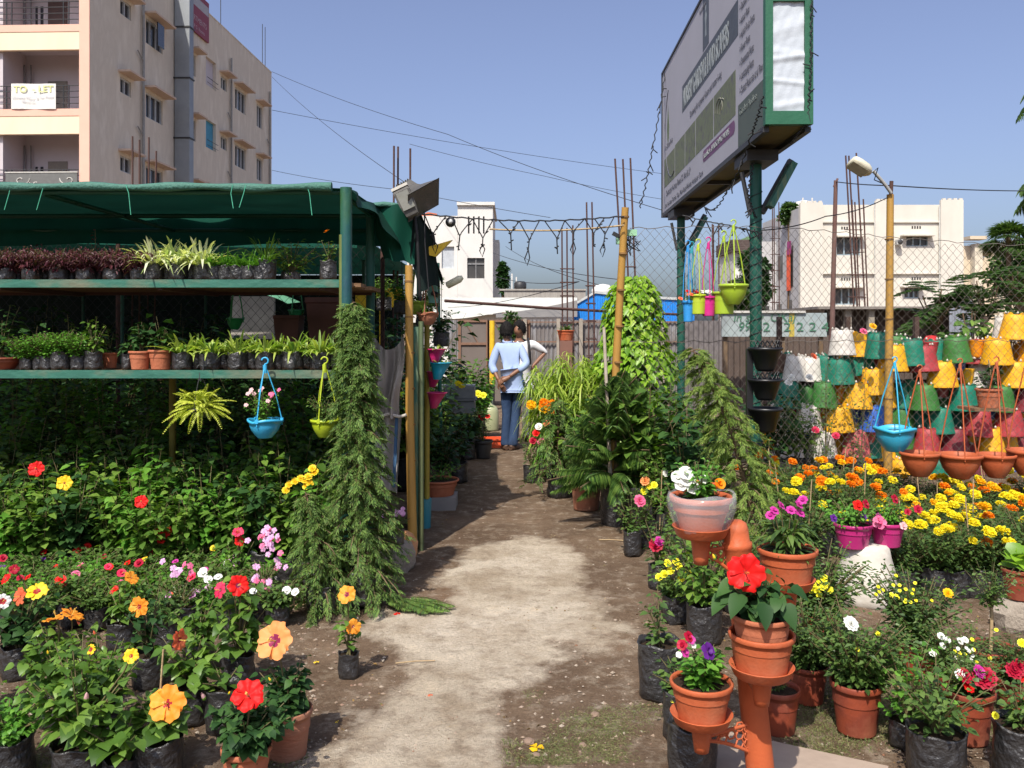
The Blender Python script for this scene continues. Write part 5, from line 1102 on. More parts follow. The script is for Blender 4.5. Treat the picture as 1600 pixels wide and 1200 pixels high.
# ================================================================ CHAIN LINK FENCE
def chain_fence():
    T = thing("wire_fence", "rusty diamond wire fence from the bamboo pole past the stacked pots", "fence"); cell = .041
    path = [Vector((PX(984, 6.95), 6.95, 0)), Vector((PX(1183, 7.2), 7.25, 0)), Vector((PX(1390, 7.7), 7.75, 0)), Vector((PX(1750, 8), 8.0, 0))]
    seg = [(path[i+1]-path[i]).length for i in range(3)]; tot = sum(seg)
    def at(s):
        i = 0
        while i < 2 and s > seg[i]: s -= seg[i]; i += 1
        return path[i].lerp(path[i+1], s/seg[i])
    H = lambda s: 2.42+.05*math.sin(s*1.1)
    n = int(tot/cell); mb = MB(); rz = 58
    for i in range(n):
        pts = []; ph = i % 2
        for j in range(rz+1):
            s = (i+.5)*cell+(cell*.5 if (j+i) % 2 else -cell*.5)*.98; z = j*.0425
            s = min(max(s, 0), tot); q = at(min(max(s+.010*math.sin(z*3+s*5), 0), tot)); 
            if z > H(s): break
            pts.append((q.x, q.y+(.004 if j % 2 else -.004)+.03*math.sin(s*2.3+z*2), z))
        mb.tube(pts, .0021, 3, cap=False)
    part("mesh", mb.mesh("mesh", M['wire']), T)
    mb = MB(); 
    for z in (2.40, 1.5): mb.tube([tuple(at(tot*k/60)+Vector((0, 0, (H(tot*k/60) if z > 2 else z)+.01*math.sin(k*2)))) for k in range(61)], .003, 4)
    part("tension_wire", mb.mesh("tension_wire", M['wire']), T)
    
    # left side fence behind the rack
    T = thing("wire_fence", "dark diamond wire fence behind the rack, seen between the shelves", "fence"); mb = MB()
    for i in range(112):
        pts = []
        for j in range(50): pts.append((-5.8+(i+.5)*.0425+(.02125 if (j+i) % 2 else -.02125)*.98, 7.6, .1+j*.047))
        mb.tube(pts, .0025, 3, cap=False)
    part("mesh", mb.mesh("mesh", M['cable']), T)
    for x in (-5.8, -3.5, -1.15): mb = MB(); mb.tube([(x, 7.62, 0), (x, 7.62, 2.45)], .02, 8); part("post", mb.mesh("post", M['rust']), T)
chain_fence()

# ================================================================ STACKED PAINTED POTS (upturned)
PC = {'yellow': (.78, .39, .012), 'teal': (.008, .17, .105), 'green': (.04, .16, .03), 'red': (.36, .04, .045), 'white': (.62, .58, .52), 'blue': (.02, .10, .42), 'maroon': (.20, .025, .035), 'orange': (.80, .28, .01), 'pink': (.55, .12, .12), 'darkteal': (.01, .14, .09)}
POTM = {}
for k, c in PC.items(): POTM[k] = mat("painted_"+k, c, .55, tuple(x*.82 for x in c), 7, .9, .35, 26, .35, col3=tuple(min(1, x*1.12+.01) for x in c))
POTM['tip'] = paint((.58, .54, .46))
def up_pot(r, h, key, tips=True):
    def f():
        mb = MB(); n = 32; rt = r*.72
        pr = [(r*1.0, 0), (r*1.01, .012), (r*.965, .03), (r*.9, h*.35), (r*.78, h*.7), (rt, h*.93), (rt*.97, h*.935), (0, h*.93)]; mb.lathe(pr, n=n)
        for k in range(6):           # foot teeth around the base
            a = k*math.pi/3+.3; w_ = .34; V = []
            for rr, z in ((rt, h*.90), (rt*.86, h*.90)):
                for da in (-w_, 0, w_): V.append((rr*math.cos(a+da), rr*math.sin(a+da), z if da else z))
            V += [(rt*1.0*math.cos(a+da), rt*1.0*math.sin(a+da), h*(1.02 if da == 0 else .985)) for da in (-w_*.55, 0, w_*.55)]+[(rt*.88*math.cos(a+da), rt*.88*math.sin(a+da), h*(1.02 if da == 0 else .985)) for da in (-w_*.55, 0, w_*.55)]
            mb.add(V, [(0, 1, 7, 6), (1, 2, 8, 7), (3, 9, 10, 4), (4, 10, 11, 5), (6, 7, 10, 9), (7, 8, 11, 10), (0, 6, 9, 3), (2, 5, 11, 8)])
        if tips:
            for k in range(5):
                a = k*math.pi*.4+.3; mb.lathe([(.0, -.012), (.012, -.01), (.012, .004), (.007, .012), (0, .02)], (rt*.94*math.cos(a), rt*.94*math.sin(a), h*1.0), 6, m=1)
        return mb.mesh("pot", [POTM[key], POTM['tip']])
    return cached(('up', round(r, 2), round(h, 2), key, tips), f)
def small_pot(key):
    def f():
        mb = MB(); mb.lathe([(0, 0), (.055, 0), (.06, .02), (.075, .12), (.085, .19), (.09, .2), (.08, .2), (.07, .15), (0, .15)], n=16)
        for k in range(4): a = k*1.57+.5; mb.lathe([(0, -.02), (.02, -.015), (.022, 0), (0, .02)], (.045*math.cos(a), .045*math.sin(a), 0), 6, m=1)
        return mb.mesh("pot", [POTM[key], POTM['tip']])
    return cached(('dn', key), f)
YP = 9.6
def zc(zx, zy): return 1150+zx/3.556, 480+zy/3.556
rows = [
 [(590,155,268,130,'white'),(790,140,285,135,'teal'),(985,150,322,140,'teal'),(1230,180,308,145,'green'),(1450,175,315,158,'yellow'),(1548,38,182,165,'yellow')],
 [(870,220,355,155,'yellow'),(1048,228,358,150,'red'),(500,280,405,110,'teal'),(580,288,430,152,'teal'),(710,285,372,100,'teal'),(1146,300,442,158,'yellow'),(1555,305,443,165,'yellow'),(330,290,410,90,'white'),(1640,200,330,140,'yellow')],
 [(285,432,560,142,'darkteal'),(490,430,560,140,'green'),(768,340,482,135,'yellow'),(672,430,562,155,'yellow'),(815,425,552,110,'yellow'),(1050,440,572,150,'green'),(1265,445,572,160,'teal'),(1465,440,575,150,'green'),(1620,470,580,140,'maroon')],
 [(400,552,690,152,'white'),(575,550,690,165,'yellow'),(760,560,692,152,'blue'),(925,560,690,120,'green'),(1140,562,700,140,'teal'),(1335,580,712,160,'red'),(1520,572,712,175,'red'),(235,600,692,70,'white')],
 [(290,690,832,155,'white'),(480,688,832,155,'white'),(665,690,825,150,'pink'),(815,720,850,120,'yellow'),(1060,705,815,140,'red'),(1215,690,815,150,'maroon'),(1418,700,815,140,'yellow'),(1575,700,815,120,'maroon')],
 [(1330,850,985,140,'pink'),(1535,860,985,120,'blue'),(1130,850,985,140,'teal'),(930,840,985,150,'yellow'),(700,850,985,140,'orange'),(420,850,985,140,'white'),(220,850,985,140,'blue')],
]
rown = ["top", "second", "third", "fourth", "fifth", "lowest"]
for ri, row in enumerate(rows):
    row = sorted(row); cnt = {}; tot = {}
    for r_ in row: tot[r_[4]] = tot.get(r_[4], 0)+1
    for (zx, zt_, zb_, w_, key) in row:
        px, pt = zc(zx, zt_); _, pb = zc(zx, zb_); cnt[key] = cnt.get(key, 0)+1
        yy = YP+(0 if w_ > 125 else .22)+.02*ri*0; r0 = w_/3.556/FPX*YP/2; r0 = max(.15, min(.175, r0*1.07)); h = .30
        z0 = PZ(pb, yy); cn = {'darkteal': 'dark teal', 'pink': 'faded red'}.get(key, key)
        od = "" if tot[key] == 1 else " counting from the left, number "+["one", "two", "three", "four"][cnt[key]-1] if False else ("" if tot[key] == 1 else ", "+ORD[cnt[key]-1]+" of its colour from left")
        t_ = thing("painted_pot", f"upturned {cn} pot, {rown[ri]} row behind the fence{od}", "plant pot", (PX(px, yy), yy, z0), rnd.uniform(0, 1), "painted pots stacked upside down behind the fence")
        t_.rotation_euler = (rnd.uniform(-.07, .07), rnd.uniform(-.07, .07), t_.rotation_euler.z); part("pot", up_pot(round(r0, 2), h, key), t_)
for ri, row in enumerate(rows[:5]):
    row = sorted(row); cols_ = [q[4] for q in row]
    for k in range(len(row)-1):
        a, b = row[k], row[k+1]; d_ = (b[0]-a[0])/3.556
        if d_ < 18: continue
        key = rnd.choice(['yellow', 'teal', 'red', 'green', 'white', cols_[k], cols_[k+1]]); cn = {'darkteal': 'dark teal', 'pink': 'faded red'}.get(key, key)
        px, pb = zc((a[0]+b[0])/2, min(a[2], b[2])+6); yy = YP+.20+.06*rnd.random()
        t_ = thing("painted_pot", f"half hidden {cn} pot behind the {rown[ri]} row, between its {ORD[k]} and {ORD[k+1]} pots", "plant pot", (PX(px, yy), yy, max(0, PZ(pb, yy))), rnd.uniform(0, 1), "painted pots stacked upside down behind the fence")
        part("pot", up_pot(.15, .285, key), t_)
for ri, row in enumerate(rows[1:5]):
    ri += 1; n_ = 0; zb_ = sorted(q[2] for q in row)[len(row)//2]
    for px in range(1222, 1606, 22):
        if min(abs(zc(q[0], 0)[0]-px) for q in row) < 17 or any(abs(px-(zc(sorted(row)[k][0], 0)[0]+zc(sorted(row)[k+1][0], 0)[0])/2) < 14 for k in range(len(row)-1)): continue
        key = ['yellow', 'maroon', 'green', 'teal', 'white', 'red'][(n_*2+ri*3) % 6]; yy = YP+.5; n_ += 1
        t_ = thing("painted_pot", f"{key} pot deep behind the {rown[ri]} row of painted pots, {ORD[n_-1]} deep one from left", "plant pot", (PX(px, yy), yy, max(0, PZ(zc(0, zb_)[1]-4, yy))), .3, "painted pots stacked upside down behind the fence"); part("pot", up_pot(.16, .30, key), t_)
smalls = [(578,430,532,'orange'),(490,560,620,'orange'),(655,562,640,'blue'),(1147,440,500,'pink'),(1238,308,356,'blue'),(1505,445,512,'blue'),(187,690,790,'orange'),(740,698,750,'pink'),(1335,185,280,'orange'),(1411,580,620,'blue'),(1310,705,750,'yellow'),(372,690,730,'blue'),(1080,215,290,'red'),(1590,570,615,'yellow'),(1110,700,745,'red'),(985,440,500,'darkteal'),(1280,355,440,'yellow')]
sc_ = {}
for zx, zt_, zb_, key in sorted(smalls):
    px, pt = zc(zx, zt_); _, pb = zc(zx, zb_); sc_[key] = sc_.get(key, 0)+1; cn = {'darkteal': 'dark teal', 'pink': 'faded red'}.get(key, key)
    t_ = thing("small_pot", f"small {cn} pot wedged upright between the stacked pots, {ORD[sc_[key]-1]} {cn} one from left", "plant pot", (PX(px, YP+.13), YP+.13, PZ(pb, YP+.13)), rnd.uniform(0, 1), "small pots wedged in the gaps of the stack", s=1.0)
    part("pot", small_pot(key), t_)
T = thing("pot_rack", "dark brown stepped rack holding the stacked painted pots", "rack")
for z in (1.10, .70, .22, -.0):
    mb = MB(); mb.b2(3.0, 6.6, YP+.36, YP+.55, z, z+.04); part("board", mb.mesh("board", mat("dark_board", (.06, .035, .025), .9)), T)
for x in (3.1, 3.9, 4.7, 5.5, 6.3): mb = MB(); mb.b2(x, x+.05, YP+.40, YP+.46, 0, 1.75); part("upright", mb.mesh("upright", mat("dark_board2", (.07, .04, .03), .9)), T)
for z in (.35, .62, .9, 1.2): mb = MB(); mb.b2(3.0, 6.6, YP+.34, YP+.358, z-.1, z+.12); part("board", mb.mesh("board", mat("dark_board3", (.075, .042, .03), .9, (.11, .06, .04), 3)), T)

# ================================================================ VERTICAL PLANTERS
def black_planters():
    T = thing("vertical_planter", "three stacked black basket planters on the near billboard post", "planter", (PX(1196, 6.6), 6.6, 0)); bk = mat("black_plastic", (.012, .012, .013), .4)
    mb = MB(); mb.b2(-.135, -.085, .03, .06, PZ(655, 6.6), PZ(545, 6.6)); part("back_rail", mb.mesh("back_rail", bk), T)
    for k, (pt, pb) in enumerate(((543, 580), (592, 625), (637, 675))):
        z1 = PZ(pt, 6.6); z0 = PZ(pb, 6.6); h = z1-z0; mb = MB()
        mb.lathe([(0, 0), (.06, 0), (.075, .02), (.112, h*.85), (.13, h*.9), (.133, h), (.122, h), (.10, h*.8), (0, h*.7)], (0, 0, z0), 18); b_ = part("basket", mb.mesh("basket", bk), T)
        mb = MB(); zb_ = z0-.0; 
        for j in range(9): a = -2.8+j*.36; x, y = .10*math.cos(a), .10*math.sin(a); x2, y2 = .10*math.cos(a+.36), .10*math.sin(a+.36); mb.tube([(x, y, z1+.0), (x2, y2, z1+.055)], .005, 4); mb.tube([(x2, y2, z1), (x, y, z1+.055)], .005, 4)
        if k < 2: part("lattice", mb.mesh("lattice", bk), b_)
black_planters()
def cone_planter(px, pt, pb, w_, col, label, Y=6.75, cut=.35):
    h = (pb-pt)/FPX*Y; r = w_/FPX*Y/2; t_ = thing("cone_planter", label, "planter", (PX(px, Y), Y, PZ(pb, Y)), 0, "bright cone planters on the pole behind the gate")
    mb = MB(); n = 24; V = []; pr = [(.30, 0, 0), (.35, .02, 0), (.62, .5, .15), (.93, .93, .3), (1.0, .94, .3), (1.02, 1, .3), (.94, 1, .3), (.85, .85, .28), (.5, .4, .1)]
    for k, z, o in pr:
        for j in range(n): a = 2*math.pi*j/n; x = math.cos(a)*k*r; V.append((x+r*cut*(z-.5), math.sin(a)*k*r, z*h))
    mb.add(V, np.array([(i*n+j, i*n+(j+1) % n, (i+1)*n+(j+1) % n, (i+1)*n+j) for i in range(len(pr)-1) for j in range(n)]), 0, True); mb.add(V[:n], [tuple(range(n))[::-1]]); part("cone", mb.mesh("cone", plastic(col)), t_)
    if pt < 600: part("soil", soil_mesh(1), t_, (r*cut*.35, 0, h*.84), None, (r*.8, r*.8, r*.3)); part("foliage", cached(('cpf', pt), lambda: strap(random.Random(pt), 9, .11, .02, 'yg', .8, .5)), t_, (r*.2, 0, h*.85))
    return t_
cone_planter(680, 545, 571, 30, (.62, .015, .16), "topmost pink cone planter behind the green gate leaf")
cone_planter(686, 566, 593, 35, (.0, .35, .55), "turquoise cone planter between the pink ones behind the gate", 6.7)
cone_planter(678, 580, 605, 28, (.55, .012, .13), "pink cone planter tucked just below the turquoise one", 6.85)
cone_planter(680, 613, 638, 32, (.50, .012, .12), "lowest pink cone planter behind the green gate leaf")
mb = MB(); mb.tube([(0, 0, 0), (0, 0, PZ(505, 6.9))], .022, 8); solo("planter_pole", mb.mesh("planter_pole", mat("mustard_pipe", (.35, .26, .03), .6)), "mustard coloured pole carrying the cone planters", "pole", (PX(667, 6.9), 6.9, 0))

# ================================================================ HANGING BOWLS
def hang_bowl(px, prim, w_, h_px, Y, col, label, hook_py, group=None, wavy=.0, mk=None, name="hanging_pot", a0=.3, cat="hanging pot"):
    r = w_/FPX*Y/2/1.05; h = h_px/FPX*Y; z = PZ(prim+h_px, Y); t_ = thing(name, label, cat, (PX(px, Y), Y, z), rnd.uniform(-.1, .1), group)
    part("bowl", bowl_mesh(r, h, mk or plastic(col), wavy), t_); H = PZ(hook_py, Y)-z
    part("hanger", hanger_mesh(r, h*.95, H, mk or plastic(col), 3 if a0 == .3 else 4, .0042*max(1, Y/5.2), a0), t_); part("soil", soil_mesh(1), t_, (0, 0, h*.8), None, (r*.9, r*.9, .02)); return t_, r, h
SKY = (.03, .38, .66); LIME = (.40, .50, .01)
TB, r_, h_ = hang_bowl(414, 655, 54, 29, 5.22, SKY, "sky blue hanging pot with pink flowers under the lower shelf", 578, wavy=.12); 
fo, st, tips = bush(random.Random(31), .23, .12, 20, 20, .03, .018, 'fresh', t=(.5,), wd=(1,), low=.1); part("foliage", fo, TB, (0, 0, h_*.8)); part("stem", st, TB, (0, 0, h_*.8))
for i, q in enumerate(tips[:12]): flower_part(TB, rosette('pale' if i % 3 else 'pink', 5, 1, .8), q+Vector((0, 0, h_*.8+.005)), (rnd.uniform(-.4, .4), -.8, .5), .015)
TB, r_, h_ = hang_bowl(507, 655, 44, 28, 5.24, LIME, "lime hanging pot with small leafy plant beside the cypress", 577, wavy=.0)
fo, st, tips = bush(random.Random(32), .19, .11, 18, 18, .032, .022, 'rose', t=(.5,), wd=(1,), low=.1); part("foliage", fo, TB, (0, 0, h_*.8)); part("stem", st, TB, (0, 0, h_*.8))
hang_bowl(1398, 668, 63, 37, 6.9, (.03, .40, .62), "empty sky blue hanging bowl hooked on the wire fence", 572, wavy=.12)
tm = M['terra']
for px, pr, w_, hp, hk, lb in ((1437, 706, 60, 38, 585, "leftmost empty terracotta hanging bowl beneath the wire fence's stacked pots"), (1500, 709, 66, 38, 575, "widest empty terracotta hanging bowl, second from the left"), (1557, 709, 56, 37, 572, "third empty terracotta hanging bowl from the left"), (1604, 702, 56, 40, 572, "terracotta hanging bowl cut by the photo's right edge")):
    hang_bowl(px, pr, w_, hp, 6.8, None, lb, hk, "empty terracotta hanging bowls in a row", mk=tm)
LB = (.34, .48, .02)
T1, r_, h_ = hang_bowl(1146, 444, 46, 32, 6.85, LB, "large lime hanging basket nearest the green billboard post", 358)
part("foliage", bush(random.Random(5), .08, .07, 7, 9, .03, .02, 'purple', t=(.5,), wd=(1,))[0], T1, (0, 0, h_*.8))
def hang_tube(px, pt, pb, w_, col, label, hook, plant=None, fl=None, Y=6.95):
    r = w_/FPX*Y/2; h = (pb-pt)/FPX*Y; t_ = thing("hanging_pot", label, "hanging pot", (PX(px, Y), Y, PZ(pb, Y)), .2); part("pot", pot_mesh(r, h, plastic(col), .1, .8), t_); part("hanger", hanger_mesh(r, h*.97, PZ(hook, Y)-PZ(pb, Y), plastic(col), 3, .004), t_); part("soil", soil_mesh(1), t_, (0, 0, h*.85), None, (r*.9, r*.9, .01))
    if plant: f = bush(random.Random(px), .09, .06, 8, 9, .028, .018, plant, t=(.5,), wd=(1,)); part("foliage", f[0], t_, (0, 0, h*.85))
    if fl:
        for q in f[2][:5]: flower_part(t_, rosette(fl, 6, 2, .8), q+Vector((0, 0, h*.85)), (0, -.6, .6), .022)
hang_tube(1107, 463, 494, 22, (.55, .01, .20), "slim magenta hanging pot among the lime ones", 385, 'hibd', 'white')
hang_tube(1131, 456, 491, 36, LB, "lime hanging pot half behind the large lime basket", 375, None)
hang_tube(1091, 460, 491, 26, (.42, .52, .02), "lime hanging pot left of the magenta one", 388, 'purple')
hang_tube(1075, 470, 503, 17, (.02, .25, .60), "blue hanging tube pot against the far billboard post", 390, 'hib', 'salmon')
hang_tube(1081, 465, 488, 14, (.02, .30, .36), "teal hanging pot behind the blue tube pot", 392, 'hib', 'red', 7.05)
# baskets in the gap beneath the green canopy
T2, r_, h_ = hang_bowl(651, 470, 36, 22, 6.8, (.22, .32, .02), "olive lime hanging basket beneath the green canopy", 410); part("foliage", bush(random.Random(6), .10, .09, 8, 12, .045, .03, 'hib', t=(.5,), wd=(1,))[0], T2, (0, 0, h_*.8))
T2, r_, h_ = hang_bowl(668, 489, 34, 19, 6.7, None, "brown hanging bowl with trailing leaves above the cone planters", 430, mk=M['clayw'], wavy=.2); part("foliage", bush(random.Random(7), .12, .09, 8, 12, .04, .025, 'hib', t=(.5,), wd=(1,))[0], T2, (0, 0, h_*.8))
T2, r_, h_ = hang_bowl(367, 497, 26, 18, 6.5, (.01, .28, .06), "small bright green hanging pot between the two shelves", 445); part("foliage", strap(random.Random(7), 10, .12, .012, 'hib'), T2, (0, 0, h_*.8))
T2, r_, h_ = hang_bowl(462, 484, 24, 14, 6.9, (.01, .25, .08), "green hanging pot near the brown boxes between the shelves", 440); part("foliage", strap(random.Random(8), 10, .1, .012, 'yg'), T2, (0, 0, h_*.8))
# fern basket
T3 = thing("hanging_fern", "golden green fern hanging from the lower shelf", "hanging plant", P(313, 640, 5.3)+Vector((0, 0, 0))); ml = MB(); ms = MB(); rg = random.Random(12)
for k in range(85):
    a = rg.uniform(0, 6.283); e = rg.uniform(-.2, 1.45); pinnate(ml, (0, 0, .02), (math.cos(a)*math.cos(e), math.sin(a)*math.cos(e), math.sin(e)), rg.uniform(.17, .28), 19, .026, .011, 0, rg.uniform(.4, 1.0), .2, rg)
part("foliage", ml.mesh("foliage", M['fern']), T3); part("bowl", bowl_mesh(.075, .06, M['bag']), T3, (0, 0, -.05)); part("hanger", hanger_mesh(.07, 0, .2, M['darkmetal'], 3, .002), T3)
# ================================================================ THE BILLBOARD SIDE: PLANT TOWER
def tower():
    Y = 2.95; tm = mat("tower_plastic", (.52, .115, .04), .5, (.45, .10, .036), 4, .8, .12, 70, .22, detail=9, col3=(.48, .145, .07)); bx, by = PX(1192, Y), Y; tx, ty = PX(1150, Y), Y+.02
    T = thing("plant_tower", "leaning terracotta coloured plastic plant stand with four saucer arms", "plant stand", (bx, by, 0)); zt = PZ(814, Y); ax = Vector((tx-bx, ty-by, zt))
    Mq = Vector(ax).to_track_quat('Z', 'Y').to_matrix(); L = ax.length
    mb = MB(); r = .047; pr = [(r*1.02, 0), (r, .3), (r*.98, .46), (r*1.12, .465), (r*1.12, .55), (r*.98, .555), (r*.96, L-.16), (r*1.0, L-.10), (r*1.09, L-.095), (r*1.09, L-.08), (r*.93, L-.075), (r*.92, L-.035), (r*.82, L-.014), (r*.5, L-.003), (0, L)]
    V = MB(); mb.lathe(pr, n=32, M=Mq); part("column", mb.mesh("column", tm), T)
    def at(t): return ax*t
    def arm(px, py, Yd, sr, tz, honey=None):
        c = P(px, py, Yd)-T.location      # saucer rim centre
        mb = MB(); mb.lathe([(0, -.034), (sr*.78, -.034), (sr*.86, -.028), (sr*.97, 0), (sr*1.0, .004), (sr*.96, .004), (sr*.82, -.018), (0, -.02)], tuple(c), 36); s_ = part("saucer", mb.mesh("saucer", tm), T)
        mb = MB(); mb.lathe([(.0, -.13), (.024, -.128), (.028, -.10), (.034, -.05), (.045, -.034)], tuple(c), 20); part("neck", mb.mesh("neck", tm), s_)
        if honey:
            a = c+Vector((0, 0, -.085)); b = at(honey); d = Vector((b.x-a.x, b.y-a.y, 0)); n_ = d.length; u = d/n_; hh = .095; mb = MB(); th = .006; w_ = Vector((-u.y, u.x, 0))*th
            N_ = 14; rows_ = [[], []]
            for i in range(N_+1):
                t = i/N_; base = a.lerp(b, t); dz = -abs(b.z-a.z)*0; zt_ = a.z+.018*t+.0; zb_ = a.z-.01-.10*t**1.6
                q = a+u*n_*t; rows_[0].append(Vector((q.x, q.y, zt_))); rows_[1].append(Vector((q.x, q.y, zb_)))
            for rr in rows_: mb.tube(rr, .0065, 6)
            for i in range(1, N_, 2):
                p, q = rows_[0][i], rows_[1][i]; k = max(1, int((p-q).length/.03)); 
                for j in range(k+1):
                    c_ = p.lerp(q, (j+.5*(i//2 % 2))/(k+.5)) if k else p.lerp(q, .5); R_ = .0165
                    if c_.z < q.z+.004: continue
                    mb.tube([c_+u*R_*math.cos(R(60*m_))+Vector((0, 0, R_*math.sin(R(60*m_)))) for m_ in range(7)], .0036, 5, cap=False)
            part("honeycomb_bracket", mb.mesh("honeycomb_bracket", tm), T)
        else:
            a = c+Vector((0, 0, -.08)); tt = max(0, min(1, (a.z)/ax.z)); mb = MB(); mb.tube([a, at(tt)], .028, 12); part("bracket", mb.mesh("bracket", tm), T)
        return P(px, py, Yd)
    arm(1095, 823, 2.95, .098, .86, honey=.78); arm(1230, 904, 3.02, .096, .6); arm(1190, 1040, 2.80, .105, .45); arm(1096, 1114, 2.86, .104, .25, honey=.09)
    # pots on the saucers: each is a thing
    # 1 plastic-wrapped bowl, white petunias
    c = P(1095, 823, 2.95); t, _ = potted("potted_petunia", "terracotta bowl of white and orange flowers wrapped in clear plastic, top of the tower", "potted plant", c+Vector((0, 0, -.016)), 'terra', .105, .125, None, rz=0, potm=pot_mesh(.105, .125, 'terra', .16, .66))
    m, tt, b = newmat("clear_wrap"); b.inputs["Alpha"].default_value = .20; b.inputs["Roughness"].default_value = .18; b.inputs["Base Color"].default_value = (.95, .95, .97, 1); b.inputs["Coat Weight"].default_value = .8; b.inputs["Coat Roughness"].default_value = .12
    bp = tt.nodes.new("ShaderNodeBump"); nzn = tt.nodes.new("ShaderNodeTexNoise"); nzn.inputs["Scale"].default_value = 26; bp.inputs["Strength"].default_value = .9; tt.links.new(nzn.outputs[0], bp.inputs["Height"]); tt.links.new(bp.outputs[0], b.inputs["Normal"]); tt.links.new(bp.outputs[0], b.inputs["Coat Normal"])
    tb = tt.nodes.new("ShaderNodeBsdfTransparent"); ms = tt.nodes.new("ShaderNodeMixShader"); ms.inputs[0].default_value = .1; tt.links.new(b.outputs[0], ms.inputs[1]); tt.links.new(tb.outputs[0], ms.inputs[2]); tt.links.new(ms.outputs[0], tt.nodes["Material Output"].inputs[0])
    mb = MB(); mb.lathe([(.076, -.0), (.09, .015), (.106, .05), (.116, .085), (.118, .11), (.112, .135), (.104, .13)], n=48, wob=.05, seed=4); part("plastic_wrap", mb.mesh("plastic_wrap", m), t)
    f = bush(random.Random(51), .15, .10, 26, 18, .036, .022, 'fresh', low=.05, t=(.5,), wd=(1,)); part("foliage", f[0], t, (0, 0, .11)); part("stem", f[1], t, (0, 0, .11))
    for (dx, dz, k, s) in ((-.085, .19, 'white', .026), (-.06, .205, 'white', .028), (-.045, .18, 'white', .024), (-.075, .165, 'white', .025), (-.035, .155, 'white', .026), (.0, .185, 'white', .018), (.055, .17, 'mario', .022), (.035, .16, 'salmon', .016), (-.02, .17, 'peach', .014), (-.06, .18, 'white', .024)):
        flower_part(t, rosette(k, 5, 2, 1.0, cup=.35), (dx, -.04+rnd.uniform(-.02, .02), dz), (rnd.uniform(-.4, .2), -.8, .5), s)
    # 2 dianthus pot on the right arm
    c = P(1230, 904, 3.02); t, z = potted("potted_dianthus", "terracotta pot of purple dianthus on the tower's right arm", "potted plant", c+Vector((0, 0, -.016)), 'terra', .103, .125, None, rz=.2, potm=pot_mesh(.103, .125, 'terra', .14, .74))
    ml = MB(); rg = random.Random(6); Pp = []; D = []; N = []
    for k in range(150): a = rg.uniform(0, 6.28); e = rg.uniform(.1, 1.4); h_ = rg.uniform(0, .09); Pp.append((.03*math.cos(a), .03*math.sin(a), h_)); D.append((math.cos(a)*math.cos(e), math.sin(a)*math.cos(e), math.sin(e))); N.append((-math.cos(a)*math.sin(e), -math.sin(a)*math.sin(e), math.cos(e)))
    ml.leaves(Pp, D, N, np.array([rg.uniform(.06, .12) for _ in Pp]), .017, (.3, .65), (.9, 1.), .15, .5); part("foliage", ml.mesh("foliage", M['rose']), t, (0, 0, z))
    mb = MB(); 
    for k, (dx, dz) in enumerate(((-.06, .15), (-.03, .165), (.0, .15), (.025, .17), (.045, .185), (-.075, .135), (.03, .14))):
        q = Vector((dx, rg.uniform(-.05, .0), z+dz)); mb.tube([(dx*.2, 0, z), (dx*.7, q.y*.6, z+dz*.6), q], .002, 4); flower_part(t, rosette('magenta', 8, 2, .62, cup=.3), q, (rg.uniform(-.6, .6), -.6, .7), .02)
    part("stem", mb.mesh("stem", M['stem']), t)
    # 3 red hibiscus in two nested pots
    c = P(1190, 1040, 2.80); t, z = potted("potted_hibiscus", "big red hibiscus in nested terracotta pots on the tower's middle saucer", "potted plant", c+Vector((0, 0, -.016)), 'terra', .105, .125, None, rz=0, soil=False, potm=pot_mesh(.105, .125, 'terra', .14, .76)); t.rotation_euler.z = 0
    part("inner_pot", pot_mesh(.095, .13, 'clay', .12, .80), t, (0, 0, .055)); part("soil", soil_mesh(1), t, (0, 0, .165), None, (.088, .088, .04))
    f = bush(random.Random(52), .16, .12, 14, 11, .07, .055, 'hibd', wd=(1., .8), t=(.35, .72), low=.25, droop=.6); part("foliage", f[0], t, (0, 0, .165)); part("stem", f[1], t, (0, 0, .165))
    big = MB(); 
    for (x, y, zz, dx, dy, dz, L_) in ((-.08, -.07, .27, -.7, -.6, -.5, .115), (-.10, -.03, .29, -.9, -.2, .1, .10), (.05, -.07, .24, .5, -.7, -.6, .10), (-.02, -.09, .25, -.1, -.8, -.6, .10), (.08, -.04, .28, .9, -.4, -.2, .095), (-.06, -.05, .31, -.5, -.5, .4, .09), (-.12, -.02, .25, -.8, -.5, -.3, .11)): big.leaves([(x, y, zz)], [(dx, dy, dz+rnd.uniform(-.2, .2))], [(rnd.uniform(-.5, .5), -.5, .8)], L_*.70, L_*.56, (.12, .3, .55, .78), (.7, 1., .85, .5), .12, .5)
    part("foliage", big.mesh("foliage", M['hibd']), t)
    p = tf_local(t, P(1165, 895, 2.74)); flower_part(t, hib_flower('red', 'eye', 1, 1.0, .05), p, (-.15, -.9, .25), .062, 'stamenr')
    flower_part(t, bud('yellow'), tf_local(t, P(1116, 871, 2.76)), (-.4, -.2, .9), .018, name='bud')
    # 4 petunia pot left lower arm
    c = P(1096, 1114, 2.86); t, z = potted("potted_petunia", "terracotta pot of speckled and violet petunias on the tower's lowest arm", "potted plant", c+Vector((0, 0, -.016)), 'terra', .103, .125, None, rz=0, potm=pot_mesh(.103, .125, 'terra', .14, .74))
    f = bush(random.Random(53), .14, .10, 20, 16, .045, .026, 'fresh', low=.05, droop=.2); part("foliage", f[0], t, (0, 0, z)); part("stem", f[1], t, (0, 0, z))
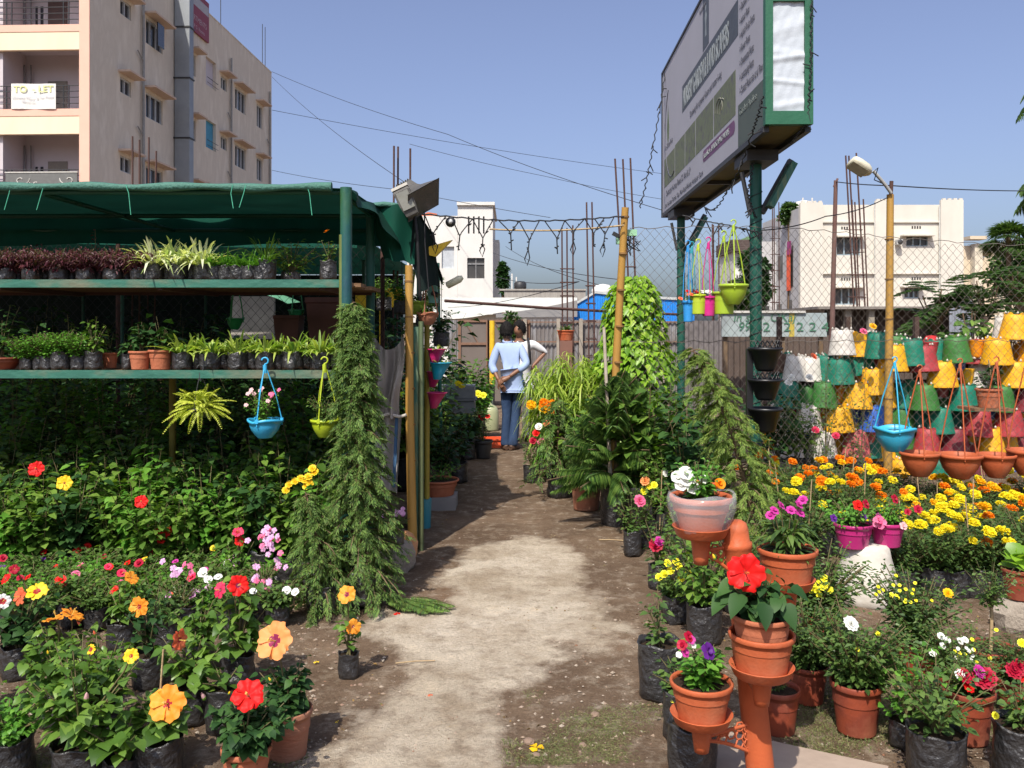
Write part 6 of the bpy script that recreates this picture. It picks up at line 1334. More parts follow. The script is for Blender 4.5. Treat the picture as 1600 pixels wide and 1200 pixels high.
    for px, py, k, s in ((1075, 995, 'crimson', .02), (1083, 1008, 'white', .013), (1066, 1008, 'crimson', .02), (1070, 1020, 'magenta', .018), (1061, 1023, 'white', .012), (1080, 1000, 'magenta', .016), (1105, 1018, 'violet', .032)):
        flower_part(t, rosette(k, 5, 2 if s > .017 else 1, .9, cup=.3), tf_local(t, P(px, py, 2.82)), (rnd.uniform(-.6, .6), -.8, .5), s)
tower()

# ================================================================ HIBISCUS FOREGROUND (left)
def hib(px, Y, r, hbag, fh, fr, label, kind='bag', nst=6, nl=9, L=.075, W=.058, lm='hib', flowers=(), stakes=(), seed=0, buds=(), mkpot=None, low=.2, extra=0, name="hibiscus_plant", up=.2, z0=0, x=None):
    rg = random.Random(seed*13+5)
    t, z = potted(name, label, "potted plant", (PX(px, Y) if x is None else x, Y, z0), kind, r, hbag, None, rz=0, seed=seed, potm=mkpot)
    f = bush(rg, fh*1.08, fr*1.2, int(nst*1.6), int(nl*1.6), L*.9, W*.96, lm, t=(.1, .28, .5, .76), wd=(.62, .98, .96, .52), fold=.07, droop=.5, low=low, up=up, tr=.0045)
    part("foliage", f[0], t, (0, 0, z)); part("stem", f[1], t, (0, 0, z))
    for (fx, fy, key, s, *o) in flowers:
        dr = o[0] if o else (rg.uniform(-.7, .7), -.7, rg.uniform(.2, .9)); eye = o[1] if len(o) > 1 else 'eye'; op = o[2] if len(o) > 2 else 1.0; er = o[3] if len(o) > 3 else .38; dY = o[4] if len(o) > 4 else -.05
        q = tf_local(t, P(fx, fy, Y+dY)); flower_part(t, hib_flower(key, eye, seed+int(fx), op, er), q, dr, s, 'stamen', roll=rg.uniform(0, 6))
        st = MB(); st.tube([(q.x*.3, q.y*.3, z+(q.z-z)*.4), (q.x*.8, q.y*.5+.01, z+(q.z-z)*.8), q], .003, 4); part("stem", st.mesh("stem", M['stem']), t)
    for (fx, fy, key, s) in buds: flower_part(t, bud(key), tf_local(t, P(fx, fy, Y-.06)), (rg.uniform(-.6, .6), -.3, .8), s, name='bud')
    for (sx_, s0, s1) in stakes: 
        q = tf_local(t, P(sx_, s1, Y-.02)); stake(t, q.x, -.01, z, q.z)
    return t
hib(385, 2.98, .085, .155, .17, .135, "compact dark-leaved hibiscus with one vivid red flower in a terracotta pot", 'clay', 16, 14, .055, .045, 'hibd', [(388, 1087, 'red', .056, (.05, -.75, .65), 'eye', 1., .08, -.06)], seed=1, buds=[(422, 1062, 'fresh' if 0 else 'yellow', .014), (358, 1083, 'yellow', .012)], low=.1)
hib(450, 3.22, .09, .18, .19, .11, "dark-leaved hibiscus with a huge peach flower in a clay pot by the path", 'clayw', 10, 11, .06, .048, 'hibd', [(430, 1002, 'peach', .072, (-.2, -.8, .5), 'eyed', .9, .28)], seed=2, low=.1)
hib(352, 3.42, .075, .18, .12, .09, "low hibiscus with a pink-tipped white bud in a wide black bag", 'bag', 3, 4, .07, .055, 'hib', [], seed=3, buds=[(318, 1089, 'pale', .03)])
hib(372, 3.85, .072, .15, .36, .13, "leggy hibiscus with a red and a pink flower side by side", 'bag', 6, 8, .085, .065, 'hib', [(372, 915, 'red', .048, (.4, -.7, .4), 'eyed', .9, .2), (345, 922, 'rosep', .038, (-.5, -.7, .3), 'eyed', .9, .2)], seed=4, low=.15)
hib(248, 3.05, .082, .155, .17, .12, "broad-leaved hibiscus with a large orange flower on a tall cane stake", 'bag', 5, 6, .085, .075, 'hib', [(262, 1100, 'orange', .064, (.1, -.85, .45), 'eye', .75, .16)], stakes=[(243, 1150, 1018)], seed=5)
hib(125, 3.0, .09, .16, .36, .17, "tall bushy hibiscus with a closed pink flower and a cane stake", 'bag', 9, 12, .07, .055, 'hib', [(205, 1025, 'yellow', .026, (.2, -.8, .4), 'eye', .8, .2)], stakes=[(107, 1155, 1085)], seed=6, buds=[(135, 1090, 'pale', .03), (75, 1020, 'mariy' if 0 else 'yellow', .014)])
hib(190, 3.0, .06, .11, .17, .12, "low hibiscus with drooping round leaves at the photo's bottom edge", 'bag', 5, 7, .10, .08, 'hib', [], seed=7, low=.3)
hib(12, 3.05, .085, .155, .18, .15, "curly light green bushy plant at the bottom left corner", 'bag', 14, 14, .035, .032, 'fresh', [], seed=8, name="bushy_plant", low=.1)
hib(298, 3.5, .07, .15, .26, .13, "hibiscus with a crumpled salmon flower behind the red one", 'bag', 6, 9, .08, .06, 'hib', [(280, 1000, 'salmon', .044, (.9, -.3, .1), 'eye', .5, .2)], seed=9)
hib(232, 3.85, .07, .15, .29, .12, "dark stemmed hibiscus with one upright orange flower", 'bag', 6, 8, .06, .045, 'hibd', [(218, 948, 'orange', .045, (-.1, -.9, .2), 'eye', .8, .18)], seed=10)
hib(92, 3.5, .08, .16, .26, .16, "leafy hibiscus with two orange flowers seen side on", 'bag', 9, 12, .065, .05, 'hib', [(88, 968, 'orange', .05, (-.2, .1, 1), 'eye', .9, .1), (112, 962, 'orange', .048, (.5, .1, .9), 'eye', .9, .1)], seed=11, buds=[(124, 975, 'salmon', .018)])
hib(30, 3.95, .075, .15, .27, .14, "hibiscus with a yellow flower beside a salmon one at the left edge", 'bag', 7, 9, .085, .065, 'hibd', [(58, 925, 'yellow', .048, (.1, -.5, .85), 'eye', .8, .3), (32, 932, 'salmon', .042, (-.5, -.8, .2), 'eye', .7, .1)], seed=12)
hib(190, 4.3, .07, .14, .27, .13, "hibiscus with a folded orange flower further back", 'bag', 6, 9, .07, .05, 'hib', [(205, 903, 'orange', .04, (.6, -.2, .6), 'eye', .5, .1)], seed=13)
hib(160, 3.35, .075, .16, .30, .15, "thick green hibiscus with small yellow flowers between the stakes", 'bag', 9, 11, .065, .05, 'hib', [(142, 1015, 'yellow', .02, (0, -.8, .4))], seed=14, buds=[(148, 990, 'salmon', .018), (270, 928, 'salmon', .014)])
hib(310, 4.0, .07, .15, .22, .12, "leafy hibiscus without flowers in front of the white daisies", 'bag', 6, 9, .075, .055, 'hib', [], seed=15)
hib(-60, 3.4, .09, .18, .3, .16, "dark-leaved hibiscus half cut by the left edge", 'bag', 8, 10, .08, .06, 'hibd', [(4, 940, 'white', .03)], seed=16)
hib(60, 4.35, .075, .14, .25, .14, "leafy rose-like plant with red blooms near the left edge", 'bag', 8, 12, .05, .035, 'rose', [(10, 905, 'red', .03), (22, 890, 'crimson', .026)], seed=17, name="rose_plant")
hib(545, 3.95, .048, .115, .28, .055, "lone small hibiscus with two orange flowers standing out on the path", 'bag', 3, 6, .055, .042, 'hib', [(542, 929, 'orange', .043, (-.15, -.85, .45), 'eyed', .85, .22), (552, 979, 'orange', .036, (.3, -.9, .1), 'eyed', .85, .15)], seed=18, low=.1)
hib(262, 4.35, .065, .13, .2, .12, "plain green hibiscus between folded orange bloom and lilac flowers", 'bag', 6, 10, .05, .035, 'rose', [], seed=19)

# ================================================================ BEDDING ROWS (left middle)
VAR = {}
def variant(kind, i):
    k = (kind, i)
    if k in VAR: return VAR[k]
    rg = random.Random(hash(kind) % 1 + i*7+len(kind)*31)
    if kind == 'petunia': v = bush(rg, .15, .17, 28, 20, .04, .027, 'fresh' if i == 1 else 'rose', t=(.5,), wd=(1,), low=.05)
    elif kind == 'tall': v = bush(rg, .52, .20, 12, 24, .085, .05, ['hib', 'hibd', 'hib', 'fresh'][i], t=(.3, .65), wd=(.9, .85), low=.15)
    elif kind == 'tall2': v = bush(rg, .62, .22, 13, 22, .095, .055, ['hib', 'hibd', 'hib', 'hibd'][i], t=(.3, .65), wd=(.9, .85), low=.2)
    elif kind == 'mari': v = bush(rg, .31, .23, 34, 26, .05, .022, 'mari', t=(.5,), wd=(1,), low=.1, droop=.3)
    elif kind == 'mum': v = bush(rg, .28, .18, 44, 34, .032, .017, 'mari' if i % 2 else 'rose', t=(), wd=(), low=.1)
    elif kind == 'rose': v = bush(rg, .36, .15, 10, 18, .045, .028, 'rose', t=(.5,), wd=(1,), low=.2)
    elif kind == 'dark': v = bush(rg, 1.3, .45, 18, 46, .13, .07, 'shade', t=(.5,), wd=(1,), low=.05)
    elif kind == 'phlox': v = bush(rg, .14, .11, 20, 12, .025, .012, 'rose', t=(), wd=(), low=.05)
    VAR[k] = v; return v
def put(kind, name, label, cat, loc, r, h, i, group, flowers=None, s=1., potk='bag', nmax=8, fs=.03, fkey=None, fmesh=None, d0=(0, -.6, .7), lift=.01):
    v = variant(kind, i); t, z = potted(name, label, cat, loc, potk, r, h, v, group, None, s, seed=i)
    if fkey:
        ids = list(range(len(v[2]))); rnd.shuffle(ids)
        for j in ids[:nmax]:
            k = fkey if isinstance(fkey, str) else rnd.choice(fkey); me = fmesh(k) if fmesh else rosette(k, 5, 2, 1., cup=.3)
            flower_part(t, me, v[2][j]+Vector((0, 0, z+lift)), dir_local(t, (d0[0]+rnd.uniform(-.4, .4), d0[1]+rnd.uniform(-.3, .3), d0[2])), fs*rnd.uniform(.8, 1.2))
    return t
colw = {'red': 'red', 'crimson': 'deep crimson', 'pink': 'pink', 'lilac': 'lilac', 'violet': 'dark violet', 'white': 'white', 'magenta': 'magenta', 'yellow': 'yellow', 'salmon': 'salmon', 'rosep': 'rose pink', 'mariy': 'bright yellow', 'mario': 'orange', 'marig': 'golden', 'lemon': 'lemon'}
# (px, Y, colour, n)
bed = [[(15, 'red', 2), (62, 'crimson', 3), (108, 'red', 2), (150, 'pink', 1), (196, 'red', 2), (240, 'rosep', 2), (286, 'lilac', 6), (330, 'white', 4), (372, 'pink', 2)],
       [(8, 'crimson', 3), (52, 'red', 2), (96, 'pink', 3), (142, 'red', 1), (186, 'rosep', 3), (232, 'crimson', 2), (276, 'magenta', 4), (318, 'white', 4), (362, 'lilac', 3)],
       [(20, 'violet', 3), (62, 'red', 2), (104, 'violet', 2), (146, 'red', 1), (188, 'crimson', 1), (230, 'red', 4), (272, 'yellow', 3), (316, 'yellow', 5), (360, 'white', 3)],
       [(6, 'violet', 2), (48, 'red', 2), (90, 'crimson', 2), (132, 'violet', 2), (176, 'red', 1), (218, 'yellow', 2), (262, 'red', 2), (306, 'pink', 3), (350, 'white', 2), (388, 'pink', 2)]]
rn = ["front", "second", "third", "back"]
for ri, row in enumerate(bed):
    Y = 4.62+ri*.31
    for k, (px, col, n) in enumerate(row):
        put('petunia', "bedding_plant", f"low plant with {colw[col]} blooms, {ORD[k]} from left, {rn[ri]} row of the flower bed", "potted plant", (PX(px, Y)+rnd.uniform(-.02, .02), Y+rnd.uniform(-.04, .04), 0), .07, .12, (k+ri) % 3, "low flowering plants in bags in the left bed", s=rnd.uniform(.92, 1.15), fkey=col, nmax=max(1, n-1), fs=.024)
for j, (px, py, Y, cnt, lb) in enumerate(((415, 850, 4.9, 26, "tall pink phlox cluster left of the cypress, upper one"), (412, 905, 4.75, 22, "lilac phlox trailing down beside the bare soil"), (283, 890, 4.5, 9, "small lilac phlox in front of the yellow blooms"))):
    v = variant('phlox', j); t, z = potted("phlox", lb, "potted plant", (PX(px, Y), Y, 0), 'bag', .075, .14, v, None, None, 1.15, seed=j); rg = random.Random(j+70)
    for q in range(cnt):
        p_ = tf_local(t, P(px+rg.gauss(0, 13), py+rg.gauss(0, 20 if j < 2 else 8), Y-.06+rg.uniform(-.05, .08))); flower_part(t, rosette('lilac' if q % 4 else 'pink', 5, 1, .8, cup=.15), p_, dir_local(t, (rg.uniform(-.8, .8), -.7, .5)), .0165)
# daisies
put('petunia', "daisy_plant", "small daisy plant with white flowers right of the phlox", "potted plant", (PX(425, 4.8)+.08, 4.62, 0), .06, .12, 2, None, fkey='white', nmax=3, fs=.022)
t = hib(370, 5.0, .065, .13, .33, .1, "red flowered plant with tall stem before the phlox", 'bag', 5, 8, .06, .04, 'hib', [(372, 832, 'rosep', .034), (374, 846, 'red', .03)], seed=41)
t = hib(252, 5.35, .065, .13, .30, .11, "rose bush with a cluster of four red blooms in the bed", 'bag', 6, 10, .04, .03, 'rose', [], seed=42, name="rose_bush")
for px, py in ((250, 828), (257, 834), (253, 842), (262, 830)): flower_part(t, rosette('red', 6, 3, .9), tf_local(t, P(px, py, 5.28)), (0, -.8, .5), .035)
t = hib(468, 5.5, .07, .15, .32, .12, "chrysanthemum with yellow heads behind the cypress", 'bag', 9, 12, .035, .025, 'rose', [], seed=43, name="chrysanthemum")
for px, py in ((488, 732), (482, 745), (476, 750), (484, 755), (461, 752), (452, 757), (447, 766), (492, 738), (470, 748), (479, 760)): flower_part(t, rosette('yellow', 10, 3, .5), tf_local(t, P(px, py, 5.4)), (rnd.uniform(-.3, .3), -.7, .6), .03)
t = hib(395, 5.15, .07, .13, .14, .16, "plant with large shiny rosette leaves behind the phlox", 'bag', 2, 9, .13, .085, 'fresh', [], seed=44, name="leafy_plant")
# ================================================================ TALL LEAFY ROWS BELOW THE SHELF
rows2 = [(5.38, 13, 1.05, ["front", 0]), (5.68, 13, 1.15, ["second", 1]), (6.05, 12, 1.2, ["third", 0]), (6.6, 10, 1.2, ["rearmost", 1])]
for (Y, n, s, (nm, par)) in rows2:
    for k in range(n):
        px = -25+(505-(-25))*(k+.5)/n+rnd.uniform(-8, 8); tl = ((k*7+par*3) % 5 == 2)
        if Y > 5.9 and tl: continue
        fl = {(0, 'front'): 'salmon', (3, 'front'): 'yellow', (6, 'front'): 'red', (2, 'second'): 'red'}.get((k, nm))
        t = put('tall' if Y < 6.2 else 'tall2', "hibiscus_plant", f"green leafy hibiscus, {ORD[k]} from left in the {nm} row beneath the lower shelf", "potted plant", (PX(px, Y), Y+rnd.uniform(-.08, .08), 0), .075, .17, [0, 3, 2, 1, 0, 3, 2][(k+par*2) % 7], "leafy hibiscus in bags below the shelves", s=s*1.1*rnd.uniform(.88, 1.12))
        if fl: q = Vector((0, -.12, .55)); flower_part(t, hib_flower(fl, 'eye', k, .4, .1), dir_local(t, q), dir_local(t, (.2, -.8, .3)), .04, 'stamen')
for k, (px, py) in enumerate(((306, 792), (350, 803))): pass
# single long twig reaching out
mb = MB(); mb.tube([P(195, 735, 5.7), P(225, 715, 5.6), P(252, 688, 5.5)], .005, 4)
# dark shrubs behind
for k, px in enumerate((20, 95, 165, 240, 300, 395, 470)):
    v = bush(random.Random(800+k), 1.75, .32, 12, 46, .11, .06, 'hib' if k % 2 else 'fresh', t=(.3, .65), wd=(.9, .85), low=.35)
    t = thing("tall_shrub", f"tall leafy shrub seen between the two shelves, {ORD[k]} from the left", "shrub", (PX(px, 6.95), 6.95+.1*(k % 2), 0), k, "tall shrubs between rack and wire fence"); part("foliage", v[0], t); part("stem", v[1], t); part("bag", bag_mesh(k % 5, .14, .25), t)
for k in range(11):
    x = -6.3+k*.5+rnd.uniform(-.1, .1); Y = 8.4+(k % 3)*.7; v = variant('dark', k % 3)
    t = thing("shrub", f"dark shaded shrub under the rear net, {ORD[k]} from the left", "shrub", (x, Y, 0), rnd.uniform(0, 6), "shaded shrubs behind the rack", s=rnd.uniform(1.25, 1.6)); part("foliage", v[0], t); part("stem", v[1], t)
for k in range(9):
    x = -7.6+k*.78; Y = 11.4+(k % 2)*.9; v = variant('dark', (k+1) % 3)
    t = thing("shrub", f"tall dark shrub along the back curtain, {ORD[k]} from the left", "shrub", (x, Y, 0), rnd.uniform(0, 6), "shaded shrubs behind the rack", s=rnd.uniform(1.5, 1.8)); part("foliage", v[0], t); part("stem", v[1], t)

# ================================================================ ON THE SHELVES
zt_, zl_ = 1.911, 1.350
def sh(px, z, Y, name, label, r, h, fol, kind='bag', group=None, s=1., seed=0): 
    return potted(name, label, "potted plant", (PX(px, Y), Y, z), kind, r, h, fol, group, None, s, seed=seed)
pur = [bush(random.Random(80+i), .12, .14, 34, 24, .028, .010, 'purple', t=(), wd=(), low=.1, droop=.6, up=-.1, stem_m='stem') for i in range(3)]
for k in range(11):
    sh(8+k*21, zt_, 5.42+(k % 2)*.1, "purple_trailing_plant", f"fine-leaved purple plant in a small bag on the top shelf, {ORD[k]} from left", .044, .055, pur[k % 3], group="purple plants on the top shelf", s=1.3, seed=k)
vg = [(strap(random.Random(90+i), 60, .27, .016, 'varieg', .75, .6),) for i in range(3)]
for k in range(5): sh(240+k*19, zt_, 5.42+(k % 2)*.08, "striped_spider_plant", f"cream striped spider plant on the top shelf, {ORD[k]} from the left", .048, .08, vg[k % 3], group="cream striped spider plants on the top shelf", s=1.22, seed=k)
gs = [(strap(random.Random(95+i), 40, .2, .010, 'fresh', .8, .5),) for i in range(2)]
for k in range(5): sh(335+k*18, zt_, 5.42, "grass_plant", f"small green tuft in a black bag on the top shelf, {ORD[k]} from left", .05, .09, gs[k % 2], group="small green tufts on the top shelf", seed=k)
sh(415, zt_, 5.44, "grass_plant", "wiry grass in a tall wrinkled bag on the top shelf", .062, .13, (strap(random.Random(99), 60, .30, .006, 'hib', .7, .5),), seed=2)
sh(455, zt_, 5.6, "fern_plant", "loose dark ferny plant on the top shelf near its right end", .06, .06, bush(random.Random(101), .24, .22, 14, 22, .05, .018, 'hib', t=(), wd=(), low=.1), seed=2)
t, z = sh(513, zt_, 5.40, "ixora_plant", "small orange flowered plant in a grey bag at the top shelf's end", .052, .12, bush(random.Random(102), .20, .055, 5, 14, .035, .022, 'rose', t=(.5,), wd=(1,), low=.1), seed=3)
flower_part(t, rosette('mario', 6, 3, .6), (0, -.01, z+.2), (0, -.5, .8), .025)
t, z = sh(150, zt_, 5.7, "croton_plant", "thin red-brown twig plant rising among the purple ones", .05, .08, bush(random.Random(103), .36, .04, 2, 16, .04, .02, 'purple', t=(.5,), wd=(1,), low=.1), seed=1)
sh(66, zt_, 5.75, "croton_plant", "small brown-leaved plant behind the purple ones", .05, .08, bush(random.Random(104), .24, .09, 4, 10, .04, .03, 'purple', t=(.5,), wd=(1,), low=.2), seed=1)
# lower shelf
T5 = thing("bowl_plant", "wide red bowl with a big dark leafy plant at the lower shelf's left end", "potted plant", (PX(2, 5.45), 5.45, zl_)); part("bowl", pot_mesh(.13, .075, 'brown_plastic', .15, .6), T5); f = bush(random.Random(110), .40, .13, 6, 16, .09, .045, 'hibd', low=.15); part("foliage", f[0], T5, (0, 0, .06)); part("stem", f[1], T5, (0, 0, .06))
herb = [bush(random.Random(120+i), .17, .14, 30, 22, .026, .02, 'fresh', t=(), wd=(), low=.1) for i in range(2)]
for k, (px, rr, hh) in enumerate(((42, .042, .07), (62, .04, .075), (74, .045, .08), (95, .06, .11), (122, .045, .085))): sh(px, zl_, 5.42, "herb_plant", f"light green herb bushing over its bag on the lower shelf, {ORD[k]} from left", rr, hh, herb[k % 2], group="light green herbs on the lower shelf", seed=k)
sh(146, zl_, 5.43, "leafy_plant", "taller upright green plant in a black bag on the lower shelf", .055, .11, bush(random.Random(130), .26, .10, 6, 16, .06, .03, 'hib', low=.15), seed=1)
sh(110, zl_, 5.65, "leafy_plant", "thin upright plant behind the light green herbs", .05, .1, bush(random.Random(131), .28, .07, 4, 12, .05, .025, 'hib', low=.15), seed=2)
sh(172, zl_, 5.6, "leafy_plant", "brown pot with sparse dark plant beside the upright one", .05, .1, bush(random.Random(132), .18, .08, 4, 8, .05, .03, 'hibd', low=.15), 'clay', seed=2)
sh(199, zl_, 5.42, "leafy_plant", "dark drooping leaf plant in a narrow black bag", .035, .10, bush(random.Random(133), .13, .07, 4, 7, .08, .05, 'hibd', low=.3, up=-.2), seed=2)
for k, px in enumerate((219, 251)): sh(px, zl_, 5.40, "rubber_plant", ("left" if k == 0 else "right")+"-hand terracotta pot of the pair with glossy dark leaves", .068+.006*k, .115+.008*k, bush(random.Random(134+k), .21, .10, 6, 9, .085, .055, 'hibd', low=.3), 'clay')
sp = [(strap(random.Random(140+i), 46, .21, .016, 'spider', .8, .55),) for i in range(3)]
for k in range(12): sh(285+k*21.5, zl_, 5.40+(k % 2)*.07, "spider_plant", f"yellow green spider plant in a shiny bag on the lower shelf, {ORD[k]} from left", .055, .092, sp[k % 3], group="spider plants on the lower shelf", s=rnd.uniform(1.0, 1.2), seed=k)
# brown boxes and yellow panels beyond the shelves
mb = MB(); mb.lathe([(.16, 0), (.17, .02), (.19, .2), (.2, .32), (.21, .33), (.21, .37), (.19, .37), (.17, .3)], n=4, sm=False); 
for k, (px, py, Y, s, lb) in enumerate(((515, 500, 7.0, 1.1, "big square brown planter between the shelves near the post"), (452, 515, 6.9, .7, "smaller square brown planter below the green hanging pot"), (515, 463, 7.05, 1.1, "square brown planter standing on top of the big one"))):
    t = thing("square_planter", lb, "planter", (PX(px, Y), Y, PZ(py, Y)-.17*s), R(45), s=(s, s, s*(.9 if k < 2 else .35))); part("pot", mb.mesh("pot", mat("dark_brown_plastic", (.13, .045, .03), .6)) if k == 0 else bpy.data.meshes[t_mesh], t)
    if k == 0: t_mesh = t.children[0].data.name if t.children else 'pot'
for k, (px0, px1, p0, p1, Y, lb) in enumerate(((555, 578, 460, 487, 10, "yellow board behind the rack post"), (588, 628, 450, 480, 10.5, "yellow board seen under the green canopy"))):
    mb = MB(); mb.b2(PX(px0, Y), PX(px1, Y), Y, Y+.04, PZ(p1, Y), PZ(p0, Y)); mb.b2(PX(px0, Y)+.03, PX(px0, Y)+.07, Y+.041, Y+.08, 0, PZ(p0, Y)); solo("yellow_board", mb.mesh("yellow_board", paint((.82, .52, .01))), lb, "board")
mb = MB(); mb.b2(-2.95, -2.5, 9.0, 9.06, 1.5, 1.95); T = solo("pale_panel", mb.mesh("pale_panel", mat("beige_panel", (.42, .38, .33), .9)), "beige wall panel glimpsed through the fence between the shelves", "panel")
mb = MB(); mb.grid(lambda u, v: (PX(420, 8.2)+.30*(u-.5)*1.2, 8.2+.5*v, PZ(458, 8.2)-.10*(u)**2+.03*v), 8, 3); solo("green_awning", mb.mesh("green_awning", paint((.16, .42, .26))), "small pale green awning seen through the fence between the shelves", "awning")

# ================================================================ CYPRESSES
Yc = 5.0; f = conifer(random.Random(200), 1.72, .42, 250, 'conif', (-.04, 0), 12, .036, prof=lambda t: (.33-.30*t if t < .3 else .22-.12*(t-.3)/.6 if t < .9 else .10-.6*(t-.9)), spr=14, low=.04)
T = thing("cypress", "tall feathery weeping cypress at the rack's right corner", "conifer", (PX(562, Yc), Yc, .04)); part("foliage", f[0], T); part("trunk", f[1], T); part("bag", bag_mesh(4, .13, .2), T, (0, 0, -.03))
f = conifer(random.Random(201), .66, .22, 70, 'conif', (-.10, 0), 11, .036, spr=11); T = thing("cypress", "low spreading cypress at the left foot of the tall one", "conifer", (PX(505, 4.85), 4.85, .02)); part("foliage", f[0], T); part("trunk", f[1], T); part("bag", bag_mesh(5, .09, .14), T)
ml = MB(); rg = random.Random(9); 
for k in range(22): a = -.35+rg.uniform(-.5, .3); pinnate(ml, (rg.uniform(-.1, .15), rg.uniform(-.06, .06), .05), (math.cos(a), math.sin(a), .05), .2, 18, .05, .012, 0, .3, .3, rg)
T = thing("cypress_branch", "fallen cypress branch lying on the path edge", "branch", (PX(640, 4.9)-.05, 4.92, 0)); part("foliage", ml.mesh("foliage", M['conif']), T)
Yr = 5.7; f = conifer(random.Random(202), 1.46, .40, 130, 'conif2', (-.42, .0), 12, .032, prof=lambda t: .28*(1-t)**.6+.06, spr=18)
T = thing("cypress", "pale drooping cypress leaning beside the green billboard posts", "conifer", (PX(1180, Yr), Yr, .02)); part("foliage", f[0], T); part("trunk", f[1], T); part("bag", bag_mesh(6, .13, .2), T)

# ================================================================ RIGHT OF THE PATH
def araucaria():
    Y = 7.0; T = thing("araucaria", "dark tiered araucaria in a big wrinkled black bag", "potted tree", (PX(962, Y), Y, 0)); part("bag", bag_mesh(8, .125, .33), T); part("soil", soil_mesh(1), T, (0, 0, .29), None, (.115, .115, .04))
    mb = MB(); mb.tube([(0, 0, .28), (.01, 0, .7), (0, .02, 1.25)], [.022, .018, .008], 8); part("trunk", mb.mesh("trunk", M['bark']), T); ml = MB(); ms = MB(); rg = random.Random(21)
    for z, n, L, e in ((.42, 8, .60, .12), (.56, 8, .60, .42), (.72, 8, .58, .66), (.86, 8, .52, .86), (.98, 6, .40, 1.05), (1.08, 5, .28, 1.25)):
        for k in range(n):
            a = 2*math.pi*k/n+z*2+rg.uniform(-.2, .2); d = Vector((math.cos(a)*math.cos(e), math.sin(a)*math.cos(e), math.sin(e))); side = Vector((-math.sin(a), math.cos(a), 0)); Lk = L*rg.uniform(.7, 1.0)*(.8 if math.cos(a) < -.3 and z > .6 else 1); pts = []
            for i in range(13):
                v = i/12; q = Vector((0, 0, z))+d*Lk*v-Vector((0, 0, .18*Lk*v*v)); pts.append(q)
                if i: continue
                for tw in (0, .35, -.35): pinnate(ml, q, d+Vector((0, 0, tw*.5))+side*tw*.25, Lk, 38, .125, .009, 0, .36, .8, rg, None, Vector((0, 0, 1))+side*tw, .9)
                for sg in ():
                    tl = Lk*.38*(1-abs(v-.4)*.9)*rg.uniform(.8, 1.1); sd_ = (side*sg*.85+d*.55+Vector((0, 0, -.12+rg.uniform(-.08, .08)))).normalized(); Pp = []; D = []; N = []; m = 26
                    for j in range(m):
                        w_ = j/m; p_ = q+sd_*tl*w_-Vector((0, 0, tl*.35*w_*w_)); an = j*2.4; o = Vector((math.cos(an)*-sd_.y, math.cos(an)*sd_.x, math.sin(an)))*1.0; Pp.append(tuple(p_)); D.append(tuple(sd_*.8+o*.7)); N.append(tuple(rv(rg)))
                    ml.leaves(Pp, D, N, .036, .010, (), (), .05, 0)
            ms.tube(pts[::3], [.007, .006, .005, .004, .003], 4, cap=False)
    part("foliage", ml.mesh("foliage", M['arau']), T); part("branch", ms.mesh("branch", M['bark']), T)
    q = Vector((PX(955, 6.95), 6.95, 0))-T.location; s_ = MB(); s_.tube([(q.x, q.y, .27), (q.x-.06, q.y-.01, 1.62)], [.018, .013], 8); part("stake", s_.mesh("stake", mat("whitewashed_stake", (.50, .46, .38), .8, (.25, .17, .1), 9, 1)), T)
    return ml
araucaria()
def creeper():
    Y = 9.3; X0 = PX(990, Y); T = thing("lime_creeper", "tall column of lime green heart-leaved creeper behind the bamboo pole", "climbing plant", (X0, Y, 0)); rg = random.Random(33); Pp = []; D = []; N = []
    H = PZ(432, Y)
    for k in range(3400):
        z = rg.uniform(.25, H); t = z/H; r = (.41 if t < .52 else .41-.31*((t-.52)/.48)**1.7)*(1+.14*math.sin(z*7)+.1*math.sin(z*3+2)); a = rg.uniform(0, 6.283); r *= rg.uniform(.85, 1.06)*(1+.08*math.sin(a*5+z*6)); o = Vector((math.cos(a), math.sin(a), 0)); Pp.append((o.x*r, o.y*r, z)); D.append(tuple(o*.5+Vector((rg.uniform(-.5, .5), rg.uniform(-.5, .5), rg.uniform(-.9, .1))))); N.append(tuple(o+Vector((0, 0, .8))+rv(rg)*.5))
    ml = MB(); ml.leaves(Pp, D, N, np.array([rg.uniform(.045, .095) for _ in Pp]), np.array([.065]*len(Pp)), (.22, .55), (1., .75), .1, .35); part("foliage", ml.mesh("foliage", M['creep']), T)
    mb = MB(); mb.lathe([(.27, 0), (.26, H*.45), (.15, H*.8), (.03, H*.96)], n=14); part("moss_column", mb.mesh("moss_column", mat("moss_pole", (.03, .05, .015), .95)), T)
creeper()
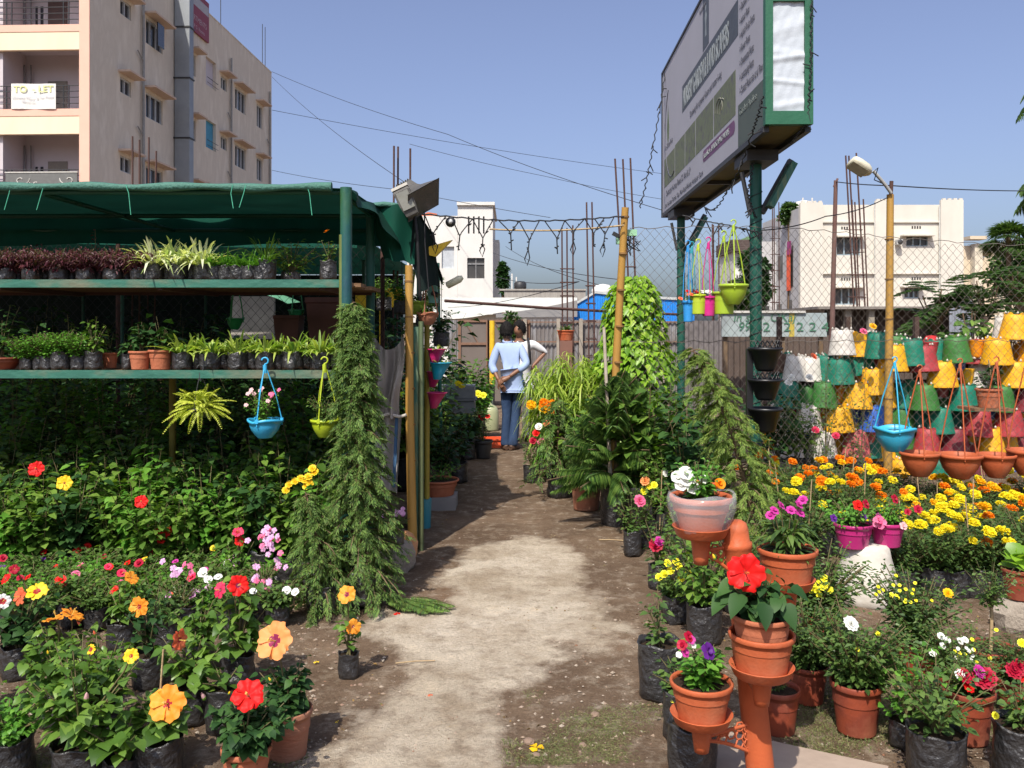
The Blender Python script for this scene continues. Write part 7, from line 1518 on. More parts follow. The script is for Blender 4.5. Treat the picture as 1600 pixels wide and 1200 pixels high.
def clump(px, Y, n, H, Rr, lm, label, name='dracaena', L=.26, W=.02, seed=0, stems=9, pot=None):
    rg = random.Random(seed); T = thing(name, label, "potted plant", (PX(px, Y), Y, 0)); ml = MB(); ms = MB()
    for k in range(stems):
        a = rg.uniform(0, 6.28); r = Rr*rg.random()**.5; top = Vector((math.cos(a)*r, math.sin(a)*r, H*rg.uniform(.55, 1)*(1-.2*(r/Rr)))); ms.tube([(top.x*.2, top.y*.2, .1), (top.x*.6, top.y*.6, top.z*.6), top], [.008, .006, .004], 4, cap=False); Pp = []; D = []; N = []
        for j in range(n):
            b = rg.uniform(0, 6.28); e = rg.uniform(-.3, 1.3); q = top-Vector((0, 0, rg.random()**1.5*top.z*.6)); Pp.append(tuple(q)); D.append((math.cos(b)*math.cos(e), math.sin(b)*math.cos(e), math.sin(e))); N.append((-math.cos(b)*math.sin(e), -math.sin(b)*math.sin(e), math.cos(e)+.2))
        ml.leaves(Pp, D, N, np.array([L*rg.uniform(.5, 1.1) for _ in Pp]), W, (.3, .65), (.9, .8), .15, .8)
    part("foliage", ml.mesh("foliage", M[lm]), T); part("stem", ms.mesh("stem", M['stem']), T); part(*(("bag", bag_mesh(seed % 5, .14, .25)) if not pot else ("pot", pot_mesh(.15, .28, pot))), T); return T
clump(880, 9.4, 95, 1.46, .38, 'yg', "large yellow-green arching plant right of the two people", seed=1, stems=22, L=.26)
clump(912, 9.2, 95, 1.5, .36, 'yg', "yellow-green arching plant crowding the araucaria's left", seed=2, stems=22)
clump(876, 8.8, 44, .95, .24, 'fresh', "narrow-leaved green plant at the path edge near the marigolds", seed=3, stems=10)
clump(893, 10.8, 40, 1.5, .4, 'yg', "yellow-green plant furthest along the path's right side", seed=4, stems=16)
f = conifer(random.Random(203), .8, .32, 46, 'conif', (0, 0), 9, .06, spr=6); T = thing("small_cypress", "small bushy cypress in a black bag at the path's right edge", "potted plant", (PX(872, 8.2), 8.2, .16)); part("foliage", f[0], T, (0, 0, .0)); part("trunk", f[1], T); part("bag", bag_mesh(2, .105, .2), T, (0, 0, -.16))
T, z = potted("ficus", "brown twiggy plant in a large old clay pot before the cypress", "potted plant", (PX(916, 7.65), 7.65, 0), 'clayw', .15, .31, bush(random.Random(300), .55, .28, 9, 14, .06, .03, 'hib', low=.3), rz=0)
T, z = potted("marigold_plant", "marigolds with orange flowers beside the yellow-green plant", "potted plant", (PX(857, 9.4), 9.4, 0), 'bag', .1, .2, variant('mari', 0), rz=0, s=1.3)
for px, py, k in ((850, 630, 'mario'), (864, 632, 'mario'), (855, 640, 'marig'), (866, 640, 'mario'), (849, 637, 'marig'), (830, 633, 'marig')): flower_part(T, pompom(k), tf_local(T, P(px, py, 9.0)), (0, -.7, .6), .042)
T, z = potted("rose_plant", "rose in a small black bag with red and white blooms near the people's feet", "potted plant", (PX(830, 9.0), 9.0, 0), 'bag', .085, .17, variant('rose', 0), rz=0)
for px, py, k in ((838, 677, 'red'), (842, 667, 'white'), (845, 690, 'pink'), (855, 662, 'salmon'), (833, 689, 'crimson')): flower_part(T, rosette(k, 6, 3, 1.0, cup=.3), tf_local(T, P(px, py, 8.8)), (-.2, -.7, .5), .045)
for k, (px, py, Y, lb) in enumerate(((885, 790, 8.3, "plain empty black bag plant left of the clay pot"), (905, 700, 8.6, "dark green filler plant behind the clay pot"), (1010, 760, 6.9, "dark leafy plant right of the araucaria bag"), (1045, 700, 7.4, "green bush in front of the far billboard post"), (1090, 720, 7.6, "shaded bush behind the pale cypress"), (1070, 780, 6.5, "leafy bush left of the pale cypress"), (1125, 600, 8.4, "green bush behind the wire fence right of the far post"), (1215, 620, 8.6, "bush behind the black basket planters"), (1245, 640, 9.0, "rose bush behind the fence left of the painted pots"))):
    v = variant('tall2', k % 4); t, z = potted("leafy_plant", lb, "potted plant", (PX(px, Y), Y, 0), 'bag', .1, .2, v, rz=k, s=rnd.uniform(1.1, 1.45)*(1.3 if 2 <= k <= 5 else 1), seed=k)
# small bags with roses along the right edge of the path
def rosebag(px, Y, r, h, label, fl, seed, stakes=(), H=.36, Rr=.11, nst=5, lm='rose', sfl=.03, layers=3, cls="rose_plant", L=.045):
    rg = random.Random(seed); t, z = potted(cls, label, "potted plant", (PX(px, Y), Y, 0), 'bag', r, h, None, rz=0, seed=seed); f = bush(rg, H*1.05, Rr*(1.3 if nst > 4 else 1), nst*2 if nst > 4 else nst+1, 17, L, L*.65, lm, t=(.3, .65), wd=(1., .8), low=.1); part("foliage", f[0], t, (0, 0, z)); part("stem", f[1], t, (0, 0, z))
    for (fx, fy, k, *o) in fl: flower_part(t, rosette(k, 9 if layers > 2 else 6, layers, .7, cup=.3), tf_local(t, P(fx, fy, Y-.05)), (rg.uniform(-.3, .3), -.8, .5), o[0] if o else sfl)
    for (sx_, s1) in stakes: q = tf_local(t, P(sx_, s1, Y-.02)); stake(t, q.x, -.01, z, q.z)
    return t
rosebag(988, 6.1, .065, .17, "rose in a folded black bag with one pink flower", [(999, 783, 'pink', .05)], 1, H=.32)
rosebag(1008, 6.3, .06, .15, "small plant with peach and yellow blooms behind the pink rose", [(1008, 752, 'peach', .04), (1006, 768, 'lemon', .03), (1014, 760, 'lemon', .03), (1022, 758, 'lemon', .03)], 2, stakes=[(1031, 735)], H=.42)
rosebag(1028, 5.3, .06, .15, "rose with a crimson white speckled flower near the plastic wrapped bowl", [(1025, 852, 'crimson', .05), (1030, 846, 'magenta', .035), (1020, 858, 'white', .018)], 3, H=.36, Rr=.14, nst=7)
rosebag(1055, 4.7, .07, .15, "chrysanthemum with lemon yellow daisies in a black bag", [(x, y, 'lemon', .024) for x, y in ((1043, 880), (1060, 885), (1038, 897), (1064, 904), (1076, 897), (1030, 902), (1056, 878), (1048, 892))], 4, H=.17, Rr=.12, nst=9, cls="chrysanthemum", stakes=[(1080, 862)])
rosebag(1032, 3.75, .098, .24, "large black bag with a thin leaning rose left of the tower", [], 5, H=.26, Rr=.12, nst=3, L=.05)
rosebag(1065, 3.35, .075, .2, "bag plant with little yellow flowers left of the lowest tower pot", [(x, y, 'lemon', .014) for x, y in ((1052, 1093), (1060, 1108), (1058, 1120))], 6, H=.16, Rr=.1, nst=6)
rosebag(1082, 3.08, .085, .19, "squat black bag in the tower's shade beneath the lowest arm", [], 7, H=.10, Rr=.06, nst=3)
rosebag(1080, 5.0, .10, .22, "leafy bush behind the yellow daisies", [], 8, H=.45, Rr=.2, nst=10); rosebag(1100, 4.4, .09, .2, "leafy green bush just behind the tower's upper arm", [], 9, H=.42, Rr=.18, nst=10, lm='hib', L=.06)
rosebag(1075, 5.9, .09, .2, "leafy bush below the pale cypress's left side", [], 10, H=.5, Rr=.22, nst=10, lm='hib', L=.06); rosebag(1150, 4.9, .09, .2, "green bush behind the tower's column", [], 11, H=.42, Rr=.2, nst=10, lm='rose', L=.05)
rosebag(1045, 6.6, .09, .2, "leafy bush with pale bloom between araucaria and wrapped bowl", [(1040, 740, 'white', .03)], 12, H=.55, Rr=.22, nst=10, lm='hib', L=.06)
mb = MB(); mb.lathe([(0, 0), (.09, 0), (.115, .04), (.11, .10), (.08, .15), (.03, .17), (0, .17)], n=18, wob=.09, seed=3); solo("cement_lump", mb.mesh("cement_lump", GREYW), "grey cement lump beside the chrysanthemum bag", "lump", (PX(1088, 4.75), 4.75, 0))

# ================================================================ MARIGOLD BED
mg = {}
heads = []
r_ = random.Random(77)
plants = []
for ri, (Y, n, x0, x1) in enumerate(((7.1, 12, 1170, 1640), (6.6, 12, 1195, 1650), (6.1, 11, 1215, 1650), (5.6, 10, 1230, 1660), (5.15, 7, 1395, 1660))):
    for k in range(n):
        px = x0+(x1-x0)*(k+.5)/n+r_.uniform(-9, 9)
        if Y < 5.7 and px < 1395 and ri == 3 and px > 1300: continue
        key = 'mario' if (px < 1350 and r_.random() < .62 and Y > 5.6) or r_.random() < .10 else ('marig' if r_.random() < .12 else 'mariy')
        s = max(.45, PZ((708 if px < 1392 else 738)+ri*15+r_.uniform(-10, 10), Y)/.50)/1.12; nf = r_.randint(1, 3)
        t = put('mari', "marigold_plant", f"{colw[key]} marigold, {ORD[k]} from left in the {['rear', 'second rear', 'middle', 'second front', 'front'][ri]} row of the marigold bed", "potted plant", (PX(px, Y), Y, 0), .085, .17, (k+ri) % 3, "marigolds in the bed before the wire fence", s=s*1.12*r_.uniform(.92, 1.08), fkey=key, nmax=nf+2, fs=.032/s, fmesh=pompom, d0=(0, -.35, .9), lift=.045)
        if k % 3 == 0: stake(t, .03, 0, .1, .58, .05, .004)
for px, py, k in ((1522, 852, 'marig'), (1531, 838, 'marig'), (1530, 828, 'marig'), (1545, 829, 'marig'), (1508, 825, 'marig')): pass
# petunias in magenta hanging tubs on the upturned white pot
mb = MB(); mb.lathe([(.155, 0), (.168, .012), (.174, .05), (.17, .12), (.155, .2), (.135, .27), (.125, .33), (.11, .345), (0, .345)], n=36)
solo("white_pot", mb.mesh("white_pot", mat("whitewashed_clay", (.60, .56, .48), .85, (.52, .48, .41), 3, .7, .08, 30, .2, stretch=(1, 1, 2), col3=(.74, .71, .64))), "large upturned whitewashed pot holding up the magenta tubs", "plant pot", (PX(1354, 5.05), 5.05, 0))
MG = (.42, .012, .14)
for k, (px, Y, lb) in enumerate(((1333, 5.02, "left magenta tub of leafy petunias on the white pot"), (1386, 5.05, "right magenta tub of petunias with a pink flower"))):
    t, z = potted("potted_petunia", lb, "potted plant", (PX(px, Y), Y, .33+.0), 'terra', .112 if k == 0 else .10, .14, None, rz=0, potm=pot_mesh(.112 if k == 0 else .10, .14, plastic(MG, .3), .14, .72))
    f = bush(random.Random(400+k), .17, .22 if k == 0 else .16, 24, 15, .042, .028, 'fresh', low=.05, droop=.5, t=(.5,), wd=(1,)); part("foliage", f[0], t, (-.04 if k == 0 else 0, 0, z)); part("stem", f[1], t, (0, 0, z))
    for fx, fy, c, s in (((1340, 790, 'red', .04), (1352, 788, 'crimson', .035), (1302, 810, 'violet', .03), (1350, 808, 'violet', .025), (1372, 812, 'pink', .03)) if k == 0 else ((1374, 817, 'pink', .048), (1397, 780, 'crimson', .035), (1434, 796, 'crimson', .032), (1411, 822, 'pale', .03), (1372, 808, 'magenta', .03), (1418, 800, 'crimson', .025))):
        flower_part(t, rosette(c, 5, 2, .85, cup=.3), tf_local(t, P(fx, fy, Y-.1)), (rnd.uniform(-.6, .6), -.8, .4), s*.9)
# ================================================================ RIGHT FOREGROUND POTS
def pot2(px, Y, r, h, mk, label, kind, i, s=1., fl=(), fr=None, H=None, name='chrysanthemum', nm='potted plant', z0=0):
    t, z = potted(name, label, nm, (PX(px, Y), Y, z0), mk, r, h, variant(kind, i) if kind else None, rz=i*1.3, s=1, seed=i)
    for c in t.children:
        if c.name.startswith(('foliage', 'stem')): c.scale = (s*1.15, s*1.15, s*1.1)
    for (fx, fy, k, sz, ty) in fl:
        me = {'r': lambda: rosette(k, 11, 4, .5, cup=.25), 'd': lambda: rosette(k, 12, 1, .35, cup=.1, center='stamen'), 's': lambda: rosette(k, 6, 2, .9), 'p': lambda: pompom(k)}[ty](); flower_part(t, me, tf_local(t, P(fx, fy, Y-.08)), dir_local(t, (rnd.uniform(-.4, .4), -.7, .6)), sz)
    return t
rg = random.Random(55)
pot2(1338, 3.42, .100, .20, 'brown_plastic', "fine leafed chrysanthemum with one white bloom in a reddish brown pot", 'mum', 0, 1.15, [(1329, 975, 'white', .034, 'r'), (1340, 1015, 'lemon', .01, 's'), (1372, 990, 'lemon', .012, 's')])
pot2(1432, 3.95, .092, .17, 'brown_plastic', "leafy chrysanthemum speckled with tiny yellow buds in a brown pot", 'mum', 1, 1.25, [(1385+rg.gauss(25, 22), 925+rg.gauss(0, 10), 'lemon', .009, 's') for _ in range(22)]+[(1481, 927, 'marig', .026, 'r')])
pot2(1280, 4.3, .09, .18, 'brown_plastic', "bush of small yellow button flowers behind the tower", 'mum', 2, 1.3, [(1275+rg.gauss(5, 16), 912+rg.gauss(0, 9), 'lemon', rg.choice([.012, .02]), 's') for _ in range(18)])
pot2(1262, 3.7, .085, .16, 'brown_plastic', "leafy chrysanthemum in a brown pot close behind the tower", 'mum', 3, 1.05)
pot2(1216, 3.42, .085, .175, 'brown_plastic', "reddish pot with sparse dark growth right of the tower column", 'rose', 1, .35)
pot2(1512, 3.35, .098, .2, 'brown_plastic', "reddish pot with crimson dianthus heads and a white one", 'mum', 0, .6, [(1506, 1056, 'crimson', .034, 'r'), (1538, 1060, 'crimson', .05, 'r'), (1500, 1054, 'white', .024, 'r'), (1512, 1072, 'red', .03, 'r'), (1530, 1050, 'magenta', .03, 'r'), (1545, 1066, 'crimson', .03, 'r')], name='dianthus')
pot2(1492, 3.6, .08, .15, 'brown_plastic', "white and cream button chrysanthemum between the brown pots", 'mum', 2, .85, [(1470, 994, 'white', .017, 'r'), (1480, 1000, 'white', .016, 'r'), (1457, 1020, 'white', .018, 'r'), (1500, 1002, 'white', .017, 'r'), (1508, 1000, 'white', .016, 'r'), (1473, 1010, 'white', .013, 'r')]+[(1510+rg.gauss(10, 16), 1018+rg.gauss(0, 12), rg.choice(['lemon', 'white']), .009, 's') for _ in range(20)])
pot2(1590, 3.55, .085, .16, 'brown_plastic', "crimson flowered dianthus cut by the right edge", 'mum', 3, .7, [(1585, 1048, 'crimson', .04, 'r'), (1597, 1055, 'red', .035, 'r'), (1592, 1040, 'crimson', .03, 'r'), (1597, 1005, 'lemon', .02, 'r')], name='dianthus')
T = pot2(1548, 3.9, .115, .16, 'brown_plastic', "little standard tree with thin trunk in a wide brown pot", None, 0, 1, name='standard_tree')
mb = MB(); mb.tube([(0, 0, .13), (.005, 0, .3), (-.005, 0, .45)], [.009, .008, .006], 6); part("trunk", mb.mesh("trunk", M['stick']), T); f = bush(random.Random(500), .24, .15, 24, 18, .028, .016, 'rose', t=(), wd=(), low=.05, tr=.002); part("foliage", f[0], T, (0, 0, .34)); part("stem", f[1], T, (0, 0, .34))
rosebag(1462, 3.08, .10, .17, "green rose spilling from a black bag at the bottom right", [(1431, 1114, 'white', .016) if 0 else (1555, 1118, 'lemon', .014)], 20, H=.30, Rr=.2, nst=9, L=.042)
rosebag(1595, 3.08, .095, .19, "leafy plant in a shiny black bag in the bottom right corner", [(1575, 1072, 'white', .0)][:0], 21, H=.17, Rr=.1, nst=8, L=.035)
rosebag(1420, 3.3, .07, .1, "pale green rose bush between the two big brown pots", [(1431, 1125, 'lemon', .014)], 22, H=.34, Rr=.17, nst=8, lm='fresh', L=.042)
T = pot2(1592, 4.6, .085, .16, 'brown_plastic', "orange brown pot with lime heart leaves standing on a rock", None, 0, name='pothos', z0=.16); ml = MB(); rg = random.Random(3)
ml.leaves([(rg.uniform(-.05, .05), rg.uniform(-.05, .05), .16+rg.uniform(0, .08)) for _ in range(12)], [(rg.uniform(-1, .6), rg.uniform(-1, .3), rg.uniform(-.2, .8)) for _ in range(12)], [(0, -.4, 1)]*12, .12, .09, (.2, .5, .75), (.9, 1, .55), .08, .3); part("foliage", ml.mesh("foliage", M['creep']), T)
def rock(name, label, loc, s, seed, m=None):
    rg = random.Random(seed); mb = MB(); n = 12; mb.lathe([(0, 0), (.8, 0), (1, .25), (.95, .6), (.7, .9), (.3, 1.0), (0, 1.02)], n=9, wob=.2, seed=seed, sm=False); return solo(name, mb.mesh(name, m or mat("stone", (.34, .29, .23), .95, (.22, .18, .14), 3, 1, .5, 12)), label, "rock", loc, s=s, rz=seed)
rock("rock", "rough tan rock under the pot at the right edge", (PX(1592, 4.6), 4.6, -.02), (.13, .12, .18), 3)
for k, (px, py, s) in enumerate(((826, 1160, .022), (838, 1180, .014), (930, 1118, .02), (910, 1165, .016), (563, 1070, .012), (742, 1125, .007), (600, 1150, .008), (700, 1050, .006), (860, 1050, .008))):
    rock("pebble", ["round brown stone by the grass tuft", "little stone next to the yellow petal", "small stone in the cut grass", "reddish stone in the cut grass", "orange stone chip beside the lone hibiscus", "tiny pebble mid path", "tiny pebble low on the path", "tiny pebble on the pale patch", "tiny pebble on dark soil"][k], (PX(px, GY(py)), GY(py), -.003), (s, s, s*.8), k+5, mat("pebble_stone", (.25, .17, .12), .9))
# slab under the tower
mb = MB(); mb.poly_prism([(-.28, 0), (.3, 0), (.3, .035), (-.28, .03)], -.2, .25); solo("stone_slab", mb.mesh("stone_slab", mat("slab", (.40, .31, .24), .9, (.28, .21, .16), 3, 1, .4, 12)), "flat reddish stone slab under the plant tower's foot", "slab", (PX(1235, 2.98), 3.0, .0), rz=-.5)
# ================================================================ PEOPLE
import bmesh
def skinned(name, J, E, mats, root, sub=2):
    me = bpy.data.meshes.new(name+"_skel"); bm = bmesh.new(); ly = bm.verts.layers.skin.verify(); vs = {}
    for k, (x, y, z, r, *o) in J.items():
        v = bm.verts.new((x, y, z)); v[ly].radius = (r, o[0] if o else r); v[ly].use_root = (k == root); vs[k] = v
    for a, b in E: bm.edges.new((vs[a], vs[b]))
    bm.to_mesh(me); bm.free(); ob = bpy.data.objects.new(name+"_tmp", me); SC.collection.objects.link(ob)
    m = ob.modifiers.new("s", 'SKIN'); m.use_smooth_shade = True; m2 = ob.modifiers.new("d", 'SUBSURF'); m2.levels = sub; m2.render_levels = sub
    dg = bpy.context.evaluated_depsgraph_get(); out = bpy.data.meshes.new_from_object(ob.evaluated_get(dg)); bpy.data.objects.remove(ob)
    out.materials.clear()
    for x in mats: out.materials.append(x)
    return out
def chain(*k): return list(zip(k, k[1:]))
SKIN = mat("brown_skin", (.24, .115, .065), .5, (.20, .09, .05), 9, .6); HAIR = mat("black_hair", (.008, .007, .007), .75, (.016, .014, .013), 60, 1, .5, 90, .15, stretch=(1, 1, .3))
def head_mesh(mb, c, face, tilt=0.):
    """ellipsoid skull with jaw, nose, brow, ears; face = unit direction"""
    f = Vector(face).normalized(); s = f.cross(Vector((0, 0, 1))); V = []; n, m = 20, 14
    for i in range(m+1):
        ph = math.pi*i/m; z = math.cos(ph); r = math.sin(ph)
        for j in range(n):
            a = 2*math.pi*j/n; fx = math.cos(a)*r; sx = math.sin(a)*r
            jaw = 1-.28*max(0, -z)*(1-max(0, fx)*.3); F_ = fx*.098*jaw+(.012 if z < -.2 and fx > .5 else 0); S_ = sx*.075*jaw
            if abs(sx) < .22 and fx > .7 and -.35 < z < .15: F_ += .018*(1-abs(sx)/.22)*(1-(z+.35)/.6)
            if fx > .75 and .02 < z < .2 and .1 < abs(sx) < .5: F_ -= .007
            V.append(tuple(c+f*F_+s*S_+Vector((0, 0, z*.118))))
    mb.add(V, np.array([(i*n+j, i*n+(j+1) % n, (i+1)*n+(j+1) % n, (i+1)*n+j) for i in range(m) for j in range(n)]), 0, True)
    for sg in (-1, 1): mb.lathe([(0, -.008), (.018, -.006), (.02, .004), (.012, .008), (0, .004)], tuple(c+s*sg*.076+Vector((0, 0, -.01))), 8, M=s.to_track_quat('Z', 'Y').to_matrix())
def hair_mesh(c, face, seed=1):
    f = Vector(face).normalized(); s = f.cross(Vector((0, 0, 1))); V = []; n, m = 28, 12; rg = random.Random(seed); Fq = []
    for i in range(m+1):
        for j in range(n):
            a = 2*math.pi*j/n; front = math.cos(a); lim = 1.15+.95*(1-max(0, front))**.6 if front > 0 else 2.15; ph = lim*i/m; z = math.cos(ph); r = math.sin(ph); k = 1.13+.03*math.sin(a*7+ph*5)+.02*rg.uniform(-1, 1); k = k if i < m else 1.0
            V.append(tuple(c+f*math.cos(a)*r*.098*k+s*math.sin(a)*r*.078*k+Vector((0, 0, z*.118*k+.006))))
    mb = MB(); mb.add(V, np.array([(i*n+j, i*n+(j+1) % n, (i+1)*n+(j+1) % n, (i+1)*n+j) for i in range(m) for j in range(n)]), 0, True)
    P_ = []; D = []; N = []
    for _ in range(260):
        v = Vector(rg.choice(V)); o = (v-c).normalized(); P_.append(tuple(v-o*.004)); D.append(tuple(o*.5+Vector((rg.uniform(-.6, .6), rg.uniform(-.6, .6), -.7)))); N.append(tuple(o))
    mb.leaves(P_, D, N, .035, .010, (), (), .1, .2); return mb.mesh("hair", HAIR)
def hand(mb, w, d, palm_n, s=1., curl=.5):
    """palm and five separate fingers from wrist w along d"""
    d = Vector(d).normalized(); n = Vector(palm_n).normalized(); sd = d.cross(n).normalized(); n = sd.cross(d); w = Vector(w)
    mb.tube([w-d*.02, w+d*.02*s, w+d*.055*s, w+d*.085*s], [.024*s, .03*s, .036*s, .030*s], 10)
    for k, (o, L) in enumerate(((-.026, .060), (-.009, .072), (.009, .068), (.025, .052))):
        b = w+d*.082*s+sd*o*s; m_ = b+d*L*.5*s+n*L*.12*curl*s; e = m_+d*L*.42*s+n*L*.42*curl*s; mb.tube([b, m_, e], [.0095*s, .0085*s, .0065*s], 6)
    b = w+d*.03*s-sd*.030*s; mb.tube([b, b-sd*.022*s+d*.028*s, b-sd*.026*s+d*.058*s+n*.012*s], [.012*s, .0105*s, .008*s], 6)
def merged(name, meshes, mats):
    bm = bmesh.new()
    for me in meshes: bm.from_mesh(me)
    out = bpy.data.meshes.new(name); bm.to_mesh(out); bm.free()
    for x in mats: out.materials.append(x)
    out.shade_smooth(); return out
def person(label, loc, rz, J, face, shirt, trousers, hands, shoes, sleeve, extra=None, seed=1):
    T = thing("person", label, "person", loc, rz); hd = Vector(J['head'][:3])
    arms = [chain('chest', 'ls', 'le', 'lw'), chain('chest', 'rs', 're', 'rw')]; legs = [chain('pelvis', 'lh', 'lk', 'la', 'lt'), chain('pelvis', 'rh', 'rk', 'ra', 'rt')]
    E = chain('pelvis', 'waist', 'chest', 'neck', 'head0')+sum(arms, [])+sum(legs, [])
    JB = {k: (v[0], v[1], v[2], v[3]*.86, v[3]*.8) for k, v in J.items() if k != 'head'}; JB['head0'] = (hd.x, hd.y, hd.z-.05, .05)
    b = skinned("body", JB, E, [SKIN], 'pelvis'); mb = MB(); head_mesh(mb, hd, face)
    for (w, d, n_) in hands: hand(mb, w, d, n_, 1.05, .6)
    part("body", merged("body", [b, mb.mesh("x", [])], [SKIN]), T); part("hair", hair_mesh(hd, face, seed), T)
    def lerp(a, b_, t): return tuple(a[i]+(b_[i]-a[i])*t for i in range(4))
    k = 1.12; JS = {q: (*J[q][:3], J[q][3]*(1.32 if q == 'pelvis' else k), J[q][3]*(1.2 if q == 'pelvis' else k*.82)) for q in ('pelvis', 'waist', 'chest', 'ls', 'rs', 'le', 're')}; JS['hem'] = (J['pelvis'][0], J['pelvis'][1], J['pelvis'][2]-.13, J['pelvis'][3]*1.36, J['pelvis'][3]*1.25); JS['nk'] = (*lerp(J['chest'], J['neck'], .72)[:3], .062)
    JS['ls'] = (*J['ls'][:3], J['ls'][3]*1.25); JS['rs'] = (*J['rs'][:3], J['rs'][3]*1.25); a = lerp(J['le'], J['lw'], sleeve); c = lerp(J['re'], J['rw'], sleeve); JS['lc'] = (*a[:3], .052); JS['rc'] = (*c[:3], .052); JS['le'] = (*J['le'][:3], .055); JS['re'] = (*J['re'][:3], .055)
    part("shirt", skinned("shirt", JS, chain('hem', 'pelvis', 'waist', 'chest', 'nk')+chain('chest', 'ls', 'le', 'lc')+chain('chest', 'rs', 're', 'rc'), [shirt], 'pelvis'), T)
    JT = {q: (*J[q][:3], J[q][3]*(.85 if q == 'pelvis' else 1.05)) for q in ('pelvis', 'lh', 'rh', 'lk', 'rk')}; JT['la'] = (*J['la'][:3], .072); JT['ra'] = (*J['ra'][:3], .072)
    for s_ in 'lr': JT[s_+'e'] = (J[s_+'a'][0], J[s_+'a'][1], J[s_+'a'][2]-.04, .075)
    part("trousers", skinned("trousers", JT, chain('pelvis', 'lh', 'lk', 'la', 'le')+chain('pelvis', 'rh', 'rk', 'ra', 're'), [trousers], 'pelvis'), T)
    for s_ in 'lr':
        a_, t_ = Vector(J[s_+'a'][:3]), Vector(J[s_+'t'][:3]); d = (t_-a_); d.z = 0; d.normalize(); c = Vector((a_.x, a_.y, .035)); mb = MB(); mb.tube([c-d*.07, c-d*.04, c+d*.05, c+d*.13, c+d*.18], [.028, .042, .044, .043, .024], 12); mb.tube([c-d*.06+Vector((0, 0, .0)), c+Vector((0, 0, .05))], [.03, .042], 10); part("shoe", mb.mesh("shoe", shoes), T)
    if extra: extra(T)
    return T
blue = mat("pale_blue_shirt", (.36, .45, .66), .85, (.30, .39, .60), 5, .8, 1.0, 5, .2, stretch=(1, 1, .6)); jean = mat("blue_denim", (.018, .036, .085), .9, (.04, .07, .14), 4, 1, .5, 14, .2, col3=(.02, .03, .06), stretch=(1, 1, .5)); whs = mat("white_cotton", (.72, .71, .70), .9, (.62, .61, .61), 6, .8, .5, 9, .2)
J1 = dict(pelvis=(.04, 0, .93, .125), waist=(.02, .0, 1.08, .112), chest=(-.01, .0, 1.28, .128), neck=(-.035, .02, 1.45, .055), head=(-.05, .035, 1.575, .08), ls=(-.165, 0, 1.375, .052), rs=(.14, -.01, 1.365, .052), le=(-.245, -.05, 1.12, .045), re=(.225, -.10, 1.14, .045), lw=(-.145, -.165, .93, .030), rw=(-.01, -.19, .985, .030),
          lh=(-.05, 0, .86, .095), rh=(.11, 0, .86, .095), lk=(-.045, -.01, .48, .062), rk=(.075, .01, .48, .062), la=(-.06, .02, .09, .045), ra=(.035, -.02, .09, .045), lt=(-.09, .16, .035, .035), rt=(.10, .12, .035, .035))
T = person("man in a pale blue shirt and jeans, hands clasped behind his back, facing away", (PX(797, 11.4), 11.4, 0), 0, J1, (-.25, .95, 0), blue, jean, [((-.14, -.17, .925), (.45, -.1, -.85), (.3, .9, 0)), ((-.02, -.195, .975), (-.85, -.1, -.45), (0, .5, -.6))], mat("brown_sandal", (.10, .05, .03), .6), .55)
mb = MB(); mb.tube([(-.045, .005, 1.43), (-.09, .02, 1.45), (-.05, .06, 1.455), (.02, .05, 1.45), (.01, .0, 1.43), (-.045, -.03, 1.425), (-.09, .02, 1.44)], .018, 8); part("collar", mb.mesh("collar", blue), T)
J2 = dict(pelvis=(.03, 0, .93, .125), waist=(.02, .0, 1.08, .115), chest=(.0, .0, 1.30, .13), neck=(-.01, -.02, 1.48, .055), head=(.0, -.03, 1.60, .08), ls=(.185, 0, 1.40, .06), rs=(-.185, 0, 1.40, .06), le=(.37, .06, 1.27, .044), re=(-.22, .05, 1.14, .044), lw=(.17, -.06, 1.06, .030), rw=(-.20, -.02, .92, .030),
          lh=(.10, 0, .86, .095), rh=(-.06, 0, .86, .095), lk=(.10, -.02, .48, .065), rk=(-.06, -.0, .48, .065), la=(.10, .02, .09, .045), ra=(-.07, .02, .09, .045), lt=(.14, -.14, .035, .035), rt=(-.09, -.14, .035, .035))
def straps(T):
    bk = mat("black_strap", (.015, .015, .017), .7)
    for s_ in (-1, 1): mb = MB(); mb.tube([(s_*.12, .14, 1.30), (s_*.125, .06, 1.47), (s_*.12, -.07, 1.455), (s_*.135, -.145, 1.30), (s_*.15, -.10, 1.15), (s_*.15, .08, 1.08)], .02, 6); part("bag_strap", mb.mesh("bag_strap", bk), T)
T = person("person in white shirt and trousers with dark straps, hand on hip, behind the man", (PX(812, 12.3), 12.3, 0), 0, J2, (-.5, -.85, 0), whs, whs, [((.17, -.06, 1.05), (-.7, -.2, -.5), (0, .8, 0)), ((-.2, -.02, .92), (0, -.05, -1), (.9, 0, 0))], mat("dark_shoe", (.03, .025, .02), .5), .1, straps, 2)
T = thing("backpack", "black backpack worn by the person in white", "backpack", (PX(812, 12.3), 12.3, 0)); mb = MB(); mb.tube([(.02, .17, .98), (.02, .22, 1.05), (.01, .23, 1.25), (0, .2, 1.42), (0, .16, 1.46)], [.10, .15, .16, .13, .05], 14); part("bag_body", mb.mesh("bag_body", mat("black_cloth", (.016, .016, .018), .8)), T)
mb = MB(); mb.tube([(.02, .30, 1.05), (.02, .36, 1.10), (.02, .36, 1.2), (.02, .32, 1.25)], [.05, .09, .09, .05], 12); part("front_pocket", mb.mesh("front_pocket", mat("black_cloth2", (.02, .02, .022), .8)), T)
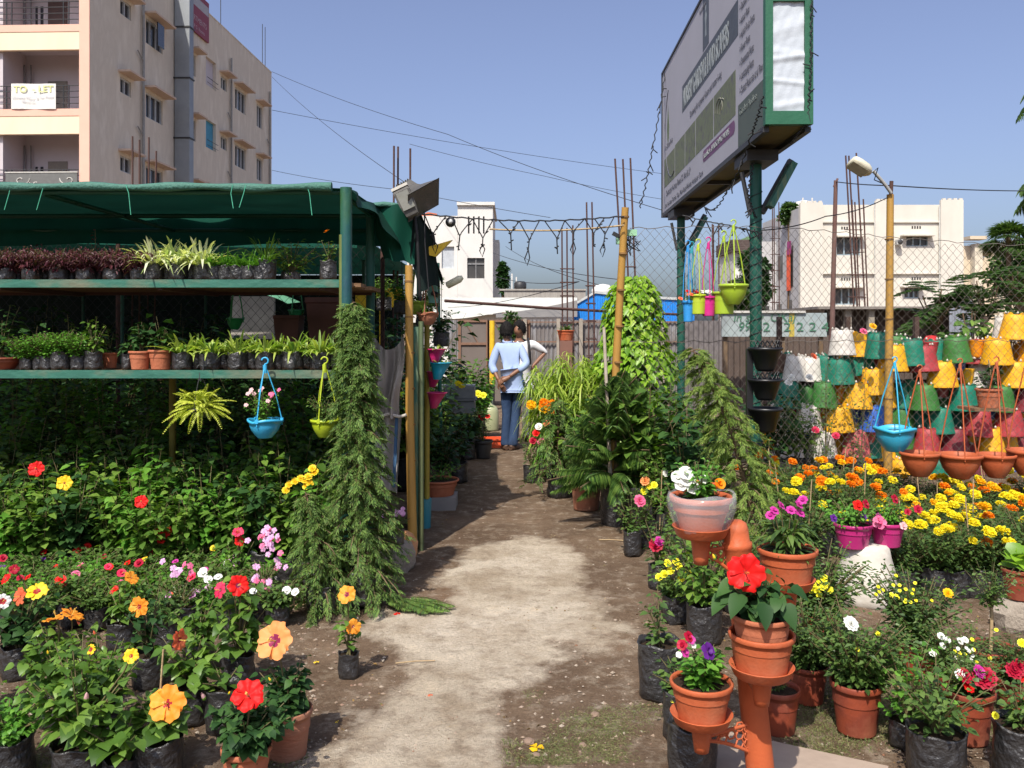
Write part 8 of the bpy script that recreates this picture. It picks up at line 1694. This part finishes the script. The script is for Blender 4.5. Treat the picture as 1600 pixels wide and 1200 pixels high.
# ================================================================ LEFT OF THE PATH, BEHIND THE GATE
for k, (px, Y, kind, i, s, lb) in enumerate(((690, 8.2, 'tall2', 1, 1.1, "dark leafy plant just behind the cone planters"), (716, 9.0, 'tall2', 3, 1.15, "leafy plant on the path's left edge in the canopy's shade"), (672, 9.4, 'tall2', 0, 1.6, "big dark bush behind the planter pole"), (700, 10.2, 'tall2', 2, 1.65, "large green bush on the path's left side"), (728, 10.6, 'tall', 1, 1.3, "bush beside the orange red tray"), (690, 11.5, 'tall2', 3, 2.0, "tall green bush rising left of the brown gate"), (716, 12.5, 'tall2', 0, 1.9, "tall bright bush left of the yellow post"), (738, 12.5, 'tall', 3, 1.6, "sunlit green bush near the yellow post"), (752, 13.6, 'tall', 3, 1.5, "light green bush close to the yellow post"), (666, 8.8, 'tall', 2, 1.5, "shaded plant under the green canopy"), (640, 8.6, 'tall2', 0, 1.8, "dark bush behind the orange bamboo pole"), (612, 8.9, 'tall2', 1, 2.0, "dark bush behind the sackcloth"))):
    v = variant(kind, i); t, z = potted("leafy_plant", lb, "potted plant", (PX(px, Y), Y, 0), 'bag', .09, .18, v, rz=k, s=s, seed=k)
    if k == 3: [flower_part(t, rosette('mariy', 8, 2, .6), tf_local(t, P(x, y, 9.9)), (0, -.7, .6), .03) for x, y in ((721, 603), (716, 600))]
T = put('mari', "marigold_plant", "yellow flowered plant by the water can on the path's left", "potted plant", (PX(738, 11.3), 11.3, 0), .09, .18, 1, None, s=1.2)
for x, y in ((728, 622), (734, 617), (741, 618), (746, 615), (748, 617), (755, 618), (739, 616)): flower_part(T, rosette('lemon', 8, 2, .6), tf_local(T, P(x, y, 11.0)), (0, -.7, .6), .045)
# dark pot, orange tray, plastic can, grey crate
T, z = potted("rose_plant", "red flowered plant in a dark pot next to the orange red tray", "potted plant", (PX(755, 10.7), 10.7, 0), M['darkmetal'], .12, .22, variant('rose', 1), rz=0, potm=pot_mesh(.12, .22, M['darkmetal'] if False else mat("dark_grey_pot", (.05, .05, .05), .5), .14, .7))
for x, y in ((751, 651), (762, 651), (754, 654)): flower_part(T, rosette('red', 7, 2, .9), tf_local(T, P(x, y, 10.6)), (0, -.7, .6), .035)
mb = MB(); mb.b2(-.17, .17, -.12, .12, 0, .02); 
for a in ((-.17, -.15, -.12, .12), (.15, .17, -.12, .12), (-.15, .15, -.12, -.10), (-.15, .15, .10, .12)): mb.b2(*a, .02, .12)
mb.b2(-.19, .19, -.14, -.12, .105, .125); mb.b2(-.19, .19, .12, .14, .105, .125)
solo("plastic_tray", mb.mesh("plastic_tray", plastic((.75, .09, .02))), "orange red plastic tray on the path beside the man's feet", "tray", (PX(774, 11.7), 11.7, 0))
mb = MB(); mb.lathe([(0, 0), (.085, 0), (.09, .02), (.09, .20), (.07, .25), (.028, .28), (.028, .33), (0, .33)], n=18); solo("plastic_can", mb.mesh("plastic_can", plastic((.38, .40, .22))), "translucent looking olive water can left of the man", "can", (PX(766, 13.6), 13.6, 0), s=1.5)
mb = MB()
for z0 in (0, .17): mb.b2(-.25, .25, -.2, .2, z0+.005, z0+.15)
mb.b2(-.27, .27, -.22, .22, .151, .17)
solo("grey_crate", mb.mesh("grey_crate", paint((.11, .12, .13))), "grey plastic crate among the plants behind the cone planters", "crate", (PX(711, 10.4), 10.2, .62))
mb = MB(); mb.tube([(0, 0, .0), (.0, 0, .62)], .2, 4); 
t, z = potted("potted_plant", "terracotta bowl with trailing green plant low behind the gate", "potted plant", (PX(684, 7.7), 7.7, .12), 'clay', .19, .14, bush(random.Random(610), .2, .26, 14, 14, .04, .018, 'fresh', low=.1, t=(), wd=(), up=-.1), rz=0)
mb = MB(); mb.box((0, 0, .06), (.34, .3, .12)); solo("block", mb.mesh("block", GREYW), "concrete block under the trailing bowl behind the gate", "block", (PX(684, 7.7), 7.7, 0))
mb = MB(); mb.tube([(0, 0, 0), (.0, 0, .24)], [.045, .055], 16); solo("teal_bucket", mb.mesh("teal_bucket", plastic((.02, .22, .27))), "teal bucket edge showing right behind the gate leaf", "bucket", (PX(664, 6.9), 6.9, 0))
# orange clay sack and stones by the sackcloth foot
rock("clay_lump", "orange clay lump at the foot of the sackcloth", (PX(632, 5.95), 5.95, 0), (.085, .08, .2), 31, mat("orange_clay", (.55, .27, .12), .9, (.42, .2, .09), 5, 1))
t, z = potted("phlox", "pale lilac phlox between cypress and bamboo pole", "potted plant", (PX(617, 5.6), 5.6, .2), 'bag', .06, .1, variant('phlox', 1), rz=0)
for k in range(9): flower_part(t, rosette('lilac', 5, 1, 1.1), (rnd.uniform(-.07, .07), rnd.uniform(-.09, 0), z+.12+rnd.uniform(-.02, .04)), (0, -.8, .4), .016)
rock("rock", "brown stone under the pale lilac phlox", (PX(622, 5.7), 5.7, 0), (.13, .1, .2), 32)
# plants high under the canopy
for k, (px, py, Y, i, s, lb) in enumerate(((662, 470, 7.2, 0, .55, "bushy plant hung high beneath the green canopy"), (690, 500, 7.8, 1, .62, "leafy plant below the cream lamp head"), (675, 440, 7.5, 2, .5, "leaves spilling under the dark net's corner"), (628, 450, 7.6, 3, .6, "green plant behind the orange bamboo pole's top"), (600, 445, 8, 0, .6, "leafy plant behind the rack's rear post"))):
    v = variant('tall', i); t = thing("hanging_plant", lb, "hanging plant", P(px, py+28, Y), k, s=s); part("foliage", v[0], t); part("stem", v[1], t); part("bag", bag_mesh(k, .12, .2), t, (0, 0, -.12)); mb = MB(); mb.tube([(0, 0, 0), (0, 0, .9)], .006, 4); part("hanger", mb.mesh("hanger", M['cable']), t)
# potted fern on a stump at the tin fence
T, z = potted("potted_plant", "terracotta pot with grassy plant on the tin fence", "potted plant", (PX(882, 17), 16.6, PZ(532, 16.6)), 'terra', .17, .2, (strap(random.Random(620), 30, .3, .03, 'hib', .8, .6),), rz=0); T['label'] = T['label']
mb = MB(); mb.b2(-.12, .12, -.12, .12, 0, PZ(532, 16.6)); solo("brick_pillar", mb.mesh("brick_pillar", mat("red_pillar", (.22, .1, .07), .9, (.14, .08, .06), 6, 1)), "brick pillar carrying the terracotta pot at the tin fence", "pillar", (PX(882, 17), 16.6, 0))
# ================================================================ TREES BEYOND
def palm(px, py, Y, n, L, label, rise=(-.5, 1.3), ll=.35, trunk=True, seed=0, lw=.03, droop=.9):
    c = P(px, py, Y); T = thing("palm_tree", label, "palm", (c.x, Y, 0)); ml = MB(); ms = MB(); rg = random.Random(seed)
    for k in range(n):
        a = 2*math.pi*k/n+rg.uniform(-.2, .2); e = rg.uniform(*rise); pinnate(ml, (0, 0, c.z), (math.cos(a)*math.cos(e), math.sin(a)*math.cos(e), math.sin(e)), L*rg.uniform(.8, 1.1), 34, ll, lw, 0, droop, .5, rg, ms)
    part("crown", ml.mesh("crown", M['palm']), T); mb = MB(); mb.tube([(.1, 0, 0), (.05, 0, c.z*.5), (0, 0, c.z)], [.11, .085, .07], 10); part("trunk", mb.mesh("trunk", M['bark']), T); return T
palm(1700, 95, 15, 22, 1.5, "tallest palm with fronds entering at the upper right edge", seed=1, ll=.42)
palm(1690, 270, 14, 22, 1.35, "middle palm with fronds just above the wire at the right edge", seed=2, ll=.38)
def fanpalm():
    c = P(1576, 368, 16); T = thing("fan_palm", "dark round fan palm before the cream house", "palm", (c.x, 16, 0)); ml = MB(); rg = random.Random(5); ms = MB()
    for k in range(40):
        a = rg.uniform(0, 6.28); e = rg.uniform(-.5, 1.4); d = Vector((math.cos(a)*math.cos(e), math.sin(a)*math.cos(e), math.sin(e))); q = Vector((0, 0, c.z-.1))+d*.22; s_ = d.cross(Vector((.1, .1, 1))).normalized(); u = d.cross(s_)
        ms.tube([(0, 0, c.z-.2), q], .008, 4); Pp = []; D = []
        for j in range(16): b = -1.5+3*j/15; Pp.append(tuple(q)); D.append(tuple(d*math.cos(b)+s_*math.sin(b)+rv(rg)*.06))
        ml.leaves(Pp, D, [tuple(u)]*16, .36, .034, (.5,), (1.,), .15, .35)
    part("crown", ml.mesh("crown", M['palm']), T); part("stalk", ms.mesh("stalk", M['stem']), T); mb = MB(); mb.tube([(0, 0, 0), (0, 0, c.z)], [.07, .04], 8); part("trunk", mb.mesh("trunk", M['bark']), T)
fanpalm()
def tree(px, pyt, pyb, Y, rpx, lm, label, n=120, seed=0, L=.14, W=.07, name="tree", per=26):
    rg = random.Random(seed); top = PZ(pyt, Y); bot = PZ(pyb, Y); rx = rpx/FPX*Y; T = thing(name, label, "tree", (PX(px, Y), Y, 0)); ms = MB(); cz = (top+bot)/2; hz = (top-bot)/2; mb = MB()
    mb.tube([(0, 0, 0), (.05, 0, bot*.6), (0, 0, cz)], [.12, .09, .05], 8); part("trunk", mb.mesh("trunk", M['bark']), T); pts = []
    for k in range(n):
        v = rv(rg)*rg.random()**.4; p_ = Vector((v.x*rx, v.y*rx, cz+v.z*hz)); pts.append(p_)
        if k % 6 == 0: ms.tube([(0, 0, bot*.9), tuple(Vector((0, 0, cz)).lerp(p_, .4)), p_], [.03, .02, .006], 4, cap=False)
    part("crown", tuft_cloud(rg, pts, per, L, W, lm, rx*.2), T); part("branch", ms.mesh("branch", M['bark']), T); return T
def feather(px, py, Y, n, L, lm, label, seed, e=(-.2, .9)):
    c = P(px, py, Y); rg = random.Random(seed); T = thing("feathery_tree", label, "tree", (c.x, Y, 0)); ml = MB(); ms = MB()
    for k in range(n):
        a = rg.uniform(0, 6.28); el = rg.uniform(*e); o = rv(rg)*.25; d = Vector((math.cos(a)*math.cos(el), math.sin(a)*math.cos(el), math.sin(el))); b0 = Vector((0, 0, c.z-.2))+o; ms.tube([(0, 0, c.z-.6), b0], .01, 4, cap=False)
        q = d; s_ = d.cross(Vector((0, 0, 1))).normalized(); Lk = L*rg.uniform(.7, 1.1)
        for j in range(7):
            v = .2+.8*j/6; base = b0+d*Lk*v-Vector((0, 0, Lk*.35*v*v))
            for sg in (-1, 1): pinnate(ml, base, s_*sg+d*.6, Lk*.32*(1.1-abs(v-.5)), 12, .075, .026, 0, .4, .2, rg)
    part("crown", ml.mesh("crown", M[lm]), T); part("branch", ms.mesh("branch", M['bark']), T); mb = MB(); mb.tube([(0, 0, 0), (0, 0, c.z-.5)], [.05, .03], 8); part("trunk", mb.mesh("trunk", M['bark']), T)
feather(1462, 455, 12.5, 16, .75, 'tree', "feathery green tree with fern-like leaves over the blue-grey tin sheet", 1)
feather(1540, 440, 12, 17, .8, 'tree', "dark feathery tree left of the right-edge palms", 2)
feather(1590, 415, 13, 17, .8, 'tree', "dark tree cut by the right edge below the fan palm", 3)
feather(1518, 490, 11.5, 16, .5, 'tree', "low feathery bush behind the upturned yellow pots", 4)
tree(1595, 380, 470, 18, 45, 'tree', "round leafy tree at the right edge behind the fan palm", 90, 3)
tree(1232, 318, 348, 52, 13, 'tree', "small tree on the terrace of the large white house", 50, 4, .3, .2)
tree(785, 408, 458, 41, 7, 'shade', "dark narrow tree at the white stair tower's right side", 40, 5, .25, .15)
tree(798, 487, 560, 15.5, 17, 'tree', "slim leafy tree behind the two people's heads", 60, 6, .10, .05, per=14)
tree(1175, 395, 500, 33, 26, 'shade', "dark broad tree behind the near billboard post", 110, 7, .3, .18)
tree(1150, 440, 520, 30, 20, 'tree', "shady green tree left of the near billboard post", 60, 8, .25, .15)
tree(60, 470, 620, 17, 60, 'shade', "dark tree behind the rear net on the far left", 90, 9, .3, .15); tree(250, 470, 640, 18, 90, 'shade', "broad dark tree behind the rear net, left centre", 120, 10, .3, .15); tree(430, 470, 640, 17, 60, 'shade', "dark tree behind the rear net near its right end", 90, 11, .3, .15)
# leafy plants at the foot of the painted wall and beside the stack
for k, (px, py, Y, kind, i, s, lb, fl) in enumerate(((1290, 560, 9.1, 'rose', 0, 1.7, "rose with an orange red bloom between white and teal pots", [(1271, 557, 'salmon')]), (1345, 540, 9.2, 'rose', 1, 2.0, "rose bush with yellow and pink blooms by the lamp pole", [(1364, 510, 'marig'), (1349, 518, 'pink')]), (1268, 600, 9.0, 'rose', 2, 1.6, "white rose bush left of the green painted pots", [(1236, 590, 'white'), (1265, 590, 'white'), (1232, 598, 'white')]), (1275, 690, 8.7, 'rose', 0, 1.6, "pink rose behind the fence above the marigolds", [(1274, 672, 'rosep'), (1306, 681, 'rosep')]), (1330, 700, 8.6, 'rose', 1, 1.3, "leafy rose between pink pot and marigolds", []))):
    Tz = PZ(py, Y); v = variant(kind, i); t, z = potted("rose_plant", lb, "potted plant", (PX(px, Y), Y, 0), 'bag', .09, .2, None, rz=0); H = PZ(py-25, Y); f = bush(random.Random(700+k), H-.2, .22, 7, 22, .05, .035, 'rose', t=(.5,), wd=(1,), low=.35); part("foliage", f[0], t, (0, 0, z)); part("stem", f[1], t, (0, 0, z))
    for x, y, c in fl: flower_part(t, rosette(c, 8, 4, .7), tf_local(t, P(x, y, Y-.15)), (rnd.uniform(-.5, .5), -.7, .6), .045)
T = thing("potted_croton", "terracotta pot with a dark leafy plant and green stake before the stacked pots", "potted plant", (PX(1545, 8.9), 8.9, PZ(637, 8.9))); part("pot", pot_mesh(.13, .2, 'clay'), T); part("soil", soil_mesh(1), T, (0, 0, .17), None, (.115, .115, .04)); f = bush(random.Random(720), .34, .2, 8, 14, .09, .05, 'hibd', low=.2); part("foliage", f[0], T, (0, 0, .17)); part("stem", f[1], T, (0, 0, .17)); stake(T, .04, -.02, .15, .5, -.07, .008)
mb = MB(); mb.b2(-.2, .2, -.1, .25, -.03, 0); solo("shelf_board", mb.mesh("shelf_board", M['plank']), "small board carrying the dark leafy pot before the stack", "board", (PX(1545, 8.9), 8.9, PZ(637, 8.9)))
mb = MB(); mb.lathe([(0, 0), (.07, .02), (.09, .08), (.06, .13), (0, .14)], n=10, wob=.15); solo("red_bundle", mb.mesh("red_bundle", paint((.5, .02, .02))), "small red cloth bundle on the stack behind the red pot", "bundle", P(1455, 545, 9.9))
t = thing("pothos", "pale variegated leafy plant above the green upturned pot", "potted plant", P(1520, 535, 10.0)); part("pot", pot_mesh(.1, .14, 'clay'), t, (0, 0, -.1)); ml = MB(); rg = random.Random(7); ml.leaves([(rg.uniform(-.3, .25), rg.uniform(-.1, .1), rg.uniform(0, .25)) for _ in range(40)], [(rg.uniform(-1, 1), rg.uniform(-1, .3), rg.uniform(-.3, .6)) for _ in range(40)], [(0, -.5, 1)]*40, .16, .08, (.25, .6), (1, .85), .1, .4); part("foliage", ml.mesh("foliage", M['varieg'] if False else M['hib']), t)

# ================================================================ GRASS, STRAW, LITTER
def scatter(name, label, mk, n, area, L, W, seed, e=(.5, 1.5), kind='stuff', dens=None):
    rg = random.Random(seed); Pp = []; D = []; N = []
    while len(Pp) < n:
        px, py = rg.uniform(area[0], area[1]), rg.uniform(area[2], area[3])
        Y = GY(py); x = PX(px, Y)
        if dens and nz(x, Y, dens[0], seed)*1.0+.0 < dens[1]+rg.uniform(-.1, .1): continue
        a = rg.uniform(0, 6.28); el = rg.uniform(*e); Pp.append((x, Y, -.004+.018*nz(x, Y, 1.1)+.004)); D.append((math.cos(a)*math.cos(el), math.sin(a)*math.cos(el), math.sin(el))); N.append((rg.uniform(-1, 1), rg.uniform(-1, 1), .6))
    ml = MB(); ml.leaves(Pp, D, N, np.array([L*rg.uniform(.4, 1.2) for _ in Pp]), W, (.5,), (.9,), .2, .5); o = solo(name, ml.mesh(name, M[mk]), label, name.split('_')[-1] if '_' in name else name, kind=kind); return o
scatter("grass", "cut and growing grass patch right of the pale path patch", 'grass', 6000, (820, 1060, 1075, 1195), .035, .0022, 1, (.1, 1.2), dens=(2.2, .02))
scatter("grass", "grass growing between the reddish pots at the right", 'grass', 16000, (1225, 1600, 1010, 1235), .05, .0026, 2, (.3, 1.5), dens=(1.5, -.12))
scatter("grass", "grass and weeds among the hibiscus bags at the lower left", 'grass', 7000, (-40, 480, 1080, 1230), .04, .0026, 3, (.2, 1.4), dens=(2.0, .02))
scatter("grass", "thin grass beside the lone hibiscus", 'grass', 260, (590, 640, 985, 1020), .022, .0018, 4, (.1, 1.0))
scatter("grass", "little tuft of grass on the path's lower edge", 'grass', 200, (785, 815, 1158, 1200), .055, .003, 5, (.6, 1.5))
scatter("straw", "dry straw bits scattered beneath the araucaria and clay pot", 'straw', 420, (845, 1010, 790, 870), .06, .0035, 6, (0, .15))
scatter("straw", "straw bits scattered over the earth path", 'straw', 420, (440, 1060, 880, 1230), .022, .0016, 7, (0, .12))
scatter("straw", "dry straw and leaves between the left plant bags", 'straw', 700, (-40, 480, 930, 1230), .035, .0025, 8, (0, .25))
def twig(a, b, label, r=.003): mb = MB(); p, q = P(a[0], a[1], GY(a[1])), P(b[0], b[1], GY(b[1])); p.z = q.z = .012; mb.tube([p, p.lerp(q, .5)+Vector((0, 0, .004)), q], r, 5); solo("twig", mb.mesh("twig", M['stick']), label, "twig")
twig((618, 1040), (680, 1036), "thin straight twig on the pale patch right of the lone hibiscus"); twig((430, 955), (508, 944), "long pale cane lying behind the lone hibiscus", .004); twig((412, 953), (446, 958), "short pale cane near the red hibiscus bag", .004); twig((936, 846), (975, 847), "short straw stick by the folded bag", .004)
def fallen(px, py, k, label, s=.02): Y = GY(py); o = solo("fallen_petal", rosette(k, 3, 1, 1.2, cup=.05), label, "petal", (PX(px, Y), Y, .008), s=s)
fallen(838, 1171, 'marig', "golden petal on the ground near the grass tuft", .03); fallen(620, 961, 'red', "red petal at the cypress foot"); fallen(494, 1037, 'yellow', "pale yellow petal left of the lone hibiscus", .014); fallen(472, 942, 'rosep', "pinkish petal on the bare soil", .012); fallen(672, 1089, 'salmon', "brown red leaf on the pale patch", .012); fallen(528, 1131, 'yellow', "tiny yellow petal on the lower path", .012)

def grit(name, label, m, n, area, smin, smax, seed, cat, inpatch=None):
    rg = random.Random(seed); V = []; F = []; k = 0
    while k < n:
        px, py = rg.uniform(area[0], area[1]), rg.uniform(area[2], area[3]); Y = GY(py); x = PX(px, Y); s_ = smin+(smax-smin)*rg.random()**4; z = .018*nz(x, Y, 1.1)*.6
        c = Vector((x, Y, z)); b = len(V); r = [rg.uniform(.6, 1.2) for _ in range(6)]
        V += [tuple(c+Vector(d)*s_*q) for d, q in zip(((1, 0, .1), (0, 1, .1), (-1, 0, .1), (0, -1, .1), (.1, 0, .7), (0, 0, -.5)), r)]
        F += [(b, b+1, b+4), (b+1, b+2, b+4), (b+2, b+3, b+4), (b+3, b, b+4)]; k += 1
    mb = MB(); mb.add(V, F); solo(name, mb.mesh(name, m), label, cat, kind='stuff')
GR = leafmat("grit_stone", [(.12, .08, .055), (.28, .21, .15), (.34, .29, .23), (.20, .10, .06)], .9, .0, .1)
grit("gravel", "fine grit and small clods strewn over the whole path", GR, 5200, (420, 1080, 705, 1235), .0025, .013, 1, "gravel")
grit("gravel", "grit and clods between the right-hand pots", GR, 1800, (1080, 1600, 930, 1235), .003, .014, 2, "gravel")
grit("gravel", "reddish clods around the hibiscus bags", GR, 1800, (-40, 500, 920, 1235), .003, .014, 3, "gravel")
M['litter'] = leafmat("fallen_leaf", [(.22, .13, .05), (.34, .24, .08), (.14, .07, .035), (.12, .14, .04)], .8, .1, .1)
scatter("leaf_litter", "dry fallen leaves scattered along both edges of the path", 'litter', 520, (430, 1080, 720, 1230), .028, .013, 11, (0, .3), dens=(1.4, .0))
scatter("leaf_litter", "dry fallen leaves under the right-hand pots", 'litter', 420, (1080, 1620, 930, 1235), .03, .014, 12, (0, .3))
scatter("leaf_litter", "dry fallen leaves among the left-hand bags", 'litter', 420, (-40, 480, 900, 1235), .03, .014, 13, (0, .3))
dup = {k: v for k, v in LABELS.items() if len(v) > 1}
for k, v in list(dup.items())[:12]: print("DUPLABEL", k, len(v))
for k in LABELS:
    if not 4 <= len(k.split()) <= 16: print("WORDS", len(k.split()), k)
